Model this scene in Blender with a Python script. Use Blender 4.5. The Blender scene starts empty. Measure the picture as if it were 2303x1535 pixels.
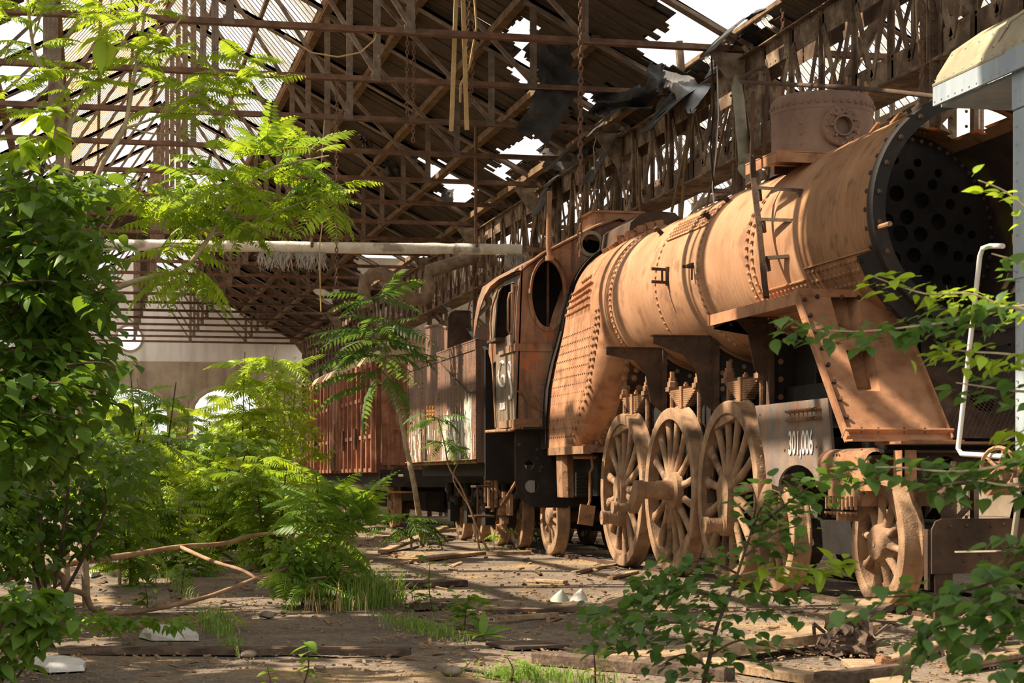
import bpy, math, random
from math import sin, cos, pi, radians, sqrt, atan2, hypot
from mathutils import Vector, Matrix, Euler
from mathutils.geometry import tessellate_polygon
from mathutils import noise as mnoise
R = random.Random(7)
SC = bpy.context.scene
COL = SC.collection
# ---------------------------------------------------------------- camera
TH = radians(12.63); ST, CT = sin(TH), cos(TH)
FPX, CX, HY, H = 4200.0, 1151.5, 1075.0, 1.08
cd = bpy.data.cameras.new('camera'); cam = bpy.data.objects.new('camera', cd); COL.objects.link(cam)
cam.location = (0, 0, H); cam.rotation_euler = (pi/2, 0, -TH)
cd.sensor_width = 36; cd.lens = 36*FPX/2303; cd.shift_y = (HY-767.5)/2303
cd.clip_start = .1; cd.clip_end = 600
cd.dof.use_dof = True; cd.dof.focus_distance = 18.5; cd.dof.aperture_fstop = 9
SC.camera = cam
# ---------------------------------------------------------------- sky, sun, exposure
w = bpy.data.worlds.new('sky'); SC.world = w; w.use_nodes = True
bg = w.node_tree.nodes['Background']; bg.inputs[0].default_value = (1.0, .985, .94, 1); bg.inputs[1].default_value = 1.2
SUN = Vector((.62, -.14, -.77)).normalized()          # direction the light travels
sl = bpy.data.lights.new('sun', 'SUN'); so = bpy.data.objects.new('sun', sl); COL.objects.link(so)
sl.energy = 8.8; sl.color = (1.0, .87, .69); sl.angle = radians(.6)
so.rotation_euler = SUN.to_track_quat('-Z', 'Y').to_euler(); so.location = (-20, 25, 30)
SC.view_settings.view_transform = 'Standard'; SC.view_settings.look = 'None'
SC.view_settings.exposure = 0.32; SC.view_settings.gamma = 1; SC.view_settings.use_curve_mapping = False
# ---------------------------------------------------------------- measuring: the point of a real plane seen at a pixel
def P(px, py, X=None, Y=None, z=None, Z=None):
    u = (px-CX)/FPX; v = (HY-py)/FPX
    d = Vector((ST+u*CT, CT-u*ST, v))
    t = X/d.x if X is not None else Y/d.y if Y is not None else (z-H)/d.z if z is not None else Z
    return Vector((0, 0, H))+d*t
def proj(p):
    Z = p[0]*ST+p[1]*CT
    return CX+FPX*(p[0]*CT-p[1]*ST)/Z, HY-FPX*(p[2]-H)/Z
def inpoly(x, y, poly):
    c = False; j = len(poly)-1
    for i in range(len(poly)):
        xi, yi = poly[i]; xj, yj = poly[j]
        if (yi > y) != (yj > y) and x < (xj-xi)*(y-yi)/(yj-yi)+xi: c = not c
        j = i
    return c
# ---------------------------------------------------------------- mesh builder
V = Vector
class MB:
    def __init__(s): s.v = []; s.f = []
    def add(s, vs, fs):
        o = len(s.v); s.v.extend([tuple(p) for p in vs]); s.f.extend([tuple(i+o for i in f) for f in fs]); return s
    def box(s, c, d, rot=None):
        x, y, z = d[0]/2, d[1]/2, d[2]/2
        vs = [V((a, b, e)) for a in (-x, x) for b in (-y, y) for e in (-z, z)]
        if rot is not None: vs = [rot @ p for p in vs]
        return s.add([p+V(c) for p in vs], [(0,1,3,2),(4,6,7,5),(0,4,5,1),(2,3,7,6),(0,2,6,4),(1,5,7,3)])
    def beam(s, p, q, w, h, up=(0,0,1)):
        p, q = V(p), V(q); d = (q-p)
        if d.length < 1e-6: return s
        d.normalize(); u = V(up); sd = d.cross(u)
        if sd.length < 1e-4: sd = d.cross(V((1,0,0)))
        sd.normalize(); u = sd.cross(d)
        a = sd*(w/2); b = u*(h/2)
        vs = [e+i*a+j*b for e in (p, q) for i, j in ((-1,-1),(1,-1),(1,1),(-1,1))]
        return s.add(vs, [(3,2,1,0),(4,5,6,7),(0,1,5,4),(1,2,6,5),(2,3,7,6),(3,0,4,7)])
    def angle(s, p, q, w, t, up=(0,0,1), side=1):      # an L-section rolled angle
        p, q = V(p), V(q); d = (q-p).normalized(); sd = d.cross(V(up))
        if sd.length < 1e-4: sd = d.cross(V((0,1,0)))
        sd.normalize(); u = sd.cross(d)
        s.beam(p+sd*side*w/2, q+sd*side*w/2, w, t, u); s.beam(p+u*w/2, q+u*w/2, t, w, u); return s
    def tube(s, pts, r, n=8, cap=True):
        pts = [V(p) for p in pts]; m = len(pts)
        rs = r if isinstance(r, (list, tuple)) else [r]*m
        t0 = (pts[1]-pts[0]).normalized(); a = t0.orthogonal().normalized(); o = len(s.v)
        for i, p in enumerate(pts):
            t = (pts[min(i+1, m-1)]-pts[max(i-1, 0)])
            t = t.normalized() if t.length > 1e-9 else t0
            a = (a-t*a.dot(t)); a = a.normalized() if a.length > 1e-6 else t.orthogonal().normalized()
            b = t.cross(a)
            for k in range(n):
                g = 2*pi*k/n; s.v.append(tuple(p+(a*cos(g)+b*sin(g))*rs[i]))
        for i in range(m-1):
            for k in range(n):
                k2 = (k+1) % n; s.f.append((o+i*n+k, o+i*n+k2, o+(i+1)*n+k2, o+(i+1)*n+k))
        if cap: s.f.append(tuple(o+k for k in range(n-1, -1, -1))); s.f.append(tuple(o+(m-1)*n+k for k in range(n)))
        return s
    def lathe(s, prof, c, ax, n=32, a0=0.0, a1=2*pi, ref=None, closed=False, skip=None):
        c = V(c); ax = V(ax).normalized(); a = V(ref) if ref else ax.orthogonal(); a = (a-ax*a.dot(ax)).normalized(); b = ax.cross(a)
        full = abs(a1-a0-2*pi) < 1e-6; m = n if full else n+1; o = len(s.v)
        for r, t in prof:
            for k in range(m):
                g = a0+(a1-a0)*k/n; s.v.append(tuple(c+ax*t+(a*cos(g)+b*sin(g))*r))
        np_ = len(prof)
        for i in range(np_ if closed else np_-1):
            i2 = (i+1) % np_
            for k in range(n):
                if skip and skip(i, k): continue
                k2 = (k+1) % m; s.f.append((o+i*m+k, o+i*m+k2, o+i2*m+k2, o+i2*m+k))
        return s
    def cyl(s, p, q, r, n=12, r2=None):
        p, q = V(p), V(q); L = (q-p).length; r2 = r if r2 is None else r2
        return s.lathe([(0, 0), (r, 0), (r2, L), (0, L)], p, q-p, n)
    def grid(s, rows, wrap=False):
        m = len(rows[0]); o = len(s.v)
        for r in rows: s.v.extend([tuple(p) for p in r])
        for i in range(len(rows)-1):
            for k in range(m if wrap else m-1):
                k2 = (k+1) % m; s.f.append((o+i*m+k, o+i*m+k2, o+(i+1)*m+k2, o+(i+1)*m+k))
        return s
    def plate(s, outer, holes, fn, th):              # flat plate with holes; fn maps 2d -> 3d, th = thickness vector
        loops = [outer]+list(holes); flat = [p for l in loops for p in l]
        tris = tessellate_polygon([[V((p[0], p[1], 0)) for p in l] for l in loops])
        th = V(th); A = [fn(*p) for p in flat]; n = len(flat); o = len(s.v)
        s.v.extend([tuple(V(p)) for p in A]); s.v.extend([tuple(V(p)+th) for p in A])
        for t in tris: s.f.append(tuple(o+i for i in t)); s.f.append(tuple(o+n+i for i in reversed(t)))
        k = 0
        for l in loops:
            m = len(l)
            for i in range(m):
                a, b = o+k+i, o+k+(i+1) % m; s.f.append((a, b, b+n, a+n))
            k += m
        return s
    def rivet(s, p, nrm, r, h=.65, n=6):
        nrm = V(nrm).normalized(); a = nrm.orthogonal().normalized(); b = nrm.cross(a); p = V(p); o = len(s.v)
        for rr, hh in ((1, 0), (.72, .7)):
            for k in range(n):
                g = 2*pi*k/n; s.v.append(tuple(p+(a*cos(g)+b*sin(g))*r*rr+nrm*r*h*hh))
        s.v.append(tuple(p+nrm*r*h))
        for k in range(n):
            k2 = (k+1) % n; s.f.append((o+k, o+k2, o+n+k2, o+n+k)); s.f.append((o+n+k, o+n+k2, o+2*n))
        return s
    def rivets(s, p, q, step, nrm, r, h=.65):
        p, q = V(p), V(q); k = max(1, int(round((q-p).length/step)))
        for i in range(k+1): s.rivet(p.lerp(q, i/k), nrm, r, h)
        return s
    def bolt(s, p, nrm, r, h, nut=True):
        nrm = V(nrm).normalized(); p = V(p)
        s.lathe([(r, 0), (r, h*.6), (0, h*.6)], p, nrm, 6)
        if nut: s.lathe([(r*.55, h*.6), (r*.55, h), (0, h)], p, nrm, 6)
        return s
ORG = {}
def mesh(name, mb, m, smooth=None, org=(0,0,0)):
    me = bpy.data.meshes.new(name); ox, oy, oz = org
    me.from_pydata([(x-ox, y-oy, z-oz) for x, y, z in mb.v], [], mb.f); me.update()
    if smooth is not None:
        me.polygons.foreach_set('use_smooth', [True]*len(me.polygons)); me.set_sharp_from_angle(angle=radians(smooth))
    if m: me.materials.append(m)
    return me
def obj(name, data, parent=None, loc=(0,0,0), rot=None, scale=None):
    o = bpy.data.objects.new(name, data); COL.objects.link(o)
    o.location = loc
    if rot is not None: o.rotation_euler = rot
    if scale is not None: o.scale = scale if hasattr(scale, '__len__') else (scale,)*3
    if parent is not None: o.parent = parent
    ORG[o.name] = V(loc)+(ORG.get(parent.name, V((0,0,0))) if parent is not None else V((0,0,0)))
    return o
def tag(o, label=None, cat=None, group=None, kind=None):
    if label: o['label'] = label
    if cat: o['category'] = cat
    if group: o['group'] = group
    if kind: o['kind'] = kind
    return o
def thing(name, label, cat, loc=(0,0,0), group=None, rot=None, kind=None):
    return tag(obj(name, None, None, loc, rot), label, cat, group, kind)
def part(name, mb, m, parent, smooth=None, stuff=False, label=None):     # vertices given in world space
    o = obj(name, mesh(name, mb, m, smooth, ORG[parent.name]), parent)
    if stuff: o['kind'] = 'stuff'
    if label: o['label'] = label
    return o
def single(name, mb, m, label, cat, loc=(0,0,0), group=None, smooth=None, kind=None):   # a thing that is one mesh, world-space vertices
    return tag(obj(name, mesh(name, mb, m, smooth, loc), None, loc), label, cat, group, kind)
def struct(name, mb, m, parent=None, smooth=None, loc=(0,0,0), label=None):
    o = obj(name, mesh(name, mb, m, smooth, ORG[parent.name] if parent else loc), parent, (0,0,0) if parent else loc)
    if not parent: o['kind'] = 'structure'
    if label: o['label'] = label
    return o
def copytree(root, loc, rot=None, label=None, scale=None):
    def cp(o, par):
        c = o.copy(); COL.objects.link(c)
        if par: c.parent = par
        for ch in o.children: cp(ch, c)
        return c
    r = cp(root, None); r.location = loc
    if rot is not None: r.rotation_euler = rot
    if scale is not None: r.scale = scale
    if label: r['label'] = label
    return r
def circ(cx, cy, rx, ry=None, n=24, a0=0.0):
    ry = rx if ry is None else ry
    return [(cx+rx*cos(a0+2*pi*k/n), cy+ry*sin(a0+2*pi*k/n)) for k in range(n)]
# ---------------------------------------------------------------- materials
def lin(c):
    return tuple((x/255/12.92 if x/255 <= .04045 else ((x/255+.055)/1.055)**2.4) for x in c)+(1,)
def mat(name, cols, scale=2.0, rough=.85, bump=.25, bscale=45, streak=None, spots=None, detail=8, spec=.25, coat=0, stretch=(1,1,1), metal=0):
    """cols: [(pos, srgb)...] through a noise; streak: (srgb, amount) vertical runs; spots: (srgb, scale, amount)"""
    m = bpy.data.materials.new(name); m.use_nodes = True; t = m.node_tree; N = t.nodes; L = t.links
    b = N['Principled BSDF']; b.inputs['Roughness'].default_value = rough; b.inputs['Specular IOR Level'].default_value = spec
    b.inputs['Metallic'].default_value = metal
    tc = N.new('ShaderNodeTexCoord'); mp = N.new('ShaderNodeMapping'); mp.inputs['Scale'].default_value = stretch
    L.new(tc.outputs['Object'], mp.inputs[0])
    n1 = N.new('ShaderNodeTexNoise'); n1.inputs['Scale'].default_value = scale; n1.inputs['Detail'].default_value = detail; n1.inputs['Roughness'].default_value = .65
    L.new(mp.outputs[0], n1.inputs['Vector'])
    rp = N.new('ShaderNodeValToRGB'); L.new(n1.outputs['Fac'], rp.inputs[0]); e = rp.color_ramp.elements
    while len(e) < len(cols): e.new(.5)
    for k, (p, c) in enumerate(cols): e[k].position = p; e[k].color = lin(c)
    out = rp.outputs[0]
    def mix(fac_node, c, amt, a, lo, hi):
        r2 = N.new('ShaderNodeMapRange'); r2.inputs['From Min'].default_value = lo; r2.inputs['From Max'].default_value = hi
        r2.inputs['To Max'].default_value = amt; L.new(fac_node, r2.inputs[0])
        mx = N.new('ShaderNodeMix'); mx.data_type = 'RGBA'; L.new(r2.outputs[0], mx.inputs[0]); L.new(a, mx.inputs[6]); mx.inputs[7].default_value = lin(c)
        return mx.outputs[2]
    if streak:
        m2 = N.new('ShaderNodeMapping'); m2.inputs['Scale'].default_value = streak[2] if len(streak) > 2 else (7, 7, .5); L.new(tc.outputs['Object'], m2.inputs[0])
        n2 = N.new('ShaderNodeTexNoise'); n2.inputs['Scale'].default_value = 2.2; n2.inputs['Detail'].default_value = 5; L.new(m2.outputs[0], n2.inputs['Vector'])
        out = mix(n2.outputs['Fac'], streak[0], streak[1], out, .45, .68)
    if spots:
        n3 = N.new('ShaderNodeTexNoise'); n3.inputs['Scale'].default_value = spots[1]; n3.inputs['Detail'].default_value = 6; L.new(tc.outputs['Object'], n3.inputs['Vector'])
        out = mix(n3.outputs['Fac'], spots[0], spots[2], out, .56, .66)
    L.new(out, b.inputs['Base Color'])
    if bump:
        n4 = N.new('ShaderNodeTexNoise'); n4.inputs['Scale'].default_value = bscale; n4.inputs['Detail'].default_value = 6; L.new(mp.outputs[0], n4.inputs['Vector'])
        bp = N.new('ShaderNodeBump'); bp.inputs['Strength'].default_value = bump; bp.inputs['Distance'].default_value = .02
        L.new(n4.outputs['Fac'], bp.inputs['Height']); L.new(bp.outputs[0], b.inputs['Normal'])
    return m
def leafmat(name, c1, c2, trans=.45, tc=(150, 190, 30)):
    m = bpy.data.materials.new(name); m.use_nodes = True; t = m.node_tree; N = t.nodes; L = t.links
    b = N['Principled BSDF']; b.inputs['Roughness'].default_value = .45; b.inputs['Specular IOR Level'].default_value = .35
    oi = N.new('ShaderNodeObjectInfo'); g = N.new('ShaderNodeNewGeometry'); ad = N.new('ShaderNodeMath'); ad.operation = 'ADD'
    L.new(oi.outputs['Random'], ad.inputs[0]); L.new(g.outputs['Random Per Island'], ad.inputs[1])
    fr = N.new('ShaderNodeMath'); fr.operation = 'FRACT'; L.new(ad.outputs[0], fr.inputs[0])
    rp = N.new('ShaderNodeValToRGB'); L.new(fr.outputs[0], rp.inputs[0]); e = rp.color_ramp.elements
    e[0].color = lin(c1); e[1].color = lin(c2); L.new(rp.outputs[0], b.inputs['Base Color'])
    tr = N.new('ShaderNodeBsdfTranslucent')
    mx = N.new('ShaderNodeMix'); mx.data_type = 'RGBA'; mx.inputs[0].default_value = .6; L.new(rp.outputs[0], mx.inputs[6]); mx.inputs[7].default_value = lin(tc); L.new(mx.outputs[2], tr.inputs[0])
    ms = N.new('ShaderNodeMixShader'); ms.inputs[0].default_value = trans; L.new(b.outputs[0], ms.inputs[1]); L.new(tr.outputs[0], ms.inputs[2])
    L.new(ms.outputs[0], N['Material Output'].inputs[0])
    return m
M = {}
M['boiler'] = mat('rusty_boiler_plate', [(.3,(152,110,80)),(.5,(176,131,97)),(.7,(190,146,110))], 1.3, .8, .12, 70, streak=((132,90,64), .45, (1.0,24,1.0)), spots=((112,78,58), 4, .5))
M['smokebox'] = mat('rusty_smokebox_plate', [(.3,(132,93,64)),(.5,(160,117,80)),(.7,(178,132,92))], 1.5, .8, .15, 60, streak=((108,74,52), .5, (1.0,24,1.0)), spots=((92,62,44), 5, .55))
M['rust'] = mat('brown_rust', [(.3,(112,82,60)),(.5,(144,108,80)),(.7,(166,128,96))], 3, .85, .3, 50, spots=((82,52,40), 7, .6))
M['rustdark'] = mat('dark_rust', [(.3,(56,44,36)),(.5,(78,60,47)),(.72,(108,82,62))], 3, .85, .3, 50)
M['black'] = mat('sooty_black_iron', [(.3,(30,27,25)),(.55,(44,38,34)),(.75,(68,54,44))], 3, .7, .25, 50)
M['tube'] = mat('sooty_smokebox_lining', [(.3,(48,38,32)),(.55,(66,50,40)),(.75,(90,68,48))], 3, .85, .25, 50, spots=((120,106,40), 1.2, .5))  # yellow-green spots stand in for sun on the lining
M['wheel'] = mat('rusty_cast_steel', [(.3,(118,92,72)),(.5,(152,120,92)),(.7,(182,150,118))], 3.5, .85, .35, 55, spots=((78,60,48), 2.6, .8))
M['cab'] = mat('weathered_cab_plate', [(.3,(98,80,66)),(.48,(138,108,88)),(.62,(162,130,104)),(.75,(112,92,74))], 1.6, .75, .2, 55, streak=((74,56,44), .7), spots=((176,104,60), 3, .6))
M['cabside'] = mat('grey_brown_cab_side', [(.3,(96,86,74)),(.5,(128,112,94)),(.7,(146,116,90))], 1.6, .7, .18, 55, streak=((74,58,46), .75), spots=((160,98,58), 2.6, .7))
M['frame'] = mat('grey_streaked_frame_plate', [(.3,(96,88,84)),(.5,(124,114,106)),(.7,(150,130,112))], 2.5, .75, .2, 50, streak=((150,100,64), .7, (9,9,.4)))
M['tender'] = mat('rusty_tender_plate', [(.3,(92,72,60)),(.5,(120,92,76)),(.7,(146,108,86))], 1.4, .75, .18, 55, streak=((82,62,52), .8, (5,5,.3)), spots=((150,104,78), 2, .5))
M['van'] = mat('red_rusty_van_steel', [(.3,(112,72,54)),(.5,(146,98,74)),(.7,(178,132,104))], 2.4, .85, .25, 50, streak=((92,60,46), .8))
M['vanroof'] = mat('dusty_van_roof', [(.3,(140,118,92)),(.6,(176,152,120)),(.8,(196,172,138))], 2, .9, .2, 40)
M['steel'] = mat('grey_brown_truss_steel', [(.3,(92,80,68)),(.5,(120,104,88)),(.7,(148,128,106))], 4, .8, .2, 60, spots=((104,70,48), 3, .7))
M['chord'] = mat('red_rusty_truss_steel', [(.3,(86,64,52)),(.5,(112,84,66)),(.7,(136,106,84))], 4, .85, .25, 60)
M['girder'] = mat('rusty_girder_plate', [(.3,(76,60,48)),(.48,(106,86,68)),(.62,(150,130,106)),(.75,(88,66,52))], 2.2, .85, .3, 50, spots=((78,52,38), 5, .6))
M['board'] = mat('sooty_roof_board', [(.3,(56,46,36)),(.5,(76,62,46)),(.7,(100,82,60))], 3, .95, .3, 60, stretch=(1,6,1))
M['purlin'] = mat('old_roof_timber', [(.3,(82,64,46)),(.5,(112,88,62)),(.7,(136,110,80))], 3, .95, .3, 60)
M['felt'] = mat('torn_roofing_felt', [(.3,(50,48,46)),(.55,(74,70,66)),(.75,(104,98,90))], 3, .9, .4, 30)
M['glass'] = mat('dirty_skylight_glass', [(.3,(200,160,118)),(.5,(222,190,150)),(.7,(206,150,104))], 1.2, .6, .1, 30, streak=((180,110,70), .7, (3,1,3)))
M['wood'] = mat('weathered_plank', [(.3,(128,104,80)),(.5,(162,136,106)),(.7,(186,162,130))], 3, .9, .4, 50, stretch=(1,1,1), streak=((96,74,56), .7, (2,14,14)))
M['wooddark'] = mat('dark_rotten_plank', [(.3,(66,54,46)),(.5,(92,76,64)),(.7,(122,102,84))], 4, .95, .45, 40, streak=((48,38,32), .7, (2,14,14)))
M['bark'] = mat('pale_bark', [(.3,(132,112,88)),(.5,(166,146,118)),(.7,(190,172,142))], 8, .85, .3, 60)
M['barkdark'] = mat('dark_bark', [(.3,(52,42,34)),(.5,(76,60,48)),(.7,(100,82,64))], 8, .9, .3, 60)
M['branch'] = mat('dead_branch_bark', [(.3,(116,88,66)),(.5,(150,118,90)),(.7,(176,146,116))], 6, .85, .3, 60)
M['lag'] = mat('plaster_pipe_lagging', [(.3,(196,186,168)),(.5,(222,212,194)),(.7,(234,228,214))], 3, .95, .5, 25, spots=((120,104,86), 3, .7))
M['plaster'] = mat('whitewashed_gable', [(.3,(226,222,214)),(.5,(238,234,226)),(.7,(244,240,234))], .5, .95, .1, 20, streak=((186,176,164), .5, (1,1,.12)))
M['concrete'] = mat('stained_concrete', [(.3,(150,134,114)),(.5,(176,160,138)),(.7,(192,178,156))], .7, .95, .25, 15, streak=((120,104,86), .6, (1,1,.15)))
M['car'] = mat('blue_grey_painted_steel', [(.3,(132,142,150)),(.5,(150,160,167)),(.7,(166,174,178))], 1.5, .45, .06, 60, streak=((180,186,188), .5, (5,5,.3)))
M['carroof'] = mat('beige_painted_roof', [(.3,(134,122,98)),(.5,(158,146,118)),(.7,(172,160,134))], 2, .6, .1, 50, spots=((146,100,66), 6, .5))
M['white'] = mat('white_paint', [(.3,(222,214,204)),(.7,(236,230,222))], 6, .6, .1, 60, spots=((168,120,92), 5, .5))
M['orange'] = mat('orange_paint', [(.3,(190,124,50)),(.7,(206,142,62))], 6, .7, .1, 60)
M['stone'] = mat('broken_plaster_slab', [(.3,(170,164,156)),(.5,(200,194,186)),(.7,(216,212,204))], 12, .95, .5, 30)
M['galv'] = mat('galvanised_pipe', [(.3,(120,112,96)),(.5,(150,140,120)),(.7,(166,156,138))], 4, .6, .1, 60)
M['ceramic'] = mat('grey_green_shell', [(.3,(150,156,136)),(.5,(178,182,164)),(.7,(196,198,182))], 5, .6, .15, 50)
M['wool'] = mat('grey_glass_wool', [(.3,(150,142,130)),(.7,(190,182,170))], 10, 1, .5, 40)
M['leafpale'] = leafmat('sunny_ailanthus_leaf', (120,150,34), (168,190,60), .5, (188,204,44))  # sunlit yellow-green put into the leaf colour
M['leafmid'] = leafmat('green_ailanthus_leaf', (84,122,42), (124,156,62), .5, (175,200,45))
M['leafdark'] = leafmat('dark_mulberry_leaf', (62,94,36), (98,128,46), .45, (150,180,40))
M['leafbirch'] = leafmat('birch_and_shaded_ailanthus_leaf', (58,88,44), (92,120,58), .42, (140,175,55))
M['grass'] = leafmat('bright_grass_blade', (96,128,50), (150,168,86), .35, (150,180,64))
M['straw'] = mat('dry_straw', [(.3,(170,140,90)),(.7,(200,172,120))], 6, .9, 0)
M['peel'] = mat('peeling_white_paint', [(.3,(170,160,140)),(.5,(206,200,182)),(.7,(224,216,200))], 4, .7, .1, 60)
M['tin'] = mat('grey_tin_sheet', [(.3,(110,110,110)),(.5,(150,150,150)),(.7,(180,180,178))], 2, .4, .2, 30, metal=.5)
M['gravel'] = mat('grey_gravel', [(.3,(96,86,76)),(.5,(124,112,98)),(.7,(156,142,124))], 9, .95, 0)
M['chips'] = mat('grey_brown_wood_chips', [(.3,(104,84,66)),(.5,(136,112,88)),(.7,(164,138,110))], 7, .95, 0)
M['dimwall'] = mat('dimmed_concrete_wall', [(.3,(104,92,78)),(.5,(128,114,96)),(.7,(146,132,112))], .7, .95, .25, 15)  # concrete copy darkened to put the neighbouring hall in shade
M['dome'] = mat('mauve_brown_dome_plate', [(.3,(108,86,74)),(.5,(132,106,90)),(.7,(150,122,102))], 2, .8, .25, 70)  # greyer and darker than the boiler to carry the dome's shade
M['plate'] = mat('dusty_rust_plate', [(.3,(146,102,72)),(.5,(170,122,88)),(.7,(186,138,102))], 1.6, .8, .15, 70, streak=((122,80,56), .6, (3,3,3)), spots=((104,70,52), 5, .5))
# ================================================================ the hall
XR, XL, XM = 9.5, -5.8, 1.85          # right arcade, left wall line, ridge
ZB, ZE, PITCH = 7.38, 7.55, .52
def roofz(x): return ZE+PITCH*(7.65-abs(x-XM))
TY = [26.2+3.25*i for i in range(20)]
# ---- ground
gm = MB(); rows = []
ys = [2+.35*i for i in range(100)]+[37+2.2*i for i in range(60)]
xs = [-40, -25, -15, -9]+[-6+.3*i for i in range(58)]+[12, 15, 20, 30, 45]
def gh(x, y):
    if y > 60: return -.02
    return .018*mnoise.noise(V((x*.9, y*.9, 0)))+.012*mnoise.noise(V((x*3.1, y*3.1, 4)))-.012
for y in ys: rows.append([(x, y, gh(x, y)) for x in xs])
gm.grid(rows)
GM = mat('dusty_asphalt_floor', [(.3,(84,74,64)),(.48,(112,99,86)),(.62,(128,113,96)),(.75,(150,130,104))], .8, .95, .6, 28, spots=((160,132,92), .55, .7), spec=.1)
nt = GM.node_tree                                             # gravel speckle and mossy ochre dirt over the asphalt
vo = nt.nodes.new('ShaderNodeTexVoronoi'); vo.inputs['Scale'].default_value = 38
tc = [n for n in nt.nodes if n.type == 'TEX_COORD'][0]; nt.links.new(tc.outputs['Object'], vo.inputs['Vector'])
b = nt.nodes['Principled BSDF']; src = b.inputs['Base Color'].links[0].from_socket
hs = nt.nodes.new('ShaderNodeHueSaturation'); mr = nt.nodes.new('ShaderNodeMapRange'); mr.inputs['To Min'].default_value = .72; mr.inputs['To Max'].default_value = 1.3
sx = nt.nodes.new('ShaderNodeSeparateColor'); nt.links.new(vo.outputs['Color'], sx.inputs[0]); nt.links.new(sx.outputs[0], mr.inputs[0])
nt.links.new(mr.outputs[0], hs.inputs['Value']); nt.links.new(src, hs.inputs['Color']); nt.links.new(hs.outputs[0], b.inputs['Base Color'])
tag(struct('floor', gm, GM, smooth=80), 'worn dusty asphalt hall floor with dirt and moss')
# ---- far gable wall with two arched doorways and a round window
YW = 89.0
wm = MB()
def arch(x0, x1, ztop, zs, n=10):
    xc, rx = (x0+x1)/2, (x1-x0)/2
    return [(x0, -.1)]+[(xc-rx*cos(pi*k/n), zs+(ztop-zs)*sin(pi*k/n)) for k in range(n+1)]+[(x1, -.1)]
a1 = P(192, 900, Y=YW).x, P(380, 900, Y=YW).x; a2 = P(430, 900, Y=YW).x, P(588, 900, Y=YW).x
zt, zs = P(300, 866, Y=YW).z, P(300, 925, Y=YW).z
rw = P(291, 760, Y=YW)
outl = [(-6.2, -.1)]+arch(*a1, zt, zs)+arch(*a2, zt, zs)+[(9.9, -.1), (9.9, 7.3), (9.5, 7.55), (XM, roofz(XM)), (XL, 7.55), (-6.2, 7.3)]
zsplit = 6.55
def clip(poly, keep_above):
    out = []
    for i in range(len(poly)):
        p, q = poly[i], poly[(i+1) % len(poly)]
        ip, iq = (p[1] >= zsplit) == keep_above, (q[1] >= zsplit) == keep_above
        if ip: out.append(p)
        if ip != iq:
            t = (zsplit-p[1])/(q[1]-p[1]); out.append((p[0]+(q[0]-p[0])*t, zsplit))
    return out
wm.plate(clip(outl, True), [circ(rw.x, rw.z, .56)], lambda x, z: V((x, YW, z)), (0, .4, 0))
wall = struct('wall_far', wm, M['plaster']); tag(wall, 'whitewashed far gable wall above two arched doorways')
wm = MB(); wm.plate(clip(outl, False), [], lambda x, z: V((x, YW-.06, z)), (0, .46, 0))
struct('wall_base', wm, M['concrete'], wall, label='stained grey concrete lower wall')
wm = MB(); wm.lathe([(.56, -.05), (.66, -.05), (.66, .05), (.56, .05)], (rw.x, YW, rw.z), (0, 1, 0), 24, closed=True)
struct('window_1', wm, M['concrete']); tag(bpy.data.objects['window_1'], 'round open window in the whitewashed far gable')
for k, a in enumerate((a1, a2)):
    wm = MB(); pts = arch(a[0], a[1], zt, zs)[1:-1]
    wm.tube([(x, YW-.08, z) for x, z in pts], .14, 6)
    for x in a: wm.beam((x, YW-.08, 0), (x, YW-.08, zs), .3, .2, (1, 0, 0))
    tag(struct('door_%d' % (k+1), wm, M['concrete']), ('left' if k == 0 else 'right')+' arched open doorway at the far end of the hall')
# ---- roof trusses: one is built, the rest are copies
def truss(y):
    t = thing('roof_truss', 'rusty steel roof truss', 'roof truss', (XM, y, ZB), 'roof trusses down the hall', kind='structure')
    mb = MB(); mb.angle((XL-.1, y, ZB), (XR, y, ZB), .085, .014, side=1); mb.angle((XL-.1, y-.02, ZB), (XR, y-.02, ZB), .085, .014, side=-1)
    part('bottom_chord', mb, M['chord'], t)
    for s in (-1, 1):
        mb = MB(); e = V((XM+s*7.65, y, ZE-.16)); r = V((XM, y, roofz(XM)-.16))
        mb.angle(e, r, .1, .016, side=1); mb.angle(e, r, .1, .016, side=-1); part('top_chord', mb, M['steel'], t)
    n = 3; dx = 7.65/n
    for s in (-1, 1):
        for k in range(n):
            x = XM+s*dx*k; zt_ = roofz(x)-.16
            if s == 1 or k > 0:
                mb = MB(); mb.angle((x, y, ZB), (x, y, zt_), .055, .012, (0, 1, 0)); mb.angle((x, y-.015, ZB), (x, y-.015, zt_), .055, .012, (0, 1, 0), -1)
                mb.rivets((x+.03, y-.025, ZB+.4), (x+.03, y-.025, zt_-.3), .45, (0, -1, 0), .016)
                part('hanger', mb, M['steel'], t)
                mb = MB(); g = [(-.1, .0), (.07, .0), (.06, .1), (.03, .17), (-.1, .13)] if s == 1 else [(.1, .0), (-.07, .0), (-.06, .1), (-.03, .17), (.1, .13)]
                mb.plate(g, [], lambda a, c: V((x+a, y-.035, ZB+c)), (0, .02, 0))
                for a, c in g: mb.rivet((x+a*.7, y-.036, ZB+.07+(c-.07)*.7), (0, -1, 0), .014)
                part('gusset_plate', mb, M['steel'], t)
            if k < n-1 or True:
                x2 = XM+s*dx*(k+1)
                mb = MB(); mb.angle((x, y-.03, zt_-.03), (x2, y-.03, ZB+.05), .06, .012, (0, 1, 0)); part('diagonal_brace', mb, M['steel'], t)
    return t
TR = truss(TY[0]); ordn = 'first second third fourth fifth sixth seventh eighth ninth tenth eleventh twelfth thirteenth fourteenth fifteenth sixteenth seventeenth eighteenth nineteenth twentieth'.split()
TR['label'] = 'nearest rusty steel roof truss spanning the top of the picture'
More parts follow.
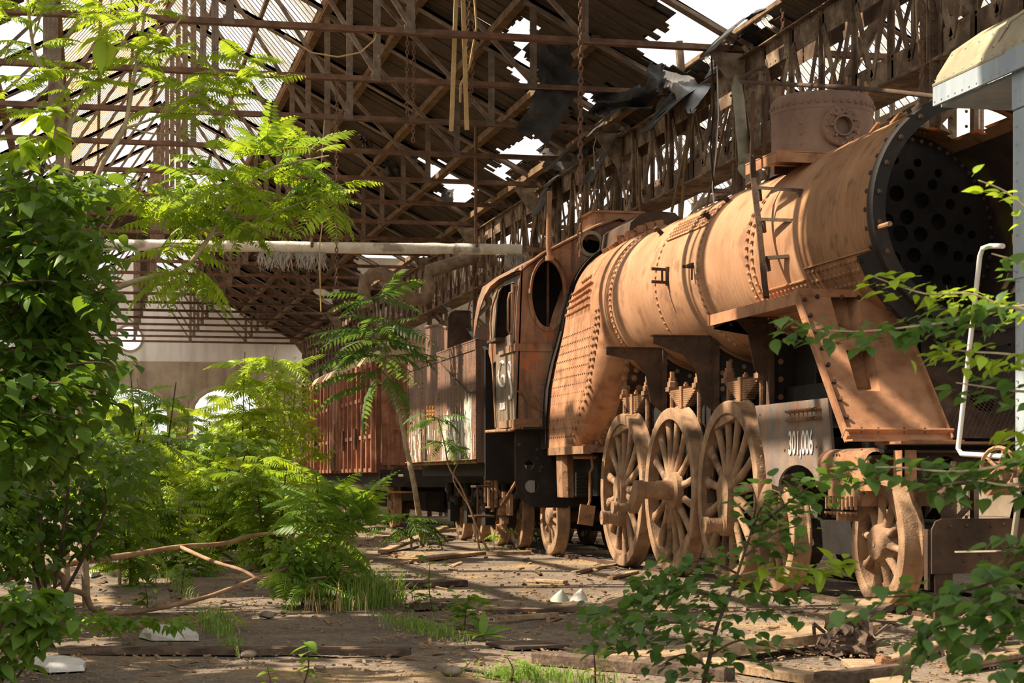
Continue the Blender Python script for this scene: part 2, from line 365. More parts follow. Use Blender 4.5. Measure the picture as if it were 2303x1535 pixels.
for i in range(1, 20):
    copytree(TR, (XM, TY[i], ZB), label='rusty steel roof truss, %s back from the nearest' % ordn[i])
for y in (22.95, 19.7, 16.45, 13.2, 9.95, 6.7):                      # over the camera's head: they only throw shade
    copytree(TR, (XM, y, ZB), label='unseen rusty steel roof truss added for shade above the locomotive, %d m from the camera' % round(y))
# ---- right arcade: columns and lattice girders
def rail_rivets(mb, p, q, n, r=.022, st=.17): mb.rivets(p, q, st, n, r)
def column(y):
    c = thing('hall_column', 'riveted rusty lattice column', 'column', (XR, y, 0), 'arcade columns', kind='structure')
    for dx in (-.2, .2):
        for dy in (-.18, .18):
            mb = MB(); mb.angle((XR+dx, y+dy, 0), (XR+dx, y+dy, 7.3), .1, .016, (0, -1 if dy < 0 else 1, 0), -1 if dx < 0 else 1)
            rail_rivets(mb, (XR+dx-.06, y+dy-.02, .3), (XR+dx-.06, y+dy-.02, 7.1), (0, -1, 0)); part('column_angle', mb, M['girder'], c)
    for k in range(18):
        z = .4+k*.39
        for s in (-1, 1):
            mb = MB(); a = -.2 if (k % 2 == 0) else .2
            mb.beam((XR+a, y+s*.19, z), (XR-a, y+s*.19, z+.39), .07, .012, (0, 1, 0)); part('lacing_bar', mb, M['girder'], c)
        if k % 3 == 0:
            mb = MB(); mb.beam((XR-.21, y-.18, z), (XR-.21, y+.18, z+.39), .012, .07); part('lacing_bar', mb, M['girder'], c)
    mb = MB(); mb.plate([(-.75, 7.3), (.3, 7.3), (.3, 6.3), (-.22, 6.3), (-.3, 6.7)], [], lambda a, z: V((XR+a, y-.24, z)), (0, .02, 0))
    for z in (6.4, 6.6, 6.8, 7.0, 7.2): mb.rivet((XR-.15, y-.24, z), (0, -1, 0), .025); mb.rivet((XR+.1, y-.24, z), (0, -1, 0), .025)
    part('haunch_plate', mb, M['girder'], c)
    return c
cc = column(26.2); cc['label'] = 'riveted rusty lattice column behind the locomotive dome'
for k, y in enumerate((13.2, 19.7, 32.7, 39.2, 45.7, 52.2, 58.7, 65.2, 71.7, 78.2, 84.7)):
    lb = ('riveted lattice column hidden by the smokebox' if y < 15 else 'riveted lattice column right of the dome') if y < 20 else 'riveted rusty lattice column, %s behind the one by the dome' % ordn[k-2]
    copytree(cc, (XR, y, 0), label=lb)
def girder(y0):
    g = thing('lattice_girder', 'rusty riveted lattice girder', 'girder', (XR, y0, 6.5), 'arcade girders', kind='structure')
    y1 = y0+6.5; n = 6; d = 6.5/n
    for nm, za, zb in (('top_plate', 6.88, 7.22), ('bottom_plate', 5.80, 6.14)):
        for s in (-1, 1):
            mb = MB(); x = XR+s*.17
            mb.box((x, (y0+y1)/2, (za+zb)/2), (.014, 6.5, zb-za))
            zf = zb if nm == 'top_plate' else za
            mb.box((x+s*.05, (y0+y1)/2, zf), (.12, 6.5, .016))
            if s < 0:
                for z in (za+.05, zb-.05): mb.rivets((x-.008, y0+.1, z), (x-.008, y1-.1, z), .2, (-1, 0, 0), .02)
            part(nm, mb, M['girder'], g)
    mb = MB(); mb.box((XR, (y0+y1)/2, 5.79), (.55, 6.5, .02)); part('bottom_flange', mb, M['girder'], g)
    for k in range(n):
        ya, yb = y0+k*d, y0+(k+1)*d
        mb = MB(); mb.angle((XR-.17, ya+.05, 5.8), (XR-.17, ya+.05, 7.2), .06, .014, (-1, 0, 0)); part('post', mb, M['girder'], g)
        ym = (ya+yb)/2+.04
        for a, b_ in ((ya+.1, ym), (yb, ym)):
            mb = MB(); mb.beam((XR-.19, a, 7.0), (XR-.19, b_, 5.98), .11, .014, (-1, 0, 0))
            mb.rivet((XR-.2, a*.92+b_*.08, 6.93), (-1, 0, 0), .022); mb.rivet((XR-.2, a*.85+b_*.15, 6.86), (-1, 0, 0), .022); mb.rivet((XR-.2, a*.1+b_*.9, 6.08), (-1, 0, 0), .022)
            part('diagonal_bar', mb, M['girder'], g)
        for a, b_ in (((ya+.2, yb-.1),) if k % 2 else ((yb-.1, ya+.2),)):
            mb = MB(); mb.beam((XR+.19, a, 7.0), (XR+.19, b_, 5.98), .1, .014, (1, 0, 0)); part('diagonal_bar', mb, M['girder'], g)
    return g
gg = girder(19.7); gg['label'] = 'rusty lattice girder above and right of the locomotive dome'
for k, y in enumerate((13.2, 26.2, 32.7, 39.2, 45.7, 52.2, 58.7, 65.2, 71.7, 78.2)):
    lb = 'rusty lattice girder at the upper right edge above the grey car roof' if k == 0 else 'rusty lattice girder of the right arcade, %s bay behind the dome' % ordn[k-1]
    copytree(gg, (XR, y, 6.5), label=lb)
# roof struts rising from the arcade beyond
for k, (y, dx, dz) in enumerate(((20.2, 1.6, 2.6), (23.0, 1.5, 2.5), (29.4, 1.5, 2.4), (35.9, 1.5, 2.4))):
    mb = MB(); mb.angle((XR, y, 6.0), (XR+dx, y+.2, 6.0+dz), .12, .016); mb.angle((XR, y+.1, 7.2), (XR-.1, y+.1, 8.3), .1, .016)
    tag(struct('roof_strut', mb, M['girder']), 'rusty angle strut leaning above the arcade girder, %s from the front' % ordn[k])
# ---- roof boards on the right slope, with the holes rotted into them
HOLES = [[(1425,-60),(1760,-60),(1752,60),(1668,96),(1640,150),(1500,165),(1440,118),(1500,60)],
         [(1150,40),(1212,66),(1192,128),(1222,190),(1176,205),(1135,120)], [(1110,340),(1180,305),(1228,300),(1225,372),(1120,366)],
         [(925,345),(1000,370),(1075,425),(1068,468),(1000,465),(985,420)], [(1340,205),(1385,190),(1330,260),(1255,300),(1290,245)],
         [(800,560),(950,556),(965,620),(850,645),(800,625)], [(1080,390),(1130,370),(1190,330),(1200,350),(1140,410)], [(690,640),(770,650),(750,690),(720,680)]]
X0B, X1B, NS = 4.35, 9.72, 20
def ragged(p):
    x, y = proj(p); x += 16*mnoise.noise(V((p[0]*2, p[1]*2, 1)))+8*mnoise.noise(V((p[0]*7, p[1]*7, 1))); y += 14*mnoise.noise(V((p[0]*2, p[1]*2, 9)))
    return any(inpoly(x, y, h) for h in HOLES)
ceil = thing('ceiling', 'sooty roof boards on the right slope, rotted through in places', None, (0, 0, 0), kind='structure')
rest = MB(); nb = 0
def sheets(mb, y, wd, x0, x1, n, zoff, miss, side=1):
    run = None
    for k in range(n+1):
        xa = x0+(x1-x0)*k/n; xc = x0+(x1-x0)*(k+.5)/n
        on = k < n and not (miss and miss(V((xc, y, roofz(xc)))))
        if on and run is None: run = xa
        if not on and run is not None:
            a, b_ = V((run+R.uniform(-.03, .03), y, roofz(run)+zoff)), V((xa+R.uniform(-.03, .03), y, roofz(xa)+zoff)); mb.beam(a, b_, wd, .022); run = None
y = 23.4; slit = 0
while y < 88.8:
    wd = .212-R.choice((0, 0, 0, .004, .012)); mb = MB()
    gap = R.random() < .07 and y > 30; g0 = R.uniform(4.3, 9); g1 = g0+R.uniform(.6, 2.2)
    sheets(mb, y, wd, X0B+R.uniform(-.08, .08), X1B+R.uniform(-.25, .05), NS, R.uniform(0, .02), lambda p: ragged(p) or (gap and g0 < p.x < g1))
    if mb.v:
        nb += 1
        if nb <= 290: part('board', mb, M['board'], ceil)
        else: rest.v, rest.f = rest.v, rest.f; rest.add(mb.v, mb.f)
    y += .215
part('board_rows', rest, M['board'], ceil, stuff=True)
lm = MB(); y = 4.0                                                   # left slope boards; gaps over the unseen front shaped to pattern the sun
def left_sun_gap(p):
    n = mnoise.noise(V((p.x*.5, p.y*.3, 3)))+.5*mnoise.noise(V((p.x*1.7, p.y*.9, 8)))
    if p.y > 72: return n > -.9
    if p.y > 30: return n > (.2 if p.x < -2.5 and p.y > 45 else -.4)
    if .8 < p.x < 1.85 and 15.9 < p.y < 17.0: return True
    if p.x > .75: return n > .6
    if p.x < -3.6: return n > .12
    if p.x > -.45 and 15.2 < p.y < 17.7: return n > .18
    return n > -.30
while y < 88.8:
    if y > 30 : sheets(lm, y, .21, -5.9, -.6, 8, 0, left_sun_gap)
    else: sheets(lm, y, .213, -5.9, XM, 16, 0, left_sun_gap)
    y += .215
part('left_gobo_boards', lm, M['board'], ceil, stuff=True)
lm = MB(); y = 4.0                                                   # unseen right slope added over the locomotive to darken the ambient light
while y < 23.3: sheets(lm, y, .214, XM, 9.7, 14, 0, lambda p: mnoise.noise(V((p.x*.6, p.y*.4, 5))) > .3); y += .215
part('front_gobo_boards', lm, M['board'], ceil, stuff=True)
mb = MB(); y = 62.5                                                  # boarded ridge between the two skylights
while y < 75: sheets(mb, y, .215, XM-2.6, XM+2.6, 6, 0, None); y += .215
part('ridge_boards', mb, M['board'], ceil, stuff=True)
# felt lying over the boards, torn at the same holes
mb = MB()
for j in range(110):
    for k in range(14):
        ya, yb = 23.3+j*.6, 23.3+(j+1)*.6+.01; xa, xb = X0B+(X1B-X0B)*k/14, X0B+(X1B-X0B)*(k+1)/14
        c = V(((xa+xb)/2, (ya+yb)/2, roofz((xa+xb)/2)))
        if ragged(c) or mnoise.noise(V((xa*.55, ya*.9, 7))) > .36: continue
        o = len(mb.v); mb.v.extend([(x, yy, roofz(x)+.05) for x, yy in ((xa, ya), (xb, ya), (xb, yb), (xa, yb))]); mb.f.append((o, o+1, o+2, o+3))
part('felt', mb, M['felt'], ceil, stuff=True)
for k, x in enumerate((4.4, 5.6, 6.8, 8.0, 9.2, -.7, -2.0, -3.3, -4.6)):
    if k < 5: 
        mb = MB(); mb.beam((x, 29.4 if x > 5 else 24, roofz(x)-.1), (x, 89, roofz(x)-.1), .16, .14)
        part('purlin', mb, M['purlin'], ceil)
    else:
        mb = MB(); mb.beam((x, 5, roofz(x)-.1), (x, 89, roofz(x)-.1), .16, .14); part('purlin', mb, M['purlin'], ceil)
# ---- the two ridge skylights: glazing bars and what is left of the panes
def skylight(y0, y1, lab, dens, xm=XM, name='skylight', step=.33, left=True, base=2.55):
    s = thing(name, lab, 'skylight', (xm, y0, 10), kind='structure')
    zb_ = roofz(XM+base); zr = zb_+3.0
    n = int((y1-y0)/step)
    for k in range(n+1):
        y = y0+k*step
        for sd in ((-1, 1) if left else (1,)):
            mb = MB(); mb.beam((xm+sd*base, y, zb_), (xm, y, zr), .035, .012); part('glazing_bar', mb, M['steel'], s)
            if k < n and R.random() < (dens[0] if sd < 0 else dens[1]):
                q0, q1 = 0, R.choice((1, 1, .66, .4)); 
                if R.random() < .3: q0, q1 = 1-q1, 1
                a = V((xm+sd*base, 0, zb_)).lerp(V((xm, 0, zr)), q0); b2 = V((xm+sd*base, 0, zb_)).lerp(V((xm, 0, zr)), q1)
                mb = MB(); wv = step*(R.choice((.95, .8, .9)) if sd < 0 else R.choice((.8, .5, .6)))
                yc = y+step/2; o = len(mb.v); mb.v += [(a.x, yc-wv/2, a.z+.01), (a.x, yc+wv/2, a.z+.01), (b2.x, yc+wv/2, b2.z+.01), (b2.x, yc-wv/2, b2.z+.01)]; mb.f.append((o, o+1, o+2, o+3)); part('pane', mb, M['glass'] if sd < 0 else M['glasspale'], s)
    mb = MB(); mb.beam((xm, y0, zr+.05), (xm, y1, zr+.05), .2, .12); part('ridge_beam', mb, M['purlin'], s)
    for sd in (-1, 1):
        mb = MB(); mb.beam((xm+sd*base, y0, zb_), (xm+sd*base, y1, zb_), .18, .22); part('kerb_beam', mb, M['purlin'], s)
        for q in (.33, .66):
            mb = MB(); a = V((xm+sd*base, 0, zb_-.06)).lerp(V((xm, 0, zr-.06)), q); mb.beam((a.x, y0, a.z), (a.x, y1, a.z), .08, .1); part('glazing_purlin', mb, M['steel'], s)
    return s
def glassmat(name, c, tr):
    m = mat(name, [(.3, c[0]), (.6, c[1])], 1.5, .5, 0, streak=(c[2], .6, (3, 1, 3)))
    t = m.node_tree; b = t.nodes['Principled BSDF']; ts = t.nodes.new('ShaderNodeBsdfTranslucent'); ms = t.nodes.new('ShaderNodeMixShader'); ms.inputs[0].default_value = tr
    t.links.new(b.inputs['Base Color'].links[0].from_socket, ts.inputs[0]); t.links.new(b.outputs[0], ms.inputs[1]); t.links.new(ts.outputs[0], ms.inputs[2]); t.links.new(ms.outputs[0], t.nodes['Material Output'].inputs[0])
    return m
M['glass'] = glassmat('rust_stained_skylight_glass', ((222,182,136),(236,206,164),(196,122,74)), .8)
M['glasspale'] = glassmat('dusty_skylight_glass', ((222,214,190),(236,230,210),(200,184,156)), .85)
skylight(31.5, 62.0, 'near ridge skylight of close glazing bars with rust-stained panes', (.86, .5))
skylight(75.0, 88.5, 'far ridge skylight of close glazing bars before the white gable', (.5, .25), step=.4)
# ---- the neighbouring hall seen through the arcade
skylight(24, 60, 'skylight of the neighbouring hall seen through the arcade girder', (.3, .6), xm=XM+15.3, step=.36, left=False)
nb_ = thing('neighbour_roof', 'sooty roof of the neighbouring hall beyond the arcade', 'roof', (XR, 20, 7), kind='structure')
for sd, xa, xb in ((1, 19.75, 24.8),):
    mb = MB(); y = 22
    while y < 80: o = len(mb.v); mb.v += [(xa, y-.11, roofz(xa-15.3)), (xa, y+.11, roofz(xa-15.3)), (xb, y+.11, roofz(xb-15.3)), (xb, y-.11, roofz(xb-15.3))]; mb.f.append((o, o+1, o+2, o+3)); y += .4
    part('glazing_panes', mb, M['glasspale'], nb_, stuff=True)
y = 22.6; k = 0
while y < 31:
    mb = MB(); mb.beam((9.75, y, ZE+.14), (12.4+.4*mnoise.noise(V((y, 0, 0))), y, ZE+1.5), .2, .03); part('board', mb, M['board'], nb_); y += .215
y = 31
mb = MB()
while y < 80: mb.beam((9.75, y, ZE+.14), (14.2, y, ZE+.14+.52*4.45), .3, .03); y += .33
part('near_boards', mb, M['board'], nb_, stuff=True)
for k, y in enumerate((26.2, 32.7, 39.2, 45.7, 52.2)):
    copytree(TR, (XM+15.35, y, ZB), label='roof truss of the neighbouring hall, %s beyond the arcade' % ordn[k])
# ---- far wall of the neighbouring hall
mb = MB(); mb.box((17.6, 92, 6), (15.6, .4, 12)); mb.box((25.2, 50, 3.8), (.4, 84, 7.6)); tag(struct('wall_right', mb, M['dimwall']), 'dim outer wall of the neighbouring hall')
# ================================================================ the steam locomotive (faces the camera)
X0, ZC = 7.05, 3.25
L = thing('steam_locomotive', 'rusty steam locomotive with an open smokebox and no rods on its spoked driving wheels', 'locomotive', (X0, 19, 0))
AX = (0, 1, 0); REF = (-1, 0, 0)          # lathe angle 0 points to the viewer's side, +90 deg is up? see ang()
def ang(a, r, y):                          # a in degrees from the top, towards the viewer's (left) side
    g = radians(a); return V((X0-r*sin(g), y, ZC+r*cos(g)))
def nrm(a): g = radians(a); return V((-sin(g), 0, cos(g)))
# ---- boiler barrel
mb = MB(); RB = .925
mb.lathe([(RB+.02, 15.62), (RB+.02, 16.75), (RB, 16.76), (RB, 18.35), (RB+.013, 18.36), (RB+.013, 20.08), (RB, 20.09), (RB, 21.95), (RB+.03, 21.96), (RB+.03, 22.25), (.5, 22.3)], (X0, 0, ZC), AX, 96)
BAR = part('boiler_barrel', mb, M['boiler'], L, 30)
mb = MB()
for y, a0, a1, st in ((16.86, 60, 150, 5), (17.0, 62.5, 150, 5), (18.47, 40, 150, 4.6), (19.96, -20, 150, 4.6), (21.85, -40, 150, 4.2), (22.08, -40, 120, 4.2)):
    a = a0
    while a < a1: mb.rivet(ang(a, RB+.012, y), nrm(a), .026, .8); a += st
for a in (46, 49.5, 53, 56.5):                                         # longitudinal seam
    for k in range(16): mb.rivet(ang(a, RB+.014, 18.6+k*.085), nrm(a), .022, .8)
for k in range(11):
    for a in (118, 121): mb.rivet(ang(a, RB+.02, 15.7+k*.1), nrm(a), .024, .8)
for k in range(14): mb.rivet(ang(-2-(k % 2)*4, RB, 17.9+k*.3), nrm(0), .05, 1.0)
part('rivets', mb, M['boiler'], BAR, stuff=True)
mb = MB(); mb.beam(ang(60, RB+.016, 18.5), ang(60, RB+.016, 19.9), .02, .03, nrm(60)); mb.beam(ang(115, RB+.03, 15.65), ang(115, RB+.03, 16.74), .012, .02, nrm(115))
part('seam_strip', mb, M['boiler'], BAR, stuff=True)
for (px, py, n) in ((1508, 622, 2), (1572, 600, 1), (1620, 462, 0), (1490, 523, 0), (1600, 492, 0), (1700, 430, 0), (1640, 455, 0)):
    # clips: solved onto the barrel from their place on it
    best = min(((hypot(proj(ang(a, RB, y))[0]-px, proj(ang(a, RB, y))[1]-py), a, y) for a in range(0, 130, 2) for y in [16.7+.1*k for k in range(55)]))
    a, y = best[1], best[2]; mb = MB(); c = ang(a, RB, y); nn = nrm(a)
    if n == 2:
        mb.box(c+nn*.02, (.03, .06, .2)); 
        for dz in (-.07, .07): mb.beam(c+V((0, 0, dz)), c+nn*.2+V((0, 0, dz)), .03, .03)
        mb.beam(c+nn*.08+V((0, 0, -.08)), c+nn*.08+V((0, 0, .08)), .02, .02, (0, 1, 0))
    elif n == 1: mb.beam(c+V((0, .1, 0)), c+nn*.14+V((0, .1, 0)), .03, .03); mb.beam(c+nn*.1+V((0, .12, 0)), c+nn*.1+V((0, -.14, 0)), .02, .03); mb.beam(c+nn*.1+V((0, -.1, 0)), c+nn*.1+V((0, -.1, -.16)), .015, .015)
    else: mb.beam(c, c+nn*.07, .05, .02, AX); mb.beam(c+nn*.07-V((0, .05, 0)), c+nn*.07+V((0, .07, 0)), .06, .015, nn); mb.beam(c+nn*.1-V((0, .05, 0)), c+nn*.1+V((0, .07, 0)), .05, .012, nn)
    part('clip', mb, M['rustdark'], BAR)
# ---- smokebox: open shell, hole where the chimney stood
RS = .95
mb = MB(); n = 96; ys = [14.0, 14.08]+[14.08+.1*k for k in range(1, 14)]+[15.45, 15.62]
def hole(y, a):
    return 14.25+.12*mnoise.noise(V((a*.08, 0, 2))) < y < 15.32+.16*mnoise.noise(V((a*.09, 5, 2))) and abs(a) < 27+3*mnoise.noise(V((y*3, 1, 1)))
for r in (RS, RS-.035):
    o = len(mb.v)
    for y in ys:
        for k in range(n): mb.v.append(tuple(ang(360*k/n, r, y)))
    for i in range(len(ys)-1):
        for k in range(n):
            a = 360*(k+.5)/n; a = a-360 if a > 180 else a
            if hole((ys[i]+ys[i+1])/2, a): continue
            k2 = (k+1) % n; mb.f.append((o+i*n+k, o+i*n+k2, o+(i+1)*n+k2, o+(i+1)*n+k))
SB = part('smokebox', mb, M['smokebox'], L, 30)
mb = MB(); mb.lathe([(RS-.04, 14.02), (RS-.045, 15.6)], (X0, 0, ZC), AX, 64, skip=lambda i, k: False)
mb.f = [f for f in mb.f if not hole(sum(mb.v[i][1] for i in f)/4 if False else 14.8, 90) and not (abs(sum(mb.v[i][0] for i in f)/4-X0) < .5 and sum(mb.v[i][2] for i in f)/4 > ZC)]
part('inner_lining', mb, M['tube'], SB, 30)
mb = MB(); mb.lathe([(.865, 13.93), (.975, 13.93), (.985, 13.97), (.985, 14.03), (.865, 14.03)], (X0, 0, ZC), AX, 96, closed=True)
FR = part('front_ring', mb, M['black'], SB, 30)
mb = MB()
for k in range(24): mb.bolt(ang(7.5+k*15, .925, 13.93), (0, -1, 0), .022, .03)
for k in range(40): mb.rivet(ang(k*9, .965, 14.1), nrm(k*9), .022, .8)
part('ring_bolts', mb, M['rustdark'], FR, stuff=True)
mb = MB(); mb.cyl(ang(100, .93, 13.93), ang(100, .93, 13.73), .022, 8); part('ring_peg', mb, M['rust'], FR)
mb = MB()
for a in (112, 117.5, 124): 
    for k in range(15): mb.rivet(ang(a, RS, 14.12+k*.1), nrm(a), .024, .8)
for (a, y) in ((20, 14.4), (24, 14.9), (28, 14.75), (31, 15.1)): mb.beam(ang(a, RS, y), ang(a-4, RS+.05, y-.1), .03, .015)
part('rivets', mb, M['smokebox'], SB, stuff=True)
mb = MB(); mb.beam(ang(109, RS+.004, 14.1), ang(109, RS+.004, 15.6), .012, .02, nrm(109)); part('seam_strip', mb, M['boiler'], SB)
for (a, y) in ((8, 14.55), (30, 14.3), (14, 15.2)):
    mb = MB(); c = ang(a, RS, y); mb.beam(c, c+nrm(a)*.06, .03, .03); mb.beam(c+nrm(a)*.06-V((0, .1, 0)), c+nrm(a)*.06+V((.02, .1, 0)), .04, .015, nrm(a)); part('clip', mb, M['rustdark'], SB)
# ragged stud edge of the chimney hole
mb = MB()
for k in range(18):
    a = -24+k*2.8; mb.rivet(ang(a, RS-.035, 15.4), -nrm(a), .014, 1.2)
for k in range(60): mb.rivet(ang(k*6, RS-.09, 15.5), (0, -1, 0), .022)
part('inner_rivets', mb, M['rustdark'], SB, stuff=True)
# flue tube plate at the back
mb = MB(); hs = [circ(0, .02, .075, n=14)]
for rr, nn_, r_ in ((.2, 6, .07), (.4, 10, .075), (.58, 15, .05), (.7, 20, .04)):
    for k in range(nn_): hs.append(circ(rr*cos(2*pi*k/nn_+rr), rr*sin(2*pi*k/nn_+rr)-.02, r_, n=10))
mb.plate(circ(0, 0, .91, n=48), hs, lambda a, z: V((X0+a, 15.56, ZC+z)), (0, .03, 0))
TP = part('tube_plate', mb, M['black'], SB)
mb = MB(); mb.lathe([(0, 15.72), (.9, 15.72)], (X0, 0, ZC), AX, 32); part('flue_darkness', mb, M['black'], TP)  # black disc standing for the dark inside the flues
# saddle and lower ring ribs under the smokebox
mb = MB(); mb.lathe([(.985, 14.0), (1.12, 14.02), (1.12, 14.1), (.985, 14.1)], (X0, 0, ZC), AX, 40, radians(0), radians(180), ref=(-1, 0, -.0), closed=False)
mb = MB(); mb.grid([[ang(a, r, y) for a in range(110, 252, 5)] for r, y in ((.985, 14.0), (1.1, 14.03), (1.1, 14.12), (.985, 14.12))])
SD = part('saddle', mb, M['black'], L)
mb = MB()
for a in (112, 124, 136, 148, 160, 172, 184, 196, 208, 220, 232): mb.beam(ang(a, .98, 14.06), ang(a, 1.12, 14.08), .03, .06, AX)
part('saddle_ribs', mb, M['black'], SD, stuff=True)
mb = MB(); mb.box((X0, 14.9, 1.85), (1.1, .9, 1.0)); mb.box((X0, 14.25, 1.95), (.8, .05, .85)); part('saddle_block', mb, M['black'], SD)
# ---- dome without its lid
YD = 17.4
mb = MB(); mb.lathe([(.52, 4.05), (.5, 4.2), (.5, 4.66), (.505, 4.665), (.505, 4.78), (.475, 4.83), (.43, 4.835), (.42, 4.6)], (X0, YD, 0), (0, 0, 1), 48)
DM = part('dome', mb, M['dome'], L, 30)
mb = MB()
for k in range(40): g = 2*pi*k/40; mb.rivet((X0+.505*cos(g), YD+.505*sin(g), 4.725), (cos(g), sin(g), 0), .024, .8)
for k in range(3): mb.rivet(V((X0, YD, 0))+V((-.36, -.35, 4.32+.1*k)), (-.7, -.7, 0), .02)
part('rivets', mb, M['dome'], DM, stuff=True)
mb = MB()
for k in range(18): g = 2*pi*k/18; mb.cyl((X0+.44*cos(g), YD+.44*sin(g), 4.83), (X0+.44*cos(g), YD+.44*sin(g), 4.97), .013, 6)
part('studs', mb, M['rust'], DM, stuff=True)
pd = V((-.03, -1, 0)).normalized(); pc = V((X0, YD, 4.47))+pd*.5; pt = pd.cross(V((0, 0, 1)))
mb = MB(); mb.lathe([(.195, -.06), (.195, .05), (.185, .06), (.11, .06), (.1, .1), (.085, .1), (.085, -.04), (0, -.04)], pc, pd, 28)
PO = part('port_flange', mb, M['dome'], DM, 30)
mb = MB()
for k in range(16): g = 2*pi*k/16; mb.rivet(pc+pd*.058+pt*.165*cos(g)+V((0, 0, .165*sin(g))), pd, .02, .9)
for k in range(7): g = 2*pi*k/7; q = pc+pd*.06+pt*.125*cos(g)+V((0, 0, .125*sin(g))); mb.cyl(q, q+pd*.06, .011, 6)
part('port_studs', mb, M['rust'], PO, stuff=True)
# ---- platform beside the dome, its stays, the ladder and the handrail
def c3(px, py, X): return P(px, py, X=X)
mb = MB(); a, b_ = c3(1678, 382, 6.1), c3(1747, 352, 6.1); mb.beam(a, b_, .012, .1); mb.beam(a+V((.06, 0, .05)), b_+V((.06, 0, .05)), .14, .012)
e = V((6.95, b_.y, b_.z)); mb.beam(b_, e, .012, .09); mb.plate([(0, 0), (1, 0), (1, 1), (0, 1)], [], lambda s, t: V((6.1+.75*s, a.y*(1-t)+b_.y*t, b_.z+.05)), (0, 0, .012))
PL = part('dome_platform', mb, M['plate'], L)
mb = MB()
for y in (b_.y+.02, a.y-.1): mb.beam((6.35, y, b_.z), (6.62, y, 4.02), .08, .015, AX)
part('platform_stay', mb, M['rustdark'], PL, stuff=True)
mb = MB(); tp = c3(1692, 352, 6.0); rail = [tp, c3(1694, 400, 6.0), c3(1706, 500, 5.96), c3(1720, 640, 5.93), c3(1724, 668, 5.9)]
mb.beam(rail[0], rail[0]+V((.35, 0, .0)), .05, .02)
for p, q in zip(rail, rail[1:]): mb.beam(p, q, .05, .03)
LD = part('ladder', mb, M['rustdark'], L)
for (x1, y1, x2, y2) in ((1707, 422, 1800, 428), (1716, 493, 1795, 496), (1725, 580, 1812, 573)):
    p = P(x1, y1, X=6.0); q = P(x2, y2, Y=p.y)
    # inner end of the rung meets the smokebox joint
    q = V((q.x, p.y-.75, 0)); q = P(x2, y2, Y=15.75)
    mb = MB(); mb.beam(p, q, .05, .03); mb.beam(p, p+(q-p).normalized()*.02+V((0, 0, -.12)), .03, .03); mb.beam(q, q+V((.05, 0, -.16)), .03, .05); part('rung', mb, M['rustdark'], LD)
mb = MB(); Xh = 6.3
mb.tube([P(1690, 360, X=6.25), P(1694, 205, X=6.2)], .02, 8); mb.tube([P(1718, 345, X=6.4), P(1727, 165, X=6.3), P(1722, 152, X=6.3), P(1700, 156, X=6.25), P(1662, 178, X=6.1), P(1668, 184, X=6.1), P(1760, 189, X=6.2), P(1900, 196, X=6.2), P(2000, 205, X=6.25), P(2105, 217, X=6.3)], .02, 8)
part('handrail', mb, M['rustdark'], L, 60)
# ---- firebox: belpaire-less wide box, loft over the profile
def Yf(z): return 21.98 if z > 3.0 else 21.98+(3.0-z)*.35+max(0, 2.2-z)*.75
sec = [(6.0, 1.48), (6.01, 1.9), (6.04, 2.3), (6.07, 2.65), (6.09, 2.95)]+[(X0-.965*sin(radians(a)), ZC+.965*cos(radians(a))) for a in range(98, -1, -7)]
sec = sec+[(2*X0-x, z) for x, z in reversed(sec[:-1])]
def taper(x, y, z):
    t = max(0, min(1, (y-22.6)/2.0)); f = max(0, min(1, (z-2.45)/1.1)); return X0+(x-X0)*(1-.25*t*f)
rows = []
for s, ins in ((0, .42), (.02, .3), (.06, .18), (.14, .07), (.26, .015), (.36, 0), (.7, 0), (1.2, 0), (1.7, 0), (2.2, 0), (3.0, 0)):
    r = []
    for x, z in sec:
        k = max(0, min(1, (3.3-z)/.5)); i2 = ins*(k*.9+.05)
        d = 1 if x > X0 else -1
        y = Yf(z)+s*(1 if s < .4 else 1); y = min(y, 25.4) if s < 3 else 25.5
        r.append((taper(x-d*i2*min(1, abs(x-X0)), y, z), y, z-(0 if z < 3.3 else ins*.12)))
    rows.append(r)
mb = MB(); mb.grid(rows)
FB = part('firebox', mb, M['plate'], L, 40)
fr = rows[0]; m = len(fr); mb = MB(); mb.grid([[fr[k], V(fr[k]).lerp(V(fr[m-1-k]), .33), V(fr[k]).lerp(V(fr[m-1-k]), .67), fr[m-1-k]] for k in range(m//2)]); part('throat_plate', mb, M['rustdark'], FB)
mb = MB()
z = 1.62
while z < 3.0:
    y = Yf(z)+.5
    while y < 24.7: mb.rivet((taper(6.0+(z-1.48)*.055-.004, y, z), y, z), (-1, 0, 0), .012, .9, 5); y += .105
    z += .112
part('stay_bolts', mb, M['rustdark'], FB, stuff=True)
mb = MB()
for a in (89, 83.5, 78, 72.5):
    for k in range(17): c = ang(a, .965, 22.75+k*.1); c.x = taper(c.x, c.y, c.z); mb.cyl(c, c+nrm(a)*.05, .018, 6)
for k in range(5): c = ang(64, .965, 23.2+k*.16); c.x = taper(c.x, c.y, c.z); mb.rivet(c, nrm(64), .04, 1)
for k in range(9): c = ang(10+(k % 3)*7, .965, 22.3+(k//3)*.5); mb.cyl(c, c+nrm(10)*.09, .06, 8)
for k in range(9): c = ang(31, .965, 22.3+k*.2); c.x = taper(c.x, c.y, c.z); mb.cyl(c, c+nrm(31)*.05, .045, 8)
part('crown_bolts', mb, M['plate'], FB, stuff=True)
mb = MB()
z = 1.55
while z < 3.2:                                                        # flange seam: two rows of heavy rivets
    for d in (.3, .42): mb.rivet((6.0+max(0, z-1.48)*.055, Yf(z)+d, z), (-1, -.2, 0), .03, .9)
    z += .085
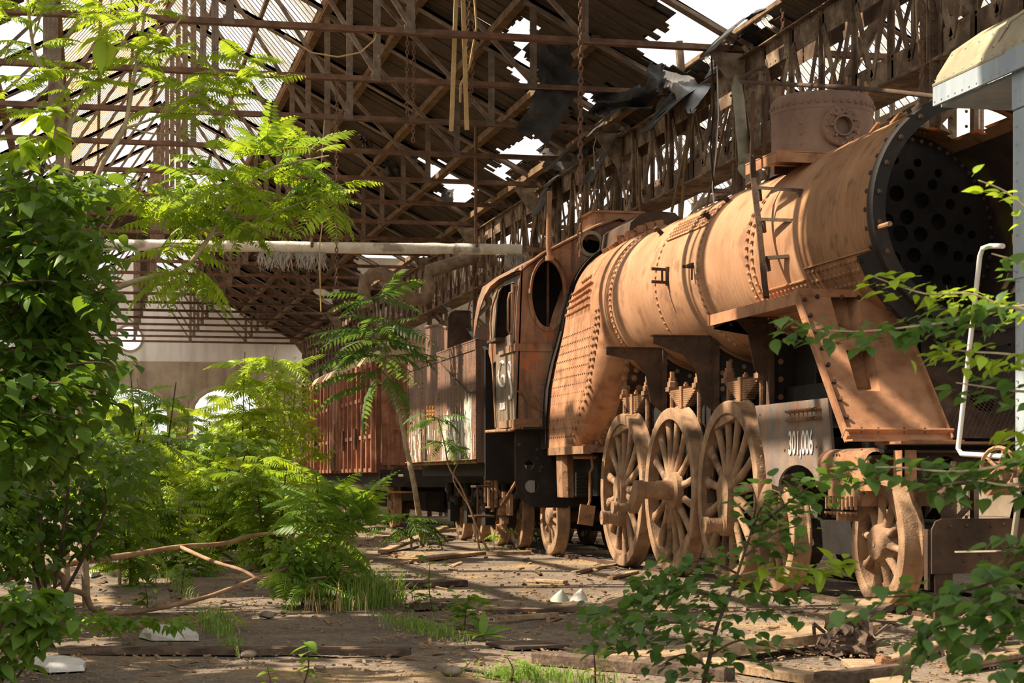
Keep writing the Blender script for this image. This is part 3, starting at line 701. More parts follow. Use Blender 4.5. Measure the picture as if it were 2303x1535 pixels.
for z_, x_ in ((2.42, 6.42), (2.52, 6.42), (2.32, 6.4), (2.32, 6.53), (2.42, 6.55), (2.2, 6.45), (2.2, 6.6), (2.2, 6.75), (2.2, 6.9)): mb.rivet((x_, Yf(z_)-.01, z_), (0, -1, 0), .045, .8)
for k in range(10): mb.rivet((6.4-.012*k, Yf(1.95-.05*k)-.02, 2.0-.055*k), (-.3, -1, 0), .035, .8)
for k in range(8): mb.rivet((6.08+.06*k, Yf(1.53)-.02+.2*max(0, 1-k*.3), 1.53), (-.4, -1, 0), .03, .8)
part('flange_rivets', mb, M['rust'], FB, stuff=True)
for (px, py) in ((1339, 811), (1308, 964)):
    c = P(px, py, X=6.16); mb = MB(); d = V((-.6, -1, 0)); mb.lathe([(.045, -.05), (.045, .03), (.065, .03), (.065, -.05)], c, d, 16); mb.lathe([(.0, .0), (.045, .0)], c, d, 16); part('plug_hole', mb, M['black'], FB)
mb = MB(); mb.box((6.04, 23.6, 1.44), (.1, 1.9, .1)); mb.box((X0, 23.05, 1.46), (1.9, .1, .1)); part('foundation_ring', mb, M['rust'], FB)
mb = MB()                                                             # black strip standing for the shadowed gap before the cab
loop = [(x-(.045 if x < X0 else -.045), z+(.04 if z > 3.2 else 0)) for x, z in sec]
mb.grid([[(taper(x, y, z), y, z) for x, z in loop] for y in (24.5, 24.74)]); part('cab_gap_shade', mb, M['black'], FB)
# pipe along the firebox crown and the steam turret casing
mb = MB(); YT0, YT1 = 23.3, 24.74
pr = [(6.75, 4.1), (6.8, 4.4), (6.95, 4.52), (7.15, 4.56), (7.4, 4.54), (7.55, 4.4), (7.6, 4.1)]
mb.grid([[(x, y, z) for x, z in pr] for y in (YT0, YT1)]); mb.f.append(tuple(range(len(pr)))); part('turret_casing', mb, M['rustdark'], L)
# ---- running board, its brackets and the front step plate
XO = 5.75
mb = MB(); ya, yb = 14.77, P(1598, 722, X=XO).y; zr_ = 2.63
mb.box(((XO+6.5)/2, (ya+yb)/2, zr_), (6.5-XO, yb-ya, .02)); mb.box((XO, (ya+yb)/2, zr_-.045), (.014, yb-ya, .1)); mb.box(((XO+6.3)/2, yb, zr_-.045), (.6, .014, .1))
part('running_board', mb, M['plate'], L)
def bracket(y, xi, zb2, lab=None):
    mb = MB(); pts = [(XO, 2.58), (xi, 2.58), (xi, zb2), (xi-.14, zb2+.12), (xi-.2, zb2+.45), (xi-.34, zb2+.6), (XO, 2.5)]
    mb.plate(pts, [], lambda x, z: V((x, y, z)), (0, .02, 0)); mb.box(((XO+xi)/2, y+.05, 2.585), (xi-XO, .12, .016))
    for k in range(5): mb.rivet((XO+.06+k*(xi-XO-.1)/4, y-.001, 2.545), (0, -1, 0), .02)
    for k in range(4): mb.rivet((xi-.05, y, 2.45-k*.12), (0, -1, 0), .022)
    B = part('running_board_bracket', mb, M['rustdark'], L)  # dark rust stands for the shade on the bracket faces
    mb = MB(); mb.box((xi+.02, y+.0, (2.6+1.5)/2), (.05, .09, 1.1)); part('bracket_post', mb, M['rustdark'], B)
bracket(18.85, 6.42, 1.78); bracket(20.7, 6.42, 1.84); bracket(16.9, 6.3, 2.0)
for y_, xi in ((18.86, 6.4), (20.72, 6.42), (16.92, 6.32)):             # dark stretcher plates between the frames
    mb = MB(); cpts = [(X0+.96*sin(radians(a)), ZC-.96*cos(radians(a))) for a in range(36, -40, -6)]
    mb.plate([(xi, 1.0), (2*X0-xi, 1.0), (2*X0-xi, 2.45)]+cpts+[(xi, 2.45)], [circ(xi+.34, 1.62, .1, .07, 16)], lambda x, z: V((x, y_+.03, z)), (0, .02, 0)); S_ = part('frame_stretcher', mb, M['black'], L)
    mb = MB()
    for k in range(6): mb.bolt((xi+.12, y_+.03, 1.35+k*.17), (0, -1, 0), .03, .03, False)
    for k in range(5): a = radians(34-k*9); mb.rivet((X0-1.02*sin(a), y_+.03, ZC-1.02*cos(a)), (0, -1, 0), .03)
    part('stretcher_bolts', mb, M['rust'], S_, stuff=True)
# sloped plate
p00, p10, p11, p01 = P(1789, 652, Y=14.77), P(2008, 650, Y=14.77), P(2104, 982, Y=13.66), P(1904, 986, Y=13.66)
z0, z1 = 2.64, 1.385; y0, y1 = 14.77, 13.66
def sl_(s, t): return V((p00.x+(p10.x-p00.x)*s+(p01.x-p00.x)*t*.0, y0+(y1-y0)*t, z0+(z1-z0)*t))
def uv(px, py):
    lo, hi = 0, 1
    for _ in range(40):
        t = (lo+hi)/2; q = P(px, py, Y=y0+(y1-y0)*t)
        if q.z < z0+(z1-z0)*t: lo = t
        else: hi = t
    return ((q.x-p00.x)/(p10.x-p00.x), t)
h1 = [uv(1868, 668), uv(1930, 668), uv(1942, 762), uv(1893, 762)]; h2 = [uv(1903, 787), uv(1966, 787), uv(1980, 882), uv(1930, 882)]
mb = MB(); mb.plate([(0, 0), (1, 0), (1, 1), (0, 1)], [h1, h2], sl_, V((0, .012, .012)))
SP = part('front_step_plate', mb, M['plate'], L)
for h in (h1, h2):
    mb = MB(); q = [sl_(*p) for p in h]; dpt = V((0, .26, .05)); mb.grid([q+[q[0]], [p+dpt for p in q]+[q[0]+dpt]]); mb.f.append(tuple(4+1+k for k in range(4)))
    part('step_pocket', mb, M['plate'], SP)
mb = MB(); mb.beam(sl_(-.005, -.01)-V((.0, .0, 0)), sl_(-.005, 1.0), .02, .08, (0, 1, 1)); mb.beam(sl_(0, 0), sl_(1, 0), .06, .06); mb.beam(sl_(1.0, .2), sl_(1.0, 1.0), .015, .07, (0, 1, 1)); part('edge_angle', mb, M['plate'], SP)
mb = MB(); nn = V((0, -(z0-z1), (y0-y1))).normalized()
for k in range(8): mb.bolt(sl_(.06, .06+k*.115), nn, .018, .05, False)
for s in (.2, .45, .62, .85): mb.bolt(sl_(s, .035), nn, .018, .04, False)
for s in (.14, .3, .55, .75): mb.bolt(sl_(s, .955), nn, .02, .05)
part('plate_bolts', mb, M['rustdark'], SP, stuff=True)
mb = MB(); mb.beam(sl_(-.02, .96), sl_(1.03, .96), .1, .02, (0, 1, 1)); mb.beam(sl_(-.02, 1.0)+V((0, -.06, -.01)), sl_(1.05, 1)+V((0, -.06, -.01)), .16, .015); part('foot_strip', mb, M['plate'], SP)
# diamond-tread centre plate with an oval hole
qa, qb = V((6.6, 14.2, 1.98)), V((6.56, 13.72, 1.40))
oh = P(2212, 926, Y=13.95)
mb = MB(); hole_ = [((oh.x-6.55)/1.2+.085*cos(g*pi/8), .5+.16*sin(g*pi/8)) for g in range(16)]
mb.plate([(0, 0), (1, 0), (1, 1), (0, 1)], [hole_], lambda s, t: V((6.55+1.2*s, 14.22-.5*t, 1.99-.59*t)), (0, .015, .015))
TPd = part('tread_plate', mb, M['rustdark'], L)
mb = MB()
for k in range(-14, 40):
    for d in (1, -1):
        s0, s1 = k*.035, k*.035+.45*d
        pts = [(s0+(s1-s0)*q, q) for q in (0, 1)]
        a_, b2 = [V((6.55+1.2*min(max(s, .02), .98), 14.21-.5*t, 2.0-.59*t)) for s, t in pts]
        if 0 <= s0 <= 1 and 0 <= s1 <= 1: mb.beam(a_, b2, .004, .008, (0, -.6, .7))
part('tread_ridges', mb, M['rustdark'], TPd, stuff=True)
mb = MB(); mb.box((X0, 14.9, 1.3), (1.6, 1.6, .03)); mb.box((X0, 14.3, 1.6), (1.4, .05, .6)); part('pilot_deck', mb, M['black'], L)
# ---- front buffer beam and guard plate
mb = MB(); ybm = 13.45
xl = P(2022, 1050, Y=ybm).x
mb.box((xl+1.1, ybm+.1, 1.355), (2.3, .5, .02))
BM = part('deck_strip', mb, M['rust'], L)
mb = MB(); zt_, zb2 = P(2030, 1012, Y=ybm).z, P(2030, 1090, Y=ybm).z
for z in (zt_-.01, zb2+.01): mb.box((xl+1.05, ybm, z), (2.1, .14, .02))
mb.plate([(xl, zb2), (xl+2.1, zb2), (xl+2.1, zt_), (xl, zt_)], [circ(xl+.22, (zt_+zb2)/2, .05, n=16), circ(xl+.42, (zt_+zb2)/2, .09, n=18), circ(xl+.7, (zt_+zb2)/2, .05, n=16)], lambda x, z: V((x, ybm+.05, z)), (0, .02, 0))
part('buffer_beam', mb, M['rustdark'], L)
mb = MB(); mb.box((xl, ybm, (zt_+zb2)/2), (.02, .16, zt_-zb2)); mb.box((xl+.05, ybm-.07, (zt_+zb2)/2), (.12, .02, zt_-zb2)); part('beam_end_plate', mb, M['plate'], L)
mb = MB(); yg = 12.75
x0g, zt2, zb3 = P(2096, 1200, Y=yg).x, P(2096, 1166, Y=yg).z, P(2096, 1290, Y=yg).z
mb.plate([(x0g, zb3), (x0g+1.7, zb3), (x0g+1.7, zt2), (x0g+.08, zt2), (x0g+.03, zt2-.02), (x0g, zt2-.08)], [], lambda x, z: V((x, yg, z)), (0, .02, 0)); mb.box((x0g+.1, yg+.02, (zb3)/2), (.14, .02, zb3))
GP = part('guard_plate', mb, M['rustdark'], L)
mb = MB()
for k in range(26): mb.rivet((x0g+.06+R.random()*1.0, yg, zb3+.04+R.random()*(zt2-zb3-.08)), (0, -1, 0), .018)
part('rivets', mb, M['rustdark'], GP, stuff=True)
mb = MB(); mb.box((x0g-.01, yg+.06, (zb3+zt2)/2-.1), (.02, .06, .45)); mb.tube([(x0g+.1, yg+.2, .9), (x0g+.3, yg+.3, 1.0), (x0g+.35, yg+.3, 1.2)], .05, 8); part('guard_stay', mb, M['rustdark'], GP)
# ---- frames, cylinder block, number plate side
mb = MB()
for x in (6.5, 2*X0-6.5): mb.box((x, 19.2, 1.28), (.035, 9.6, .5)); mb.box((x, 17.8, 1.7), (.035, 7.0, .5))
mb.box((X0, 18.5, 1.3), (1.0, .04, .8)); mb.box((X0, 21.0, 1.2), (1.0, .04, .8)); mb.box((X0, 16.2, 1.5), (1.1, .04, 1.1)); mb.box((X0, 17.5, 1.9), (.9, 6.0, .03))
part('main_frame', mb, M['black'], L)
XN = 6.2
n0, n1, n2 = P(1698, 912, X=XN), P(1852, 893, X=XN), P(1860, 1078, X=XN); nlb = P(1738, 1085, X=XN)
ac = P(1792, 1082, X=XN); ar = (P(1838, 1070, X=XN).y-P(1752, 1070, X=XN).y)/-2
arc_ = [(ac.y+abs(ar)*cos(pi*k/10)*1.0, ac.z-.05+.2*sin(pi*k/10)) for k in range(11)]
mb = MB(); mb.plate([(n0.y, n0.z), (n1.y-.1, n0.z-.0), (n1.y-.25, 1.06)]+[(min(max(a, n1.y-.2), n0.y), z) for a, z in reversed(arc_)]+[(n0.y-.32, 1.04), (n0.y-.25, 1.3)], [], lambda y, z: V((XN, y, z)), (.025, 0, 0))
NP_ = part('number_plate_side', mb, M['frame'], L)
mb = MB()
for k in range(8):
    for dz in (.09, .17): mb.bolt((XN-.001, n1.y+.06+k*.105, n0.z-dz), (-1, 0, 0), .02, .05)
for k in range(9): mb.rivet((XN, n1.y+.05+k*.11, 1.34+(k % 2)*.02), (-1, 0, 0), .018)
for k in range(6): mb.rivet((XN, n0.y-.14-.04*(k > 2), n0.z-.09-k*.1), (-1, 0, 0), .016)
part('plate_bolts', mb, M['rust'], NP_, stuff=True)
tw = P(1790, 880, X=6.42); mb = MB(); mb.box((6.6, tw.y, 2.1), (.05, 1.3, .9)); mb.box((6.35, P(1735, 850, X=6.35).y, 2.1), (.07, .1, .85)); part('valve_bracket', mb, M['black'], L)
mb = MB()                                                             # cylinder block front, studs along its lower flange
ca, cb = P(1862, 1060, X=6.15), P(1937, 1060, X=6.15)
mb.plate([(ca.y, 1.3), (cb.y, 1.32), (cb.y, .95), (cb.y+.1, .85), (ca.y, .83)], [circ((ca.y+cb.y)/2+.1, 1.12, .07, n=14)], lambda y, z: V((6.15, y, z)), (.03, 0, 0))
mb.box((6.5, (ca.y+cb.y)/2, 1.06), (.66, abs(ca.y-cb.y), .42)); mb.lathe([(.1, -.5), (.13, -.45), (.13, .45), (.1, .5)], (6.22, (ca.y+cb.y)/2, 1.2), (0, 1, 0), 16)
CB = part('cylinder_block', mb, M['rust'], L)
mb = MB()
for k in range(8): y = ca.y+(cb.y-ca.y)*(k+.5)/8; mb.cyl((6.12, y, .82), (6.12, y, .93), .014, 6); mb.bolt((6.12, y, .8), (0, 0, -1), .02, .03)
for k in range(6): mb.bolt((6.14, ca.y+(cb.y-ca.y)*(.3+.1*(k % 3)), 1.28-.07*(k//3)), (-1, 0, 0), .022, .04)
part('flange_studs', mb, M['rust'], CB, stuff=True)
mb = MB(); mb.plate([(ca.y-.02, .74), (cb.y+.2, .72), (cb.y+.08, .2), (cb.y+.12, .12), (ca.y-.1, .1)], [], lambda y, z: V((6.42, y, z)), (.03, 0, 0))
for k in range(9): mb.rivet((6.41, ca.y-.2-.09*(k % 3), .66-.13*(k//3)), (-1, 0, 0), .022)
mb.box((6.26, ca.y-.2, .76), (.14, .22, .08)); part('bogie_frame', mb, M['rust'], L)
mb = MB(); mb.box((X0, 15.4, .55), (1.1, 2.6, .3)); part('bogie_centre', mb, M['black'], L)
mb = MB(); pa, pb = P(1950, 1068, X=6.1), P(1985, 1150, X=6.1); mb.plate([(P(1885, 1020, X=6.05).y, 1.3), (P(1950, 1040, X=6.05).y, 1.22), (P(1960, 1110, X=6.05).y, .98), (P(1935, 1110, X=6.05).y, .98)], [], lambda y, z: V((6.05, y, z)), (.02, 0, 0)); part('cover_plate', mb, M['plate'], L)
# ---- wheels
def wheel(name, y, r, nsp, crank=None, xf=6.25, far=True, hubr=.16, rot0=0.0, cw=None):
    """built about its own centre, outer face at local x = 0, looking along -X"""
    ax = (1, 0, 0); zc = r+.0
    W = obj(name, None, None)
    rim = MB(); rim.lathe([(r-.13, .03), (r-.14, .0), (r-.03, -.005), (r-.02, .0), (r-.012, .02), (r-.02, .1), (r-.012, .125), (r+.018, .135), (r+.022, .15), (r+.01, .165), (r-.1, .165), (r-.13, .13)], (0, 0, 0), ax, 64, closed=True)
    me = mesh(name, rim, M['wheel'], 35); bpy.data.objects.remove(W)
    W = obj(name, me, L, V((xf, y, zc))-V(L.location)); 
    hb = MB(); hb.lathe([(0, -.03), (hubr-.02, -.03), (hubr, -.015), (hubr+.02, .06), (hubr+.05, .12), (hubr, .17), (0, .17)], (0, 0, 0), ax, 28)
    hb.lathe([(.03, -.03), (.03, -.036), (0, -.036)], (0, 0, 0), ax, 10)
    cd_ = None
    if crank is not None:
        cd_ = V((0, cos(crank), sin(crank))); n_ = 20; out = []
        for k in range(n_):
            g = 2*pi*k/n_; v = V((0, cos(g), sin(g))); d = v.dot(cd_); s = v-cd_*d
            out.append(v*hubr*1.12 if d < .2 else s*(hubr*.78)+cd_*(.34+.13*(d-.2)))
        o = len(hb.v)
        for xx in (-.045, .08):
            for p in out: hb.v.append((xx, p.y, p.z))
        hb.f.append(tuple(o+k for k in range(n_))); hb.f.append(tuple(o+n_+k for k in range(n_)))
        for k in range(n_): hb.f.append((o+k, o+(k+1) % n_, o+n_+(k+1) % n_, o+n_+k))
    obj('hub', mesh('hub', hb, M['wheel'], 40), W)
    for k in range(nsp):
        g = rot0+2*pi*k/nsp; d = V((0, cos(g), sin(g))); s = V((0, -sin(g), cos(g)))
        sp = MB(); rows = []
        for t, wd, th, xo in ((0, .075, .05, .05), (.12, .055, .045, .055), (.5, .042, .035, .065), (.86, .05, .04, .075), (1, .085, .05, .08)):
            wd *= min(1, r/.8); c = d*(hubr*.8+(r-.12-hubr*.8)*t)+V((xo, 0, 0)); rows.append([c+s*wd*cos(q*pi/4)*1+V((th*sin(q*pi/4), 0, 0)) for q in range(8)])
        if nsp < 13:
            for r_, k_ in zip(rows, range(5)): pass
        sp.grid(rows, True); obj('spoke', mesh('spoke', sp, M['wheel'], 60), W)
    if cw:
        a0, a1 = cw; mbw = MB(); pts = [((r-.12)*cos(a0+(a1-a0)*k/10), (r-.12)*sin(a0+(a1-a0)*k/10)) for k in range(11)]
        mbw.plate(pts, [], lambda a, z: V((.02, a, z)), (.1, 0, 0)); obj('counterweight', mesh('counterweight', mbw, M['wheel']), W)
    if cd_ is not None and crank is not None and name == 'driving_wheel':
        ln = .2; pn = MB(); c = cd_*.335
        pn.lathe([(.105, .03), (.105, -.06), (.08, -.065), (.075, -.2), (.088, -.2), (.088, -.245), (0, -.245)], c, ax, 20); pn.lathe([(.014, -.245), (.014, -.25), (0, -.25)], c, ax, 8)
        obj('crank_pin', mesh('crank_pin', pn, M['wheel'], 40), W)
    axl = MB(); axl.cyl((.15, 0, 0), (1.45, 0, 0), .09, 16); obj('axle', mesh('axle', axl, M['rustdark'], 40), W)
    if far:
        fw = MB(); fw.lathe([(r-.12, 1.45), (r, 1.45), (r, 1.58), (r-.12, 1.58)], (0, 0, 0), ax, 48, closed=True); fw.lathe([(0, 1.43), (hubr, 1.45), (hubr, 1.6), (0, 1.6)], (0, 0, 0), ax, 20)
        for k in range(nsp): g = 2*pi*k/nsp; d = V((0, cos(g), sin(g))); fw.beam(d*hubr+V((1.5, 0, 0)), d*(r-.1)+V((1.52, 0, 0)), .09, .05, ax)
        obj('far_wheel', mesh('far_wheel', fw, M['rustdark'], 40), W)
    return W
W1 = wheel('driving_wheel', 17.97, .94, 15, -pi/2*1.02, rot0=.12, cw=(pi*.28, pi*.62))
W2 = wheel('driving_wheel', 19.91, .94, 15, None, rot0=.02, cw=(pi*1.15, pi*1.5))
W3 = wheel('driving_wheel', 21.85, .94, 15, -pi/2*1.02, rot0=.2, cw=(pi*.28, pi*.62))
W1['label'] = 'nearest tall driving wheel'; W2['label'] = 'middle driving wheel with the long crank pin'; W3['label'] = 'rear driving wheel in shade'
mb = MB(); c = V((6.25, 19.72, .95))                                  # main pin with its return crank
mb.lathe([(.2, .05), (.2, -.02), (.15, -.03), (.11, -.035), (.105, -.2), (.095, -.205), (.095, -.4), (0, -.4)], c, (1, 0, 0), 24); part('main_crank_pin', mb, M['wheel'], W2, 40)
mb = MB(); q = c+V((-.4, 0, 0)); e = q+V((0, .2, -.19)); dd = (e-q).normalized(); ss = V((0, -dd.z, dd.y)); pts = []
for k in range(9): g = pi/2+pi*k/8; pts.append(q+dd*.11*cos(g)+ss*.11*sin(g))
for k in range(9): g = -pi/2+pi*k/8; pts.append(e+dd*.07*cos(g)+ss*.07*sin(g))
o = len(mb.v); mb.v += [tuple(p+V((.04, 0, 0))) for p in pts]+[tuple(p-V((.05, 0, 0))) for p in pts]; n_ = len(pts)
mb.f += [tuple(range(n_)), tuple(range(n_, 2*n_))]+[(k, (k+1) % n_, n_+(k+1) % n_, n_+k) for k in range(n_)]
mb.lathe([(.05, 0), (.045, -.16), (.07, -.165), (.07, -.21), (0, -.21)], e+V((-.04, 0, 0)), (1, 0, 0), 16); mb.cyl(e+V((-.2, 0, .06)), e+V((-.2, 0, .1)), .012, 6)
part('return_crank', mb, M['wheel'], W2, 40)
B1 = wheel('bogie_wheel', 14.24, .55, 10, None, hubr=.15, rot0=.15); B2 = wheel('bogie_wheel', 16.62, .55, 10, None, hubr=.15, rot0=.4)
T1 = wheel('trailing_wheel', 25.5, .56, 11, None, hubr=.14, rot0=.1)
# ---- springs over the drivers
for k, yc in enumerate((17.97, 19.91, 21.85)):
    zs_ = 2.0; xs_ = 6.42
    mb = MB()
    for j in range(9): ln = 1.02-j*.09; mb.box((xs_, yc-.1, zs_+.06-j*.022), (.1, ln, .019))
    S = part('leaf_spring', mb, M['rust'], L)
    mb = MB(); mb.box((xs_, yc-.1, zs_-.02), (.14, .09, .24)); mb.bolt((xs_, yc-.1, zs_+.1), (0, 0, 1), .03, .05); part('spring_buckle', mb, M['rust'], S)
    for dy in (-.57, .4):
        mb = MB(); p = V((xs_, yc+dy, zs_+.05)); mb.cyl(p-V((0, 0, .55)), p+V((0, 0, .04)), .03, 8); mb.box(p+V((0, 0, .04)), (.13, .13, .05)); mb.lathe([(.06, .06), (.06, .12), (.045, .13), (.045, .17), (.03, .17), (.03, .24), (0, .24)], p, (0, 0, 1), 6); part('spring_hanger', mb, M['rust'], S)
    mb = MB(); mb.box((6.52, yc, 1.0), (.2, .4, .7)); part('axle_box', mb, M['black'], L)
for k, y in enumerate((18.9, 20.85)):                                 # brake gear and stays between the drivers
    mb = MB(); mb.box((6.38, y, 1.2), (.05, .1, .9)); mb.box((6.36, y-.08, .95), (.09, .1, .45)); mb.beam((6.4, y-.2, .6), (6.4, y+.5, .5), .04, .06); part('brake_hanger', mb, M['rustdark'], L)
# ---- cab
YC = 24.75; XC = 5.6
mb = MB()
lft = [(XC, 1.78), (XC, 3.2), (5.62, 3.55), (5.66, 3.85), (5.72, 3.97), (5.9, 4.08), (6.2, 4.25), (6.55, 4.44), (6.84, 4.58), (X0, 4.62)]
outer = lft+[(2*X0-x, z) for x, z in reversed(lft[:-1])]
ov = P(1231, 661, Y=YC); rd = P(1328, 549, Y=YC)
mb.plate(outer, [circ(ov.x, ov.z, .225, .455, 36), circ(rd.x, rd.z, .135, n=24), circ(2*X0-ov.x, ov.z, .225, .455, 24)], lambda x, z: V((x, YC, z)), (0, .025, 0))
CAB = part('cab_front', mb, M['cab'], L)
mb = MB(); ro = circ(0, 0, .275, .51, 36); ri = circ(0, 0, .22, .45, 36)
mb.plate(ro, [ri], lambda a, z: V((ov.x+a, YC-.03, ov.z+z)), (0, .03, 0))
g0 = [k for k in range(36)]
hood = [(ov.x+.27*cos(radians(a)), ov.z+.5*sin(radians(a))) for a in range(0, 190, 10)]
mb.grid([[(x, YC-.03, z) for x, z in hood], [(x, YC-.13, z) for x, z in hood]])
part('oval_window_rim', mb, M['cab'], CAB)
mb = MB(); mb.beam((ov.x+.03, YC+.1, ov.z-.45), (ov.x+.03, YC+.1, ov.z+.45), .03, .03, AX); part('window_bar', mb, M['rustdark'], CAB)
mb = MB(); mb.lathe([(.13, -.04), (.175, -.04), (.185, -.02), (.185, .02), (.13, .02)], (rd.x, YC-.02, rd.z), AX, 28, closed=True)
for k in range(10): g = 2*pi*k/10; mb.rivet((rd.x+.155*cos(g), YC-.06, rd.z+.155*sin(g)), (0, -1, 0), .01)
part('round_window_rim', mb, M['galv'], CAB, 30)
mb = MB(); inn = [(X0+(x-X0)*.97, z-.06) for x, z in outer]; mb.plate(inn, [], lambda x, z: V((x, 26.3, z)), (0, .03, 0)); mb.box((X0, 25.5, 1.76), (2.8, 1.9, .03)); part('cab_dark_backing', mb, M['black'], CAB)  # black sheet added to keep the windows dark, with the cab floor
# belt strip, sill roll, rivets
mb = MB(); zb_ = 2.86; mb.box(((XC+6.1)/2, YC-.012, zb_), (6.1-XC, .02, .1)); mb.box((XC-.012, YC+.5, zb_), (.02, 1.05, .1)); part('belt_strip', mb, M['cab'], CAB)
mb = MB(); mb.tube([(6.15, YC-.02, 1.80), (XC, YC-.02, 1.77), (XC-.01, YC+.3, 1.74), (XC-.01, YC+1.9, 1.76)], .025, 8); mb.box((XC-.008, YC+.5, 1.83), (.02, 1.0, .1)); mb.box(((XC+6.1)/2, YC-.01, 1.84), (.5, .02, .1)); part('sill', mb, M['rust'], CAB)
mb = MB()
mb.rivets((XC+.06, YC-.001, 1.95), (XC+.06, YC-.001, 2.75), .1, (0, -1, 0), .012); mb.rivets((6.0, YC, 1.95), (6.1, YC, 2.75), .12, (0, -1, 0), .016)
mb.rivets((XC+.05, YC-.02, 2.86), (6.1, YC-.02, 2.86), .09, (0, -1, 0), .01); mb.rivets((6.0, YC, 4.05), (6.95, YC, 4.5), .14, (0, -1, 0), .012); mb.rivets((XC, YC+.06, 1.95), (XC, YC+.06, 2.75), .1, (-1, 0, 0), .012); mb.rivets((XC-.02, YC+.06, 2.86), (XC-.02, YC+1.0, 2.86), .1, (-1, 0, 0), .01)
for _ in range(14): mb.rivet((5.66+R.random()*.4, YC, 2.0+R.random()*.8), (0, -1, 0), .01)
part('rivets', mb, M['rust'], CAB, stuff=True)
mb = MB(); f0, f1, f2, f3 = P(1161, 877, Y=YC-.02), P(1202, 884, Y=YC-.34), P(1223, 923, Y=YC-.26), P(1190, 915, Y=YC-.0)
mb.grid([[f0, f1], [f0.lerp(f3, .5)+V((0, .02, 0)), f2], [f3, f2]]); part('bent_flap', mb, M['cab'], CAB)
mb = MB(); mb.plate([(0, 0), (.28, .0), (.3, .2), (.02, .22)], [], lambda a, z: V((5.86+a, YC-.008, 2.36+z)), (0, .008, 0)); part('patch_plate', mb, M['cab'], CAB)
# side sheet with window and doorway
YE = 26.55
w0 = [(25.02, 3.08), (25.02, 3.62), (25.12, 3.78), (25.9, 3.80), (26.1, 3.74), (26.2, 3.6), (26.2, 3.02), (25.7, 3.02)]
mb = MB(); mb.plate([(YC, 1.78), (YC, 3.97), (YE, 3.9), (YE, 2.9), (26.35, 2.72), (26.05, 2.75), (26.05, 1.78)], [w0], lambda y, z: V((XC+.0*(z-3.2)+(.1*max(0, z-3.2)), y, z)), (.02, 0, 0))
CS = part('cab_side', mb, M['cabside'], L)
mb = MB(); mb.box((XC-.02, 24.87, 3.3), (.03, .12, .85)); mb.plate([(24.79, 2.95), (25.0, 2.95), (25.0, 3.72), (24.79, 3.7)], [[(24.83, 3.02), (24.96, 3.02), (24.96, 3.62), (24.83, 3.62)]], lambda y, z: V((XC-.03+.09*max(0, z-3.2), y, z)), (.03, 0, 0)); part('window_post', mb, M['cab'], CS)
mb = MB(); mb.tube([(XC+.0, 24.83, 3.62), (XC-.07, 24.83, 3.6), (XC-.09, 24.84, 3.5), (XC-.09, 24.85, 3.1), (XC-.07, 24.85, 3.05), (XC, 24.85, 3.05)], .015, 8); part('grab_handle', mb, M['rust'], CS, 60)
mb = MB(); mb.tube([(XC-.03, 25.9, 1.8), (XC-.03, 26.28, 3.3), (XC-.0, 26.3, 3.55), (XC+.06, 26.15, 3.8), (XC+.08, 25.8, 3.86)], .016, 8); part('door_pillar', mb, M['rust'], CS, 60)
mb = MB(); mb.box((XC-.05, 25.75, 3.02), (.16, .62, .04)); part('window_armrest', mb, M['rustdark'], CS)
# roof
mb = MB(); pr = [(5.6, 3.2), (5.61, 3.45), (5.66, 3.75), (5.74, 3.97), (5.95, 4.12), (6.3, 4.31), (6.7, 4.52), (X0, 4.65)]; pr = pr+[(2*X0-x, z) for x, z in reversed(pr[:-1])]
def rrow(y, k0): return [(x, y, max(z, k0)) for x, z in pr]
RR = ((24.7, 3.9), (25.8, 3.9), (26.4, 3.86), (26.85, 3.76), (27.15, 3.62), (27.4, 3.43), (27.65, 3.2))
mb.grid([rrow(*q) for q in RR]); mb.grid([[(x, y, z-.03) for x, y, z in rrow(*q)] for q in RR])
RF = part('cab_roof', mb, M['cab'], L, 35)
mb = MB(); mb.grid([[(x, 24.69, z+.012) for x, z in pr[3:12]], [(x, 24.76, z+.012) for x, z in pr[3:12]]]); mb.tube([(x-.0, 24.7, z+.01) for x, z in pr[3:12]], .022, 6); part('roof_edge', mb, M['rust'], RF)
mb = MB(); v0 = P(1336, 478, Y=25.0); mb.box((v0.x+.33, 25.3, v0.z-.12), (.66, .7, .25)); mb.box((v0.x+.33, 25.3, v0.z+.01), (.76, .8, .03)); part('roof_ventilator', mb, M['plate'], RF)
mb = MB(); mb.tube([P(1236, 586, Y=24.6), P(1233, 545, Y=24.6), P(1236, 430, Y=24.6)], .035, 8); mb.cyl(P(1236, 586, Y=24.6), P(1236, 575, Y=24.6), .06, 10); part('whistle_pipe', mb, M['rust'], RF, 50)
# under the cab: plate with two holes, ash chute, pipes, steps
mb = MB(); ya_ = 24.95; q = lambda px, py: (lambda p: (p.x, p.z))(P(px, py, Y=ya_))
pl = [q(1159, 965), q(1159, 1085), q(1164, 1110), q(1177, 1128), q(1195, 1138), q(1220, 1141), q(1286, 1141), q(1284, 1118), q(1262, 1080), q(1243, 1040), q(1225, 1000), q(1218, 965)]
def hc(px, py, rx, ry): c_ = q(px, py); k = 25/4200; return circ(c_[0], c_[1], rx*k, ry*k, 20)
mb.plate(pl, [hc(1190, 1045, 11, 11), hc(1196, 1093, 16, 15)], lambda x, z: V((x, ya_, z)), (0, .03, 0))
ST_ = part('support_plate', mb, M['black'], L)
mb = MB()
for px, py in ((1208, 1030), (1218, 1050), (1215, 1058), (1208, 1010), (1168, 1000)): mb.rivet(P(px, py, Y=ya_), (0, -1, 0), .03)
part('rivets', mb, M['rustdark'], ST_, stuff=True)
mb = MB(); y_ = 24.0; a0, a1, a2, a3 = P(1262, 1000, Y=y_), P(1288, 1010, Y=y_), P(1291, 1118, Y=y_), P(1266, 1118, Y=y_)
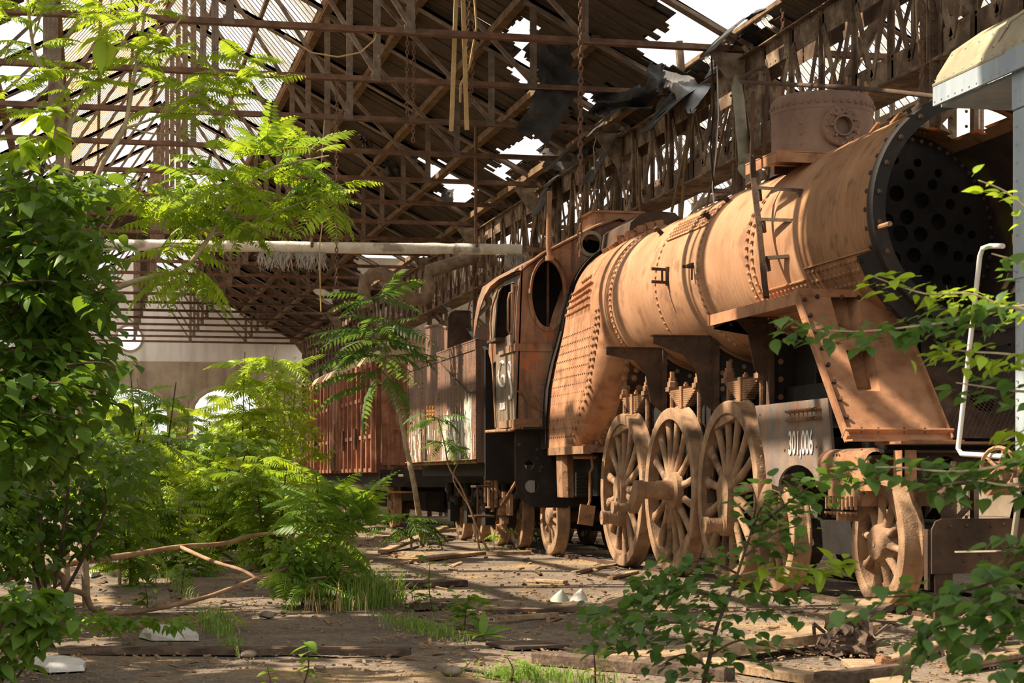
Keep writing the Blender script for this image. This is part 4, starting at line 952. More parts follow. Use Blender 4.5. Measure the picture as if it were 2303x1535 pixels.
mb.grid([[a0, a0.lerp(a1, .4)+V((0, -.05, 0)), a1], [a3, a3.lerp(a2, .4)+V((0, -.05, 0)), a2]]); mb.grid([[a0+V((0, .3, 0)), a0], [a3+V((0, .3, 0)), a3]]); part('ash_chute', mb, M['rust'], L)
mb = MB(); y_ = 23.6; a0, a1 = P(1295, 1062, Y=y_), P(1340, 1116, Y=y_); mb.box(((a0.x+a1.x)/2, y_, (a0.z+a1.z)/2), (a1.x-a0.x, .04, a0.z-a1.z)); mb.box((7.1, 24.2, 1.1), (1.5, 1.8, .5)); mb.box((7.75, 23.5, .75), (.05, 6.0, .9))  # the long far plate is added to block light under the engine
for k in range(7): mb.box(((a0.x+a1.x)/2, y_-.03, a1.z+.03+k*.045), (a1.x-a0.x, .02, .012))
part('ash_pan', mb, M['black'], L)
mb = MB(); mb.tube([P(1330, 1025, Y=23.3), P(1333, 1050, Y=23.3), P(1327, 1062, Y=23.3), P(1327, 1125, Y=23.3), P(1322, 1140, Y=23.3)], .018, 6); mb.cyl(P(1290, 1027, Y=23.4), P(1345, 1027, Y=23.4), .025, 8); mb.beam(P(1322, 1135, Y=23.2), P(1316, 1180, Y=23.2), .2, .04, (0, 1, 0)); part('drain_gear', mb, M['rust'], L)
mb = MB(); mb.box((6.5, 25.4, .95), (.3, 1.2, .5)); mb.box((6.2, 26.3, 1.0), (.15, .9, .55)); part('trailing_frame', mb, M['black'], L)
mb = MB()
for px, pb in ((1092, 1130), (1100, 1140), (1108, 1150), (1116, 1140)):
    mb.tube([P(px, 962, X=5.8), P(px, pb, X=5.8)], .028, 8)
PG = part('injector_pipes', mb, M['rust'], L)
mb = MB()
for py in (1018, 1082, 1140): mb.box(P(1104, py, X=5.8), (.1, .32, .025))
for px, py, r_ in ((1133, 1130, .07), (1133, 1150, .09), (1134, 1170, .07), (1128, 1186, .08)): p = P(px, py, X=5.9); mb.lathe([(0, -.06), (r_, -.05), (r_, .05), (0, .06)], p, (0, 0, 1), 12)
mb.tube([P(1134, 1105, X=5.9), P(1134, 1190, X=5.9), P(1124, 1196, X=5.9)], .04, 8); mb.box(P(1146, 1135, X=5.9), (.05, .25, .3)); mb.beam(P(1165, 1075, X=5.85), P(1128, 1135, X=5.85), .03, .03)
part('injector_body', mb, M['rust'], PG)
mb = MB(); p = P(1083, 1160, X=5.55); mb.box(p, (.3, .5, .03)); mb.box(P(1083, 1093, X=5.6), (.25, .4, .03)); mb.beam(P(1075, 1093, X=5.6), P(1075, 1160, X=5.6), .03, .03); part('cab_steps', mb, M['rustdark'], L)
# ---- the painted number and the chalked graffiti
def text(s, size, loc, rot, m, name, par, ext=.004):
    cu = bpy.data.curves.new(name, 'FONT'); cu.body = s; cu.size = size; cu.extrude = .002; cu.offset = .004; cu.resolution_u = 3
    cu.materials.append(m); tmp = bpy.data.objects.new('tmp', cu); COL.objects.link(tmp); dg = bpy.context.evaluated_depsgraph_get(); me = bpy.data.meshes.new_from_object(tmp.evaluated_get(dg)); bpy.data.objects.remove(tmp)
    o = bpy.data.objects.new(name, me); COL.objects.link(o); o.parent = par; o.location = V(loc)-ORG[par.name]; o.rotation_euler = rot; o['kind'] = 'stuff'; return o
ta = P(1773, 1021, X=XN-.008)
t = text('301,006', .30, ta, (pi/2, 0, -pi/2), M['white'], 'painted_number', L); t.scale = (.62, 1, 1); t['label'] = 'hand painted white number 301,006'
tb = P(1124, 921, X=XC-.012); t = text('301,006', .13, tb, (pi/2, 0, -pi/2), M['white'], 'painted_number', L); t.scale = (.8, 1, 1); t['label'] = 'small white number on the cab side'
mb = MB()
def stroke(pts, w_=.018): mb.tube([P(px, py, X=XC-.012) for px, py in pts], w_, 5)
stroke([(1119, 846), (1122, 838), (1123, 862)], .012)
stroke([(1132, 818), (1130, 812), (1126, 816), (1123, 832), (1122, 850), (1124, 862), (1128, 868), (1133, 868), (1135, 860), (1134, 847), (1131, 844), (1129, 850)])
stroke([(1149, 838), (1149, 822), (1146, 814), (1144, 820), (1144, 834), (1147, 850), (1150, 868), (1151, 884), (1149, 895), (1147, 897), (1145, 890)])
o = part('chalk_graffiti', mb, M['white'], CS); o['label'] = 'white scrawled letters GS'
# ================================================================ the tender
XT = 5.5
def yt(px): return P(px, 900, X=XT).y
TY0, TY1 = yt(1071.5), yt(918); TC = 7.05; ZT0, ZT1 = 1.32, 3.12
T = thing('tender', 'rusty riveted tender with peeling white paint behind the locomotive cab', 'tender', (TC, (TY0+TY1)/2, 0))
mb = MB(); mb.box((TC, (TY0+TY1)/2, (ZT0+ZT1)/2), (2*(TC-XT), TY1-TY0, ZT1-ZT0)); BD = part('water_tank', mb, M['tender'], T)
mb = MB()
for px in (950, 986, 1025.5, 1057, 922, 1068):
    y = yt(px); 
    if px in (950, 986, 1025.5): mb.rivets((XT, y-.05, ZT0+.1), (XT, y-.05, ZT1-.15), .085, (-1, 0, 0), .016); mb.rivets((XT, y+.06, ZT0+.1), (XT, y+.06, ZT1-.15), .085, (-1, 0, 0), .011)
    else: mb.rivets((XT, y, ZT0+.1), (XT, y, ZT1-.15), .1, (-1, 0, 0), .014)
for k in range(6):
    y = TY0+.5+k*1.0
    for z in (1.8, 2.1, 2.4, 2.7): mb.rivet((XT, y, z), (-1, 0, 0), .012)
mb.rivets((XT, TY0, 2.02), (XT, TY1, 1.98), .12, (-1, 0, 0), .01); mb.rivets((XT-.012, TY0+.05, ZT1-.03), (XT-.012, TY1-.05, ZT1-.03), .09, (-1, 0, 0), .012); mb.rivets((XT-.012, TY0+.05, ZT1-.11), (XT-.012, TY1-.05, ZT1-.11), .09, (-1, 0, 0), .01)
mb.rivets((XT, TY0+.05, 1.40), (XT, TY1-.05, 1.40), .14, (-1, 0, 0), .012)
part('rivets', mb, M['tender'], BD, stuff=True)
mb = MB(); mb.box((XT-.006, (TY0+TY1)/2, ZT1-.07), (.014, TY1-TY0, .14)); mb.box((XT+.02, (TY0+TY1)/2, ZT1+.005), (.08, TY1-TY0+.02, .02)); part('top_rim', mb, M['tender'], BD)
mb = MB(); mb.angle((XT, TY0, ZT0+.04), (XT, TY1, ZT0+.04), .06, .012, (0, 0, -1)); part('bottom_angle', mb, M['rust'], BD)
mb = MB(); mb.box((XT-.003, TY0+.03, (ZT0+ZT1)/2), (.012, .06, ZT1-ZT0)); mb.box((XT-.003, TY1-.03, (ZT0+ZT1)/2), (.012, .06, ZT1-ZT0)); part('corner_strip', mb, M['tender'], BD, stuff=True)
# peeled paint: ragged flakes of white left on the lower side, a thin film of its own
def flakes(n, f, m, name):
    mb = MB()
    for _ in range(n):
        y, z = TY0+R.random()*(TY1-TY0), ZT0+.06+R.random()*1.0
        if R.random() > f(y, z): continue
        h, w_ = R.uniform(.05, .3), R.uniform(.015, .06); o = len(mb.v); k = 5
        pts = [(y-w_/2, z-h/2), (y+w_*.4*R.random(), z-h*.6), (y+w_/2, z-h*.2), (y+w_*.35, z+h/2), (y-w_*.4, z+h*.45)]
        mb.v += [(XT-.004-.002*R.random(), a, max(ZT0+.02, b2)) for a, b2 in pts]; mb.f.append(tuple(o+j for j in range(k)))
    part(name, mb, m, BD, stuff=True)
yc1, yc2, yc3 = yt(1053), yt(1018), yt(930)
flakes(1500, lambda y, z: max((.95 if abs(y-yc1) < .28 and z < 2.3 else 0), (.8 if abs(y-yc2) < .9 and z < 2.06 else 0), (.35 if abs(y-yc3) < .8 and z < 2.0 else .05 if z < 1.9 else 0)), M['peel'] if 'peel' in M else M['white'], 'white_paint_flakes')
mb = MB()
for dz in (0, .13):
    for k in range(3):
        p = P(961+k*6.5, 944, X=XT-.01); p.z += dz
        mb.beam(p+V((0, -.05, 0)), p+V((0, .05, .1)), .012, .02); mb.beam(p+V((0, .05, 0)), p+V((0, -.05, .1)), .012, .02)
o = part('orange_lettering', mb, M['orange'], BD); o['label'] = 'faded orange crossed lettering'
mb = MB(); mb.tube([P(983, 806, X=XT-.03), P(1053, 882, X=XT-.03), P(1070, 880, X=XT-.03)], .012, 6); mb.tube([P(950, 812, X=XT-.03), P(983, 806, X=XT-.03)], .012, 6); part('lamp_rod', mb, M['rustdark'], T)
# coal bunker, fire-iron plate
XBK = 5.8; mb = MB(); yb0, yb1 = P(1006, 760, X=XBK).y, TY1-.1
mb.grid([[(XBK, yb0, 3.1), (XBK, yb0, 3.62), (XBK+.05, yb0+.5, 3.8), (XBK+.05, yb1, 3.85), (XBK, yb1, 3.1)], [(XBK+.02, yb0, 3.1), (XBK+.02, yb0, 3.62), (XBK+.07, yb0+.5, 3.8), (XBK+.07, yb1, 3.85), (XBK+.02, yb1, 3.1)]])
mb = MB(); mb.plate([(yb0, 3.1), (yb1, 3.1), (yb1, 3.78), (yb0+.8, 3.72), (yb0, 3.6)], [], lambda y, z: V((XBK, y, z)), (.03, 0, 0)); mb.box((TC, yb1, 3.4), (2*(TC-XBK), .04, .8)); mb.tube([(XBK, yb0, 3.6), (XBK, yb0+.8, 3.72), (XBK, yb1, 3.79)], .025, 6); BK = part('coal_bunker', mb, M['tender'], T)
mb = MB(); y_ = 28.4; q = lambda px, py: (lambda p: (p.x, p.z))(P(px, py, Y=y_))
mb.plate([q(1006, 782), q(1008, 718), q(1013, 705), q(1022, 699), q(1056, 699), q(1057, 765)], [], lambda x, z: V((x, y_, z)), (0, .03, 0)); mb.rivets((q(1010, 775)[0]+.05, y_, 3.15), (q(1010, 775)[0]+.05, y_, 3.6), .12, (0, -1, 0), .02); mb.tube([V((a, y_, b2)) for a, b2 in (q(1008, 718), q(1013, 705), q(1022, 699), q(1056, 699), q(1057, 765))], .02, 6)
part('front_plate', mb, M['rustdark'], T)
mb = MB(); mb.beam((XT+.15, TY0-.1, 1.3), (XT+.15, TY0-.1, 3.0), .05, .1); mb.beam(P(1000, 684, X=5.7), P(1096, 788, X=5.6), .05, .03)
for px in (1080, 1086): mb.tube([P(px, 800, X=5.62), P(px, 958, X=5.62)], .025, 6)
mb.box((6.3, TY0-.15, 2.0), (1.4, .05, 1.9)); part('fall_plate_and_rails', mb, M['black'], T)
# running gear
mb = MB(); mb.box((TC, (TY0+TY1)/2, 1.22), (2.6, TY1-TY0-.1, .2)); mb.box((6.35, (TY0+TY1)/2, .98), (.05, TY1-TY0-.4, .25)); part('underframe', mb, M['black'], T)
mb = MB(); mb.box((7.8, (TY0+TY1)/2, .72), (.05, TY1-TY0-.4, .95)); mb.box((7.05, (TY0+TY1)/2, .75), (.5, TY1-TY0-.8, .5)); part('far_light_block', mb, M['black'], T)  # black boxes added to block light coming under the tender
WT = []
for k in range(4):
    y = TY0+.85+k*1.5
    w_ = wheel('tender_wheel', y, .5, 9, None, xf=6.3, hubr=.12, rot0=.2*k); w_.parent = T; w_.location = V((6.3, y, .5))-V(T.location)
    mb = MB(); mb.box((6.18, y, .5), (.16, .24, .34)); mb.cyl((6.2, y-.32, .62), (6.2, y-.32, 1.0), .07, 10); mb.cyl((6.2, y+.32, .62), (6.2, y+.32, 1.0), .07, 10); mb.lathe([(.09, -.03), (.09, .03)], (6.2, y-.32, .75), (0, 0, 1), 10); mb.lathe([(.09, -.03), (.09, .03)], (6.2, y+.32, .75), (0, 0, 1), 10); part('axle_guard', mb, M['black'], T)
    mb = MB(); mb.beam((6.2, y-.7, .9), (6.2, y, .66), .08, .07); mb.beam((6.2, y+.7, .9), (6.2, y, .66), .08, .07); part('bogie_spring', mb, M['rustdark'], T)
# ================================================================ the red van behind it
XV = 5.65
VY0, VY1 = P(846, 900, X=XV).y, P(699, 900, X=XV).y; VZ0, VZE = 1.2, 3.5
VN = thing('box_van', 'rusty red ribbed box van coupled behind the tender', 'van', (TC, (VY0+VY1)/2, 0))
mb = MB(); mb.box((TC, (VY0+VY1)/2, (VZ0+VZE)/2), (2*(TC-XV), VY1-VY0, VZE-VZ0)); part('van_body', mb, M['van'], VN)
mb = MB(); pr = [(XV-.04, VZE-.06), (XV-.04, VZE), (XV+.1, VZE+.2), (XV+.4, VZE+.36), (XV+.9, VZE+.47), (TC, VZE+.5)]; pr += [(2*TC-x, z) for x, z in reversed(pr[:-1])]
mb.grid([[(x, y, z) for x, z in pr] for y in (VY0-.05, VY1+.05)]); n_ = len(pr); mb.f += [tuple(range(n_)), tuple(range(n_, 2*n_))]; part('van_roof', mb, M['vanroof'], VN, 40)
nr = 16
for k in range(nr+1):
    y = VY0+.04+(VY1-VY0-.08)*k/nr
    mb = MB(); mb.box((XV-.05, y, (VZ0+VZE)/2), (.1, .1, VZE-VZ0)); mb.box((XV-.01, y, (VZ0+VZE)/2), (.02, .24, VZE-VZ0)); part('rib', mb, M['van'], VN)
for z in (1.25, 1.95, 2.75, 3.42):
    mb = MB(); mb.box((XV-.03, (VY0+VY1)/2, z), (.06, VY1-VY0, .08)); part('side_rail', mb, M['van'], VN)
ym = (VY0+VY1)/2; mb = MB(); mb.box((XV-.07, ym+.3, 2.3), (.06, 1.5, 2.1)); D = part('sliding_door', mb, M['van'], VN)
mb = MB(); mb.tube([(XV-.12, ym-.3, 1.9), (XV-.16, ym-.3, 2.0), (XV-.16, ym-.3, 2.3), (XV-.12, ym-.3, 2.4)], .02, 6); part('door_handle', mb, M['rust'], D)
for k, y in enumerate((VY0+2.2, VY0+4.2, VY1-2.2)):
    mb = MB(); mb.box((XV-.13, y, 2.0), (.05, .12, .3)); mb.cyl((XV-.13, y, 1.7), (XV-.13, y, 1.95), .04, 8); part('latch', mb, M['rustdark'], VN)
mb = MB(); mb.box((TC, VY0-.02, 2.4), (2.6, .03, 2.1)); mb.tube([(5.9, VY0-.1, 2.2), (5.75, VY0-.1, 2.2), (5.75, VY0-.1, 1.4)], .02, 6); mb.tube([(6.5, VY0-.1, 2.0), (6.0, VY0-.12, 2.1), (5.9, VY0-.12, 2.0), (5.9, VY0-.1, 1.3)], .02, 6); part('end_wall', mb, M['van'], VN)
mb = MB(); mb.box((TC, (VY0+VY1)/2, 1.05), (2.5, VY1-VY0, .3)); mb.box((TC, VY0-.08, 1.08), (2.7, .12, .36)); part('van_underframe', mb, M['black'], VN)
mb = MB(); mb.box((7.8, (VY0+VY1)/2, .7), (.05, VY1-VY0-.6, .8)); mb.box((7.05, (VY0+VY1)/2, .6), (.4, VY1-VY0-2, .4)); part('far_light_block', mb, M['black'], VN)  # black boxes added to block light from beyond the van
for y in (VY0+2.2, VY1-2.2):
    w_ = wheel('van_wheel', y, .5, 8, None, xf=6.3, hubr=.12); w_.parent = VN; w_.location = V((6.3, y, .5))-V(VN.location)
for x in (P(899, 1070, Y=VY0-.6).x, 7.9):
    mb = MB(); c = V((x, VY0-.1, 1.12)); mb.lathe([(.1, 0), (.1, -.35), (.06, -.36), (.06, -.55), (.21, -.56), (.2, -.6), (0, -.62)], c, AX, 20); B_ = part('buffer', mb, M['black'], VN, 40)
    mb = MB(); mb.box(c+V((0, -.625, .02)), (.1, .004, .05)); o = part('white_mark', mb, M['white'], B_)
mb = MB(); c = V((P(899, 1100, Y=VY0-.3).x, VY0-.3, .8)); mb.tube([c+V((-.28, 0, .18)), c+V((-.28, 0, .05)), c+V((-.24, 0, 0)), c+V((.3, 0, 0)), c+V((.34, 0, .05)), c+V((.34, 0, .15))], .018, 6); part('shunter_handle', mb, M['rust'], VN)
# a further locomotive's end beyond the van
mb = MB(); mb.lathe([(.95, 0), (.95, 3), (0, 3.05)], (7.05, VY1+1.2, 2.9), AX, 32); mb.lathe([(.95, 0), (.8, -.12), (0, -.2)], (7.05, VY1+1.2, 2.9), AX, 32); 
F2 = thing('distant_locomotive', 'dark locomotive end just visible beyond the red van', 'locomotive', (7.05, VY1+2, 0)); part('boiler', mb, M['rustdark'], F2, 40)
mb = MB(); mb.box((7.05, VY1+2.4, 1.2), (2.6, 3.5, .4)); mb.lathe([(.75, 0), (.6, -.05), (0, -.08)], (5.95, VY1+.9, 1.1), AX, 24); part('buffer_beam', mb, M['rust'], F2)
for y in (VY1+1.5, VY1+3.2):
    w_ = wheel('wheel', y, .55, 9, None, xf=6.3, hubr=.12, far=False); w_.parent = F2; w_.location = V((6.3, y, .55))-V(F2.location)
# ================================================================ the blue-grey car at the right edge
XA = 5.6; YA = 10.66
GC = thing('railway_car', 'blue-grey riveted railway car with an overhanging roof at the right edge', 'railway car', (TC, 8, 0))
mb = MB(); zbot = 1.25; mb.box((XA+.03, (YA+3)/2, (3.72+zbot)/2), (.06, YA-3, 3.72-zbot)); mb.box((TC, YA-.03, (3.72+zbot)/2), (2*(TC-XA)-.02, .06, 3.72-zbot)); part('body_side', mb, M['car'], GC)
for za, zb2, d in ((P(2275, 250, X=XA).z, 3.72, .015), (P(2275, 628, X=XA).z, P(2275, 250, X=XA).z-.01, .008)):
    mb = MB(); mb.box((XA-d/2, (YA+3)/2+.006, (za+zb2)/2), (d, YA-3+.02, zb2-za)); part('side_sheet', mb, M['car'], GC)
mb = MB()
for x, z in ((XA-.016, 0),): 
    for y in (YA-.035,): mb.rivets((x+.008, y, zbot+.1), (x, y, 3.6), .115, (-1, 0, 0), .009)
    for y in (YA-.1, YA-.2, YA-.3): mb.rivet((x, y, 3.55), (-1, 0, 0), .009); mb.rivet((x, y, P(2275, 250, X=XA).z+.04), (-1, 0, 0), .009)
part('rivets', mb, M['car'], GC, stuff=True)
YO = P(2104, 200, X=XA-.04).y
mb = MB(); pr = [(XA-.05, 3.60), (XA-.05, 3.73), (XA-.03, 3.80), (XA+.08, 3.97), (XA+.3, 4.12), (XA+.6, 4.25), (XA+1.0, 4.36), (TC, 4.4)]
pr += [(2*TC-x, z) for x, z in reversed(pr[:-1])]
mb.grid([[(x, y, z) for x, z in pr[1:-1]] for y in (YO, 3)]); mb.grid([[(x+.02*(1 if x < TC else -1), y, z-.03) for x, z in pr[1:-1]] for y in (YO, 3)]); RFc = part('car_roof', mb, M['carroof'], GC, 35)
mb = MB(); mb.box((XA-.05, (YO+YA)/2-.15, 3.665), (.02, YO-YA+.3, .14)); mb.box((TC, (YO+YA)/2, 3.60), (2*(TC-XA), YO-YA, .02)); part('overhang_fascia', mb, M['car'], GC)
mb = MB(); mb.rivets((XA-.061, YO-.03, 3.62), (XA-.061, YA, 3.62), .1, (-1, 0, 0), .009); mb.rivets((XA-.055, YO-.03, 3.76), (XA-.055, YA-.2, 3.76), .13, (-1, 0, .3), .009); mb.rivets((XA+.05, YO-.05, 3.94), (XA+.05, YA-.2, 3.94), .2, (-1, 0, 1), .009); part('roof_rivets', mb, M['car'], RFc, stuff=True)
mb = MB(); mb.tube([(XA-.055, YO, 3.735), (XA-.055, YA+.02, 3.735)], .012, 6); ys_ = P(2247, 100, X=XA).y
mb.tube([(x-.01, ys_, z+.008) for x, z in pr[2:9]], .012, 6); mb.grid([[(XA-.06, ys_, 3.70), (XA-.06, 3, 3.70)], [(XA-.03, ys_, 3.83), (XA-.03, 3, 3.83)]]); part('roof_gutter', mb, M['carroof'], RFc)
mb = MB(); mb.tube([P(2256, 553, X=XA), P(2225, 553, X=XA), P(2210, 558, X=XA), P(2204, 575, X=XA), P(2155, 1008, X=XA), P(2162, 1020, X=XA), P(2256, 1026, X=XA)], .017, 8); o = part('handrail', mb, M['white'], GC, 50); o['label'] = 'white painted handrail'
mb = MB(); mb.tube([P(2285, 1075, X=XA), P(2292, 1120, X=XA), P(2280, 1205, X=XA), P(2276, 1235, X=XA)], .02, 8); mb.beam(P(2172, 1240, X=XA), P(2285, 1238, X=XA), .16, .012); o = part('step_iron', mb, M['galv'], GC)
mb = MB(); c = P(2245, 1052, X=XA); mb.lathe([(.13, -.015), (.145, 0), (.13, .015), (.115, 0)], c, (1, .5, 0), 20, closed=True)
for k in range(5): g = 2*pi*k/5; mb.tube([c, c+V((-.05, .1, 0)).normalized()*0+V((.05*cos(g), -.11*cos(g), .12*sin(g)))], .01, 5)
mb.box(P(2270, 1090, X=XA), (.05, .35, .03)); mb.lathe([(.11, -.1), (.11, .1), (0, .12)], P(2250, 1075, X=XA+.1), (1, 0, 0), 14); part('hand_brake_wheel', mb, M['rust'], GC)
mb = MB(); mb.box((TC, 7.5, 1.0), (2.2, 6, .3)); mb.box((6.35, 9.0, .6), (.1, 2, .5)); part('car_underframe', mb, M['black'], GC)
w_ = wheel('car_wheel', 9.2, .5, 9, None, xf=6.3, hubr=.12); w_.parent = GC; w_.location = V((6.3, 9.2, .5))-V(GC.location)
# ================================================================ rails, pipe, chains, poles, wires, torn sheets
for k, x in enumerate((6.36, 7.86)):
    mb = MB(); mb.box((x+.05, 45, -.02), (.07, 84, .09)); mb.box((x+.05, 45, -.07), (.14, 84, .03)); single('rail', mb, M['rustdark'], 'rusty rail under the %s wheels of the locomotive' % ('near' if k == 0 else 'far'), 'rail', (x, 30, 0), 'rails')
YP = 38.0
pts = [P(px, py, Y=YP) for px, py in ((150, 549), (300, 551), (450, 552), (600, 554), (700, 556), (850, 558), (1000, 559), (1100, 560), (1172, 561))]
pp = thing('lagged_pipe', 'long white plaster-lagged pipe hanging across the hall', 'pipe', (4, YP, 6))
mb = MB(); fine = []
for a, b_ in zip(pts, pts[1:]):
    for k in range(8): fine.append(a.lerp(b_, k/8))
fine.append(pts[-1]); mb.tube(fine, [.112+.016*mnoise.noise(V((p.x*3, 0, 1))) for p in fine], 14); part('lagging', mb, M['lag'], pp, 60)
mb = MB(); mb.tube([pts[-1], P(1235, 562, Y=YP)], .05, 10); mb.box(P(1232, 562, Y=YP), (.1, .14, .4)); part('bare_pipe_end', mb, M['rust'], pp)
for nm, px0, px1, n_ in (('torn_glass_wool', 585, 655, 110), ('torn_glass_wool', 670, 730, 110), ('torn_glass_wool', 1140, 1178, 130)):
    mb = MB()
    for _ in range(n_):
        p = P(R.uniform(px0, px1), 560, Y=YP); p.z -= .05; e = p+V((R.uniform(-.12, .12), R.uniform(-.1, .1), -R.uniform(.05, .42))); mb.tube([p, p.lerp(e, .5)+V((R.uniform(-.05, .05), 0, 0)), e], [.02, .014, .004], 4)
    part(nm, mb, M['wool'], pp, stuff=True)
for k, px in enumerate((190, 700, 1070)):
    p = P(px, 545, Y=YP); mb = MB(); mb.tube([p, V((p.x, p.y, ZB if k < 2 else 9))], .035 if k == 2 else .014, 6); mb.lathe([(.13, -.03), (.14, 0), (.13, .03)], V((p.x, p.y, p.z-.04)), (1, 0, 0), 14); part('hanger_rod', mb, M['chord'], pp)
def chain(pts, lk, r, lab, grp=None, m='chord'):
    c = thing('hanging_chain', lab, 'chain', pts[0], grp); mb = MB(); n = 12
    ring = [V((.32*lk*cos(2*pi*k/n), 0, .62*lk*sin(2*pi*k/n))) for k in range(n)]
    for k in range(n):
        a, b_ = ring[k], ring[(k+1) % n]; mb.beam(a, b_, r*1.7, r*1.7, (0, 1, 0))
    me = mesh('link', mb, M[m], None); d = 0; k = 0; tot = []
    for a, b_ in zip(pts, pts[1:]):
        a, b_ = V(a), V(b_); L_ = (b_-a).length; q = (b_-a).normalized()
        while d < L_:
            p = a+q*d; o = bpy.data.objects.new('link', me); COL.objects.link(o); o.parent = c; o.location = p-V(pts[0]); e = q.to_track_quat('Z', 'Y').to_euler(); o.rotation_euler = (e.x, e.y, e.z+(pi/2 if k % 2 else 0)); d += lk*.95; k += 1
        d -= L_
    return c
top = P(1307, -60, Y=23); chain([top, P(1304, 575, Y=23)], .085, .011, 'long rusty chain hanging down to the cab roof')
chain([P(932, -30, Y=28), P(929, 318, Y=28)], .07, .008, 'thin rusty chain hanging near the middle of the roof'); chain([P(918, -30, Y=28), P(914, 250, Y=28), P(928, 275, Y=28)], .07, .008, 'shorter thin rusty chain beside another at mid roof')
chain([P(1058, -30, Y=27), P(1050, 120, Y=27), P(1056, 235, Y=27)], .07, .009, 'looped rusty chain with a hook between wooden poles'); chain([P(1070, -30, Y=27), P(1064, 140, Y=27), P(1058, 240, Y=27)], .07, .009, 'second rusty chain bunched beside the wooden poles')
chain([P(757, 183, Y=29.4), P(757, 640, Y=29.4)], .07, .009, 'rusty chain hanging in front of the lagged pipe'); chain([P(1760, -30, Y=24.6), P(1762, 175, Y=24.6)], .07, .009, 'short chain hanging against the arcade girder')
chain([P(2075, -30, Y=19), P(2072, 210, Y=19)], .07, .009, 'chain and wire hanging left of the grey car roof')
for k, (x0, x1, y1) in enumerate(((1028, 1015, 295), (1040, 1050, 292))):
    mb = MB(); mb.beam(P(x0, -60, Y=26.6), P(x1, y1, Y=26.6), .06, .035, (0, 1, 0)); single('hanging_pole', mb, M['straw'], ('left' if k == 0 else 'right')+' one of two pale wooden poles hanging from the roof', 'pole', P(x0, -60, Y=26.6), 'hanging poles')
def wire(pts, r, lab, m='straw'): 
    mb = MB(); mb.tube(pts, r, 5); single('wire', mb, M[m], lab, 'wire', pts[0], None, 60)
wire([P(640, 78, Y=26.15), P(700, 118, Y=26.15), P(760, 128, Y=26.15), P(810, 118, Y=26.15), P(842, 90, Y=26.15), P(846, 76, Y=26.15), P(838, 68, Y=26.15)], .012, 'loop of pale wire hung below the nearest roof truss')
wire([V((P(1066, -20, Y=26.8).x, 26.8, 9.6)), P(1066, -20, Y=26.8), P(1072, 60, Y=26.8), P(1056, 150, Y=26.8), P(1036, 190, Y=26.8), P(1035, 230, Y=26.8)], .018, 'pale rope end dangling beside the wooden poles')
wire([P(730, 268, Y=32.65), P(722, 380, Y=32.65), P(728, 480, Y=32.65), P(718, 560, Y=32.65), P(722, 700, Y=32.65)], .012, 'thin wire hanging by the glass wool on the pipe')
wire([P(1600, 120, Y=26.12), P(1605, 240, Y=26.12), P(1598, 330, Y=26.12), P(1606, 430, Y=26.12)], .014, 'black cable hanging right of the torn roof sheet', 'black'); wire([P(1612, 120, Y=26.12), P(1616, 260, Y=26.12), P(1610, 350, Y=26.12), P(1602, 420, Y=26.12), P(1606, 460, Y=26.12)], .01, 'white cable hanging by the arcade column', 'white')
wire([V((P(2060, -10, Y=20).x, 20, 9.0)), P(2060, -10, Y=20), P(2062, 60, Y=20), P(2070, 130, Y=20), P(2075, 205, Y=20), P(2066, 300, Y=20)], .012, 'pale wire hanging left of the grey car roof')
wire([P(1345, 296, Y=32.65), P(1335, 330, Y=32.65), P(1340, 400, Y=32.65), P(1336, 470, Y=32.65)], .012, 'thin wire hanging at the arcade above the cab', 'galv')
wire([P(1340, 560, Y=34), P(1300, 480, Y=34), P(1260, 500, Y=34), P(1180, 540, Y=34)], .03, 'black cable looping along the arcade above the cab', 'black') if False else None
# down pipe on the near column
mb = MB(); mb.tube([P(1655, 175, X=9.2), P(1662, 230, X=9.2), P(1674, 360, X=9.2), P(1672, 378, X=9.2), P(1682, 390, X=9.1)], .085, 12); single('down_pipe', mb, M['galv'], 'grey galvanised down pipe on the column left of the dome', 'pipe', P(1674, 370, X=9.2), None, 60)
# curved exhaust duct at the back of the arcade
mb = MB(); yd = 45; mb.tube([P(px, py, Y=yd) for px, py in ((826, 690), (818, 660), (822, 632), (836, 618), (856, 614), (876, 622), (896, 640), (912, 658), (930, 672), (950, 674), (962, 664), (966, 640), (964, 610))]+[V((9.35, yd, 6.6))], .17, 10); single('exhaust_duct', mb, M['steel'], 'curved grey exhaust duct above the red van', 'duct', P(900, 650, Y=yd), None, 60)
def PR(px, py):
    u = (px-CX)/FPX; v = (HY-py)/FPX; d = V((ST+u*CT, CT-u*ST, v)); t = (ZE+PITCH*(7.65+XM)-H)/(d.z+PITCH*d.x); return V((0, 0, H))+d*t
# sheets of felt and tin hanging from the roof edge
def sheet(lab, pxs, Yc, m, th=.012, nu=10, nv=12, name='hanging_sheet', amp=.12):
    a, b_, c, d = [P(x, y, Y=yy) for (x, y), yy in zip(pxs, Yc)]; rows = []; sd = R.random()*50
    for i in range(nv+1):
        v = i/nv; rows.append([])
        for j in range(nu+1):
            u = j/nu; p = (a*(1-u)+b_*u)*(1-v)+(d*(1-u)+c*u)*v; n = mnoise.noise(V((u*2.5+sd, v*2.5, 0))); e = .12*mnoise.noise(V((u*8+sd, v*8, 3))) if i in (0, nv) or j in (0, nu) else 0
            rows[-1].append(p+V((e, amp*n*2, e)))
    mb = MB(); mb.grid(rows); o = len(mb.v); mb.grid([[p+V((0, th, 0)) for p in r] for r in rows])
    return single(name, mb, M[m], lab, 'sheet', a, 'torn sheets hanging from the roof', 40)
sheet('big dark felt sheet hanging from the roof hole', [(1222, 175), (1300, 205), (1240, 318), (1160, 290)], (29.5, 29.5, 29, 29), 'felt', amp=.2)
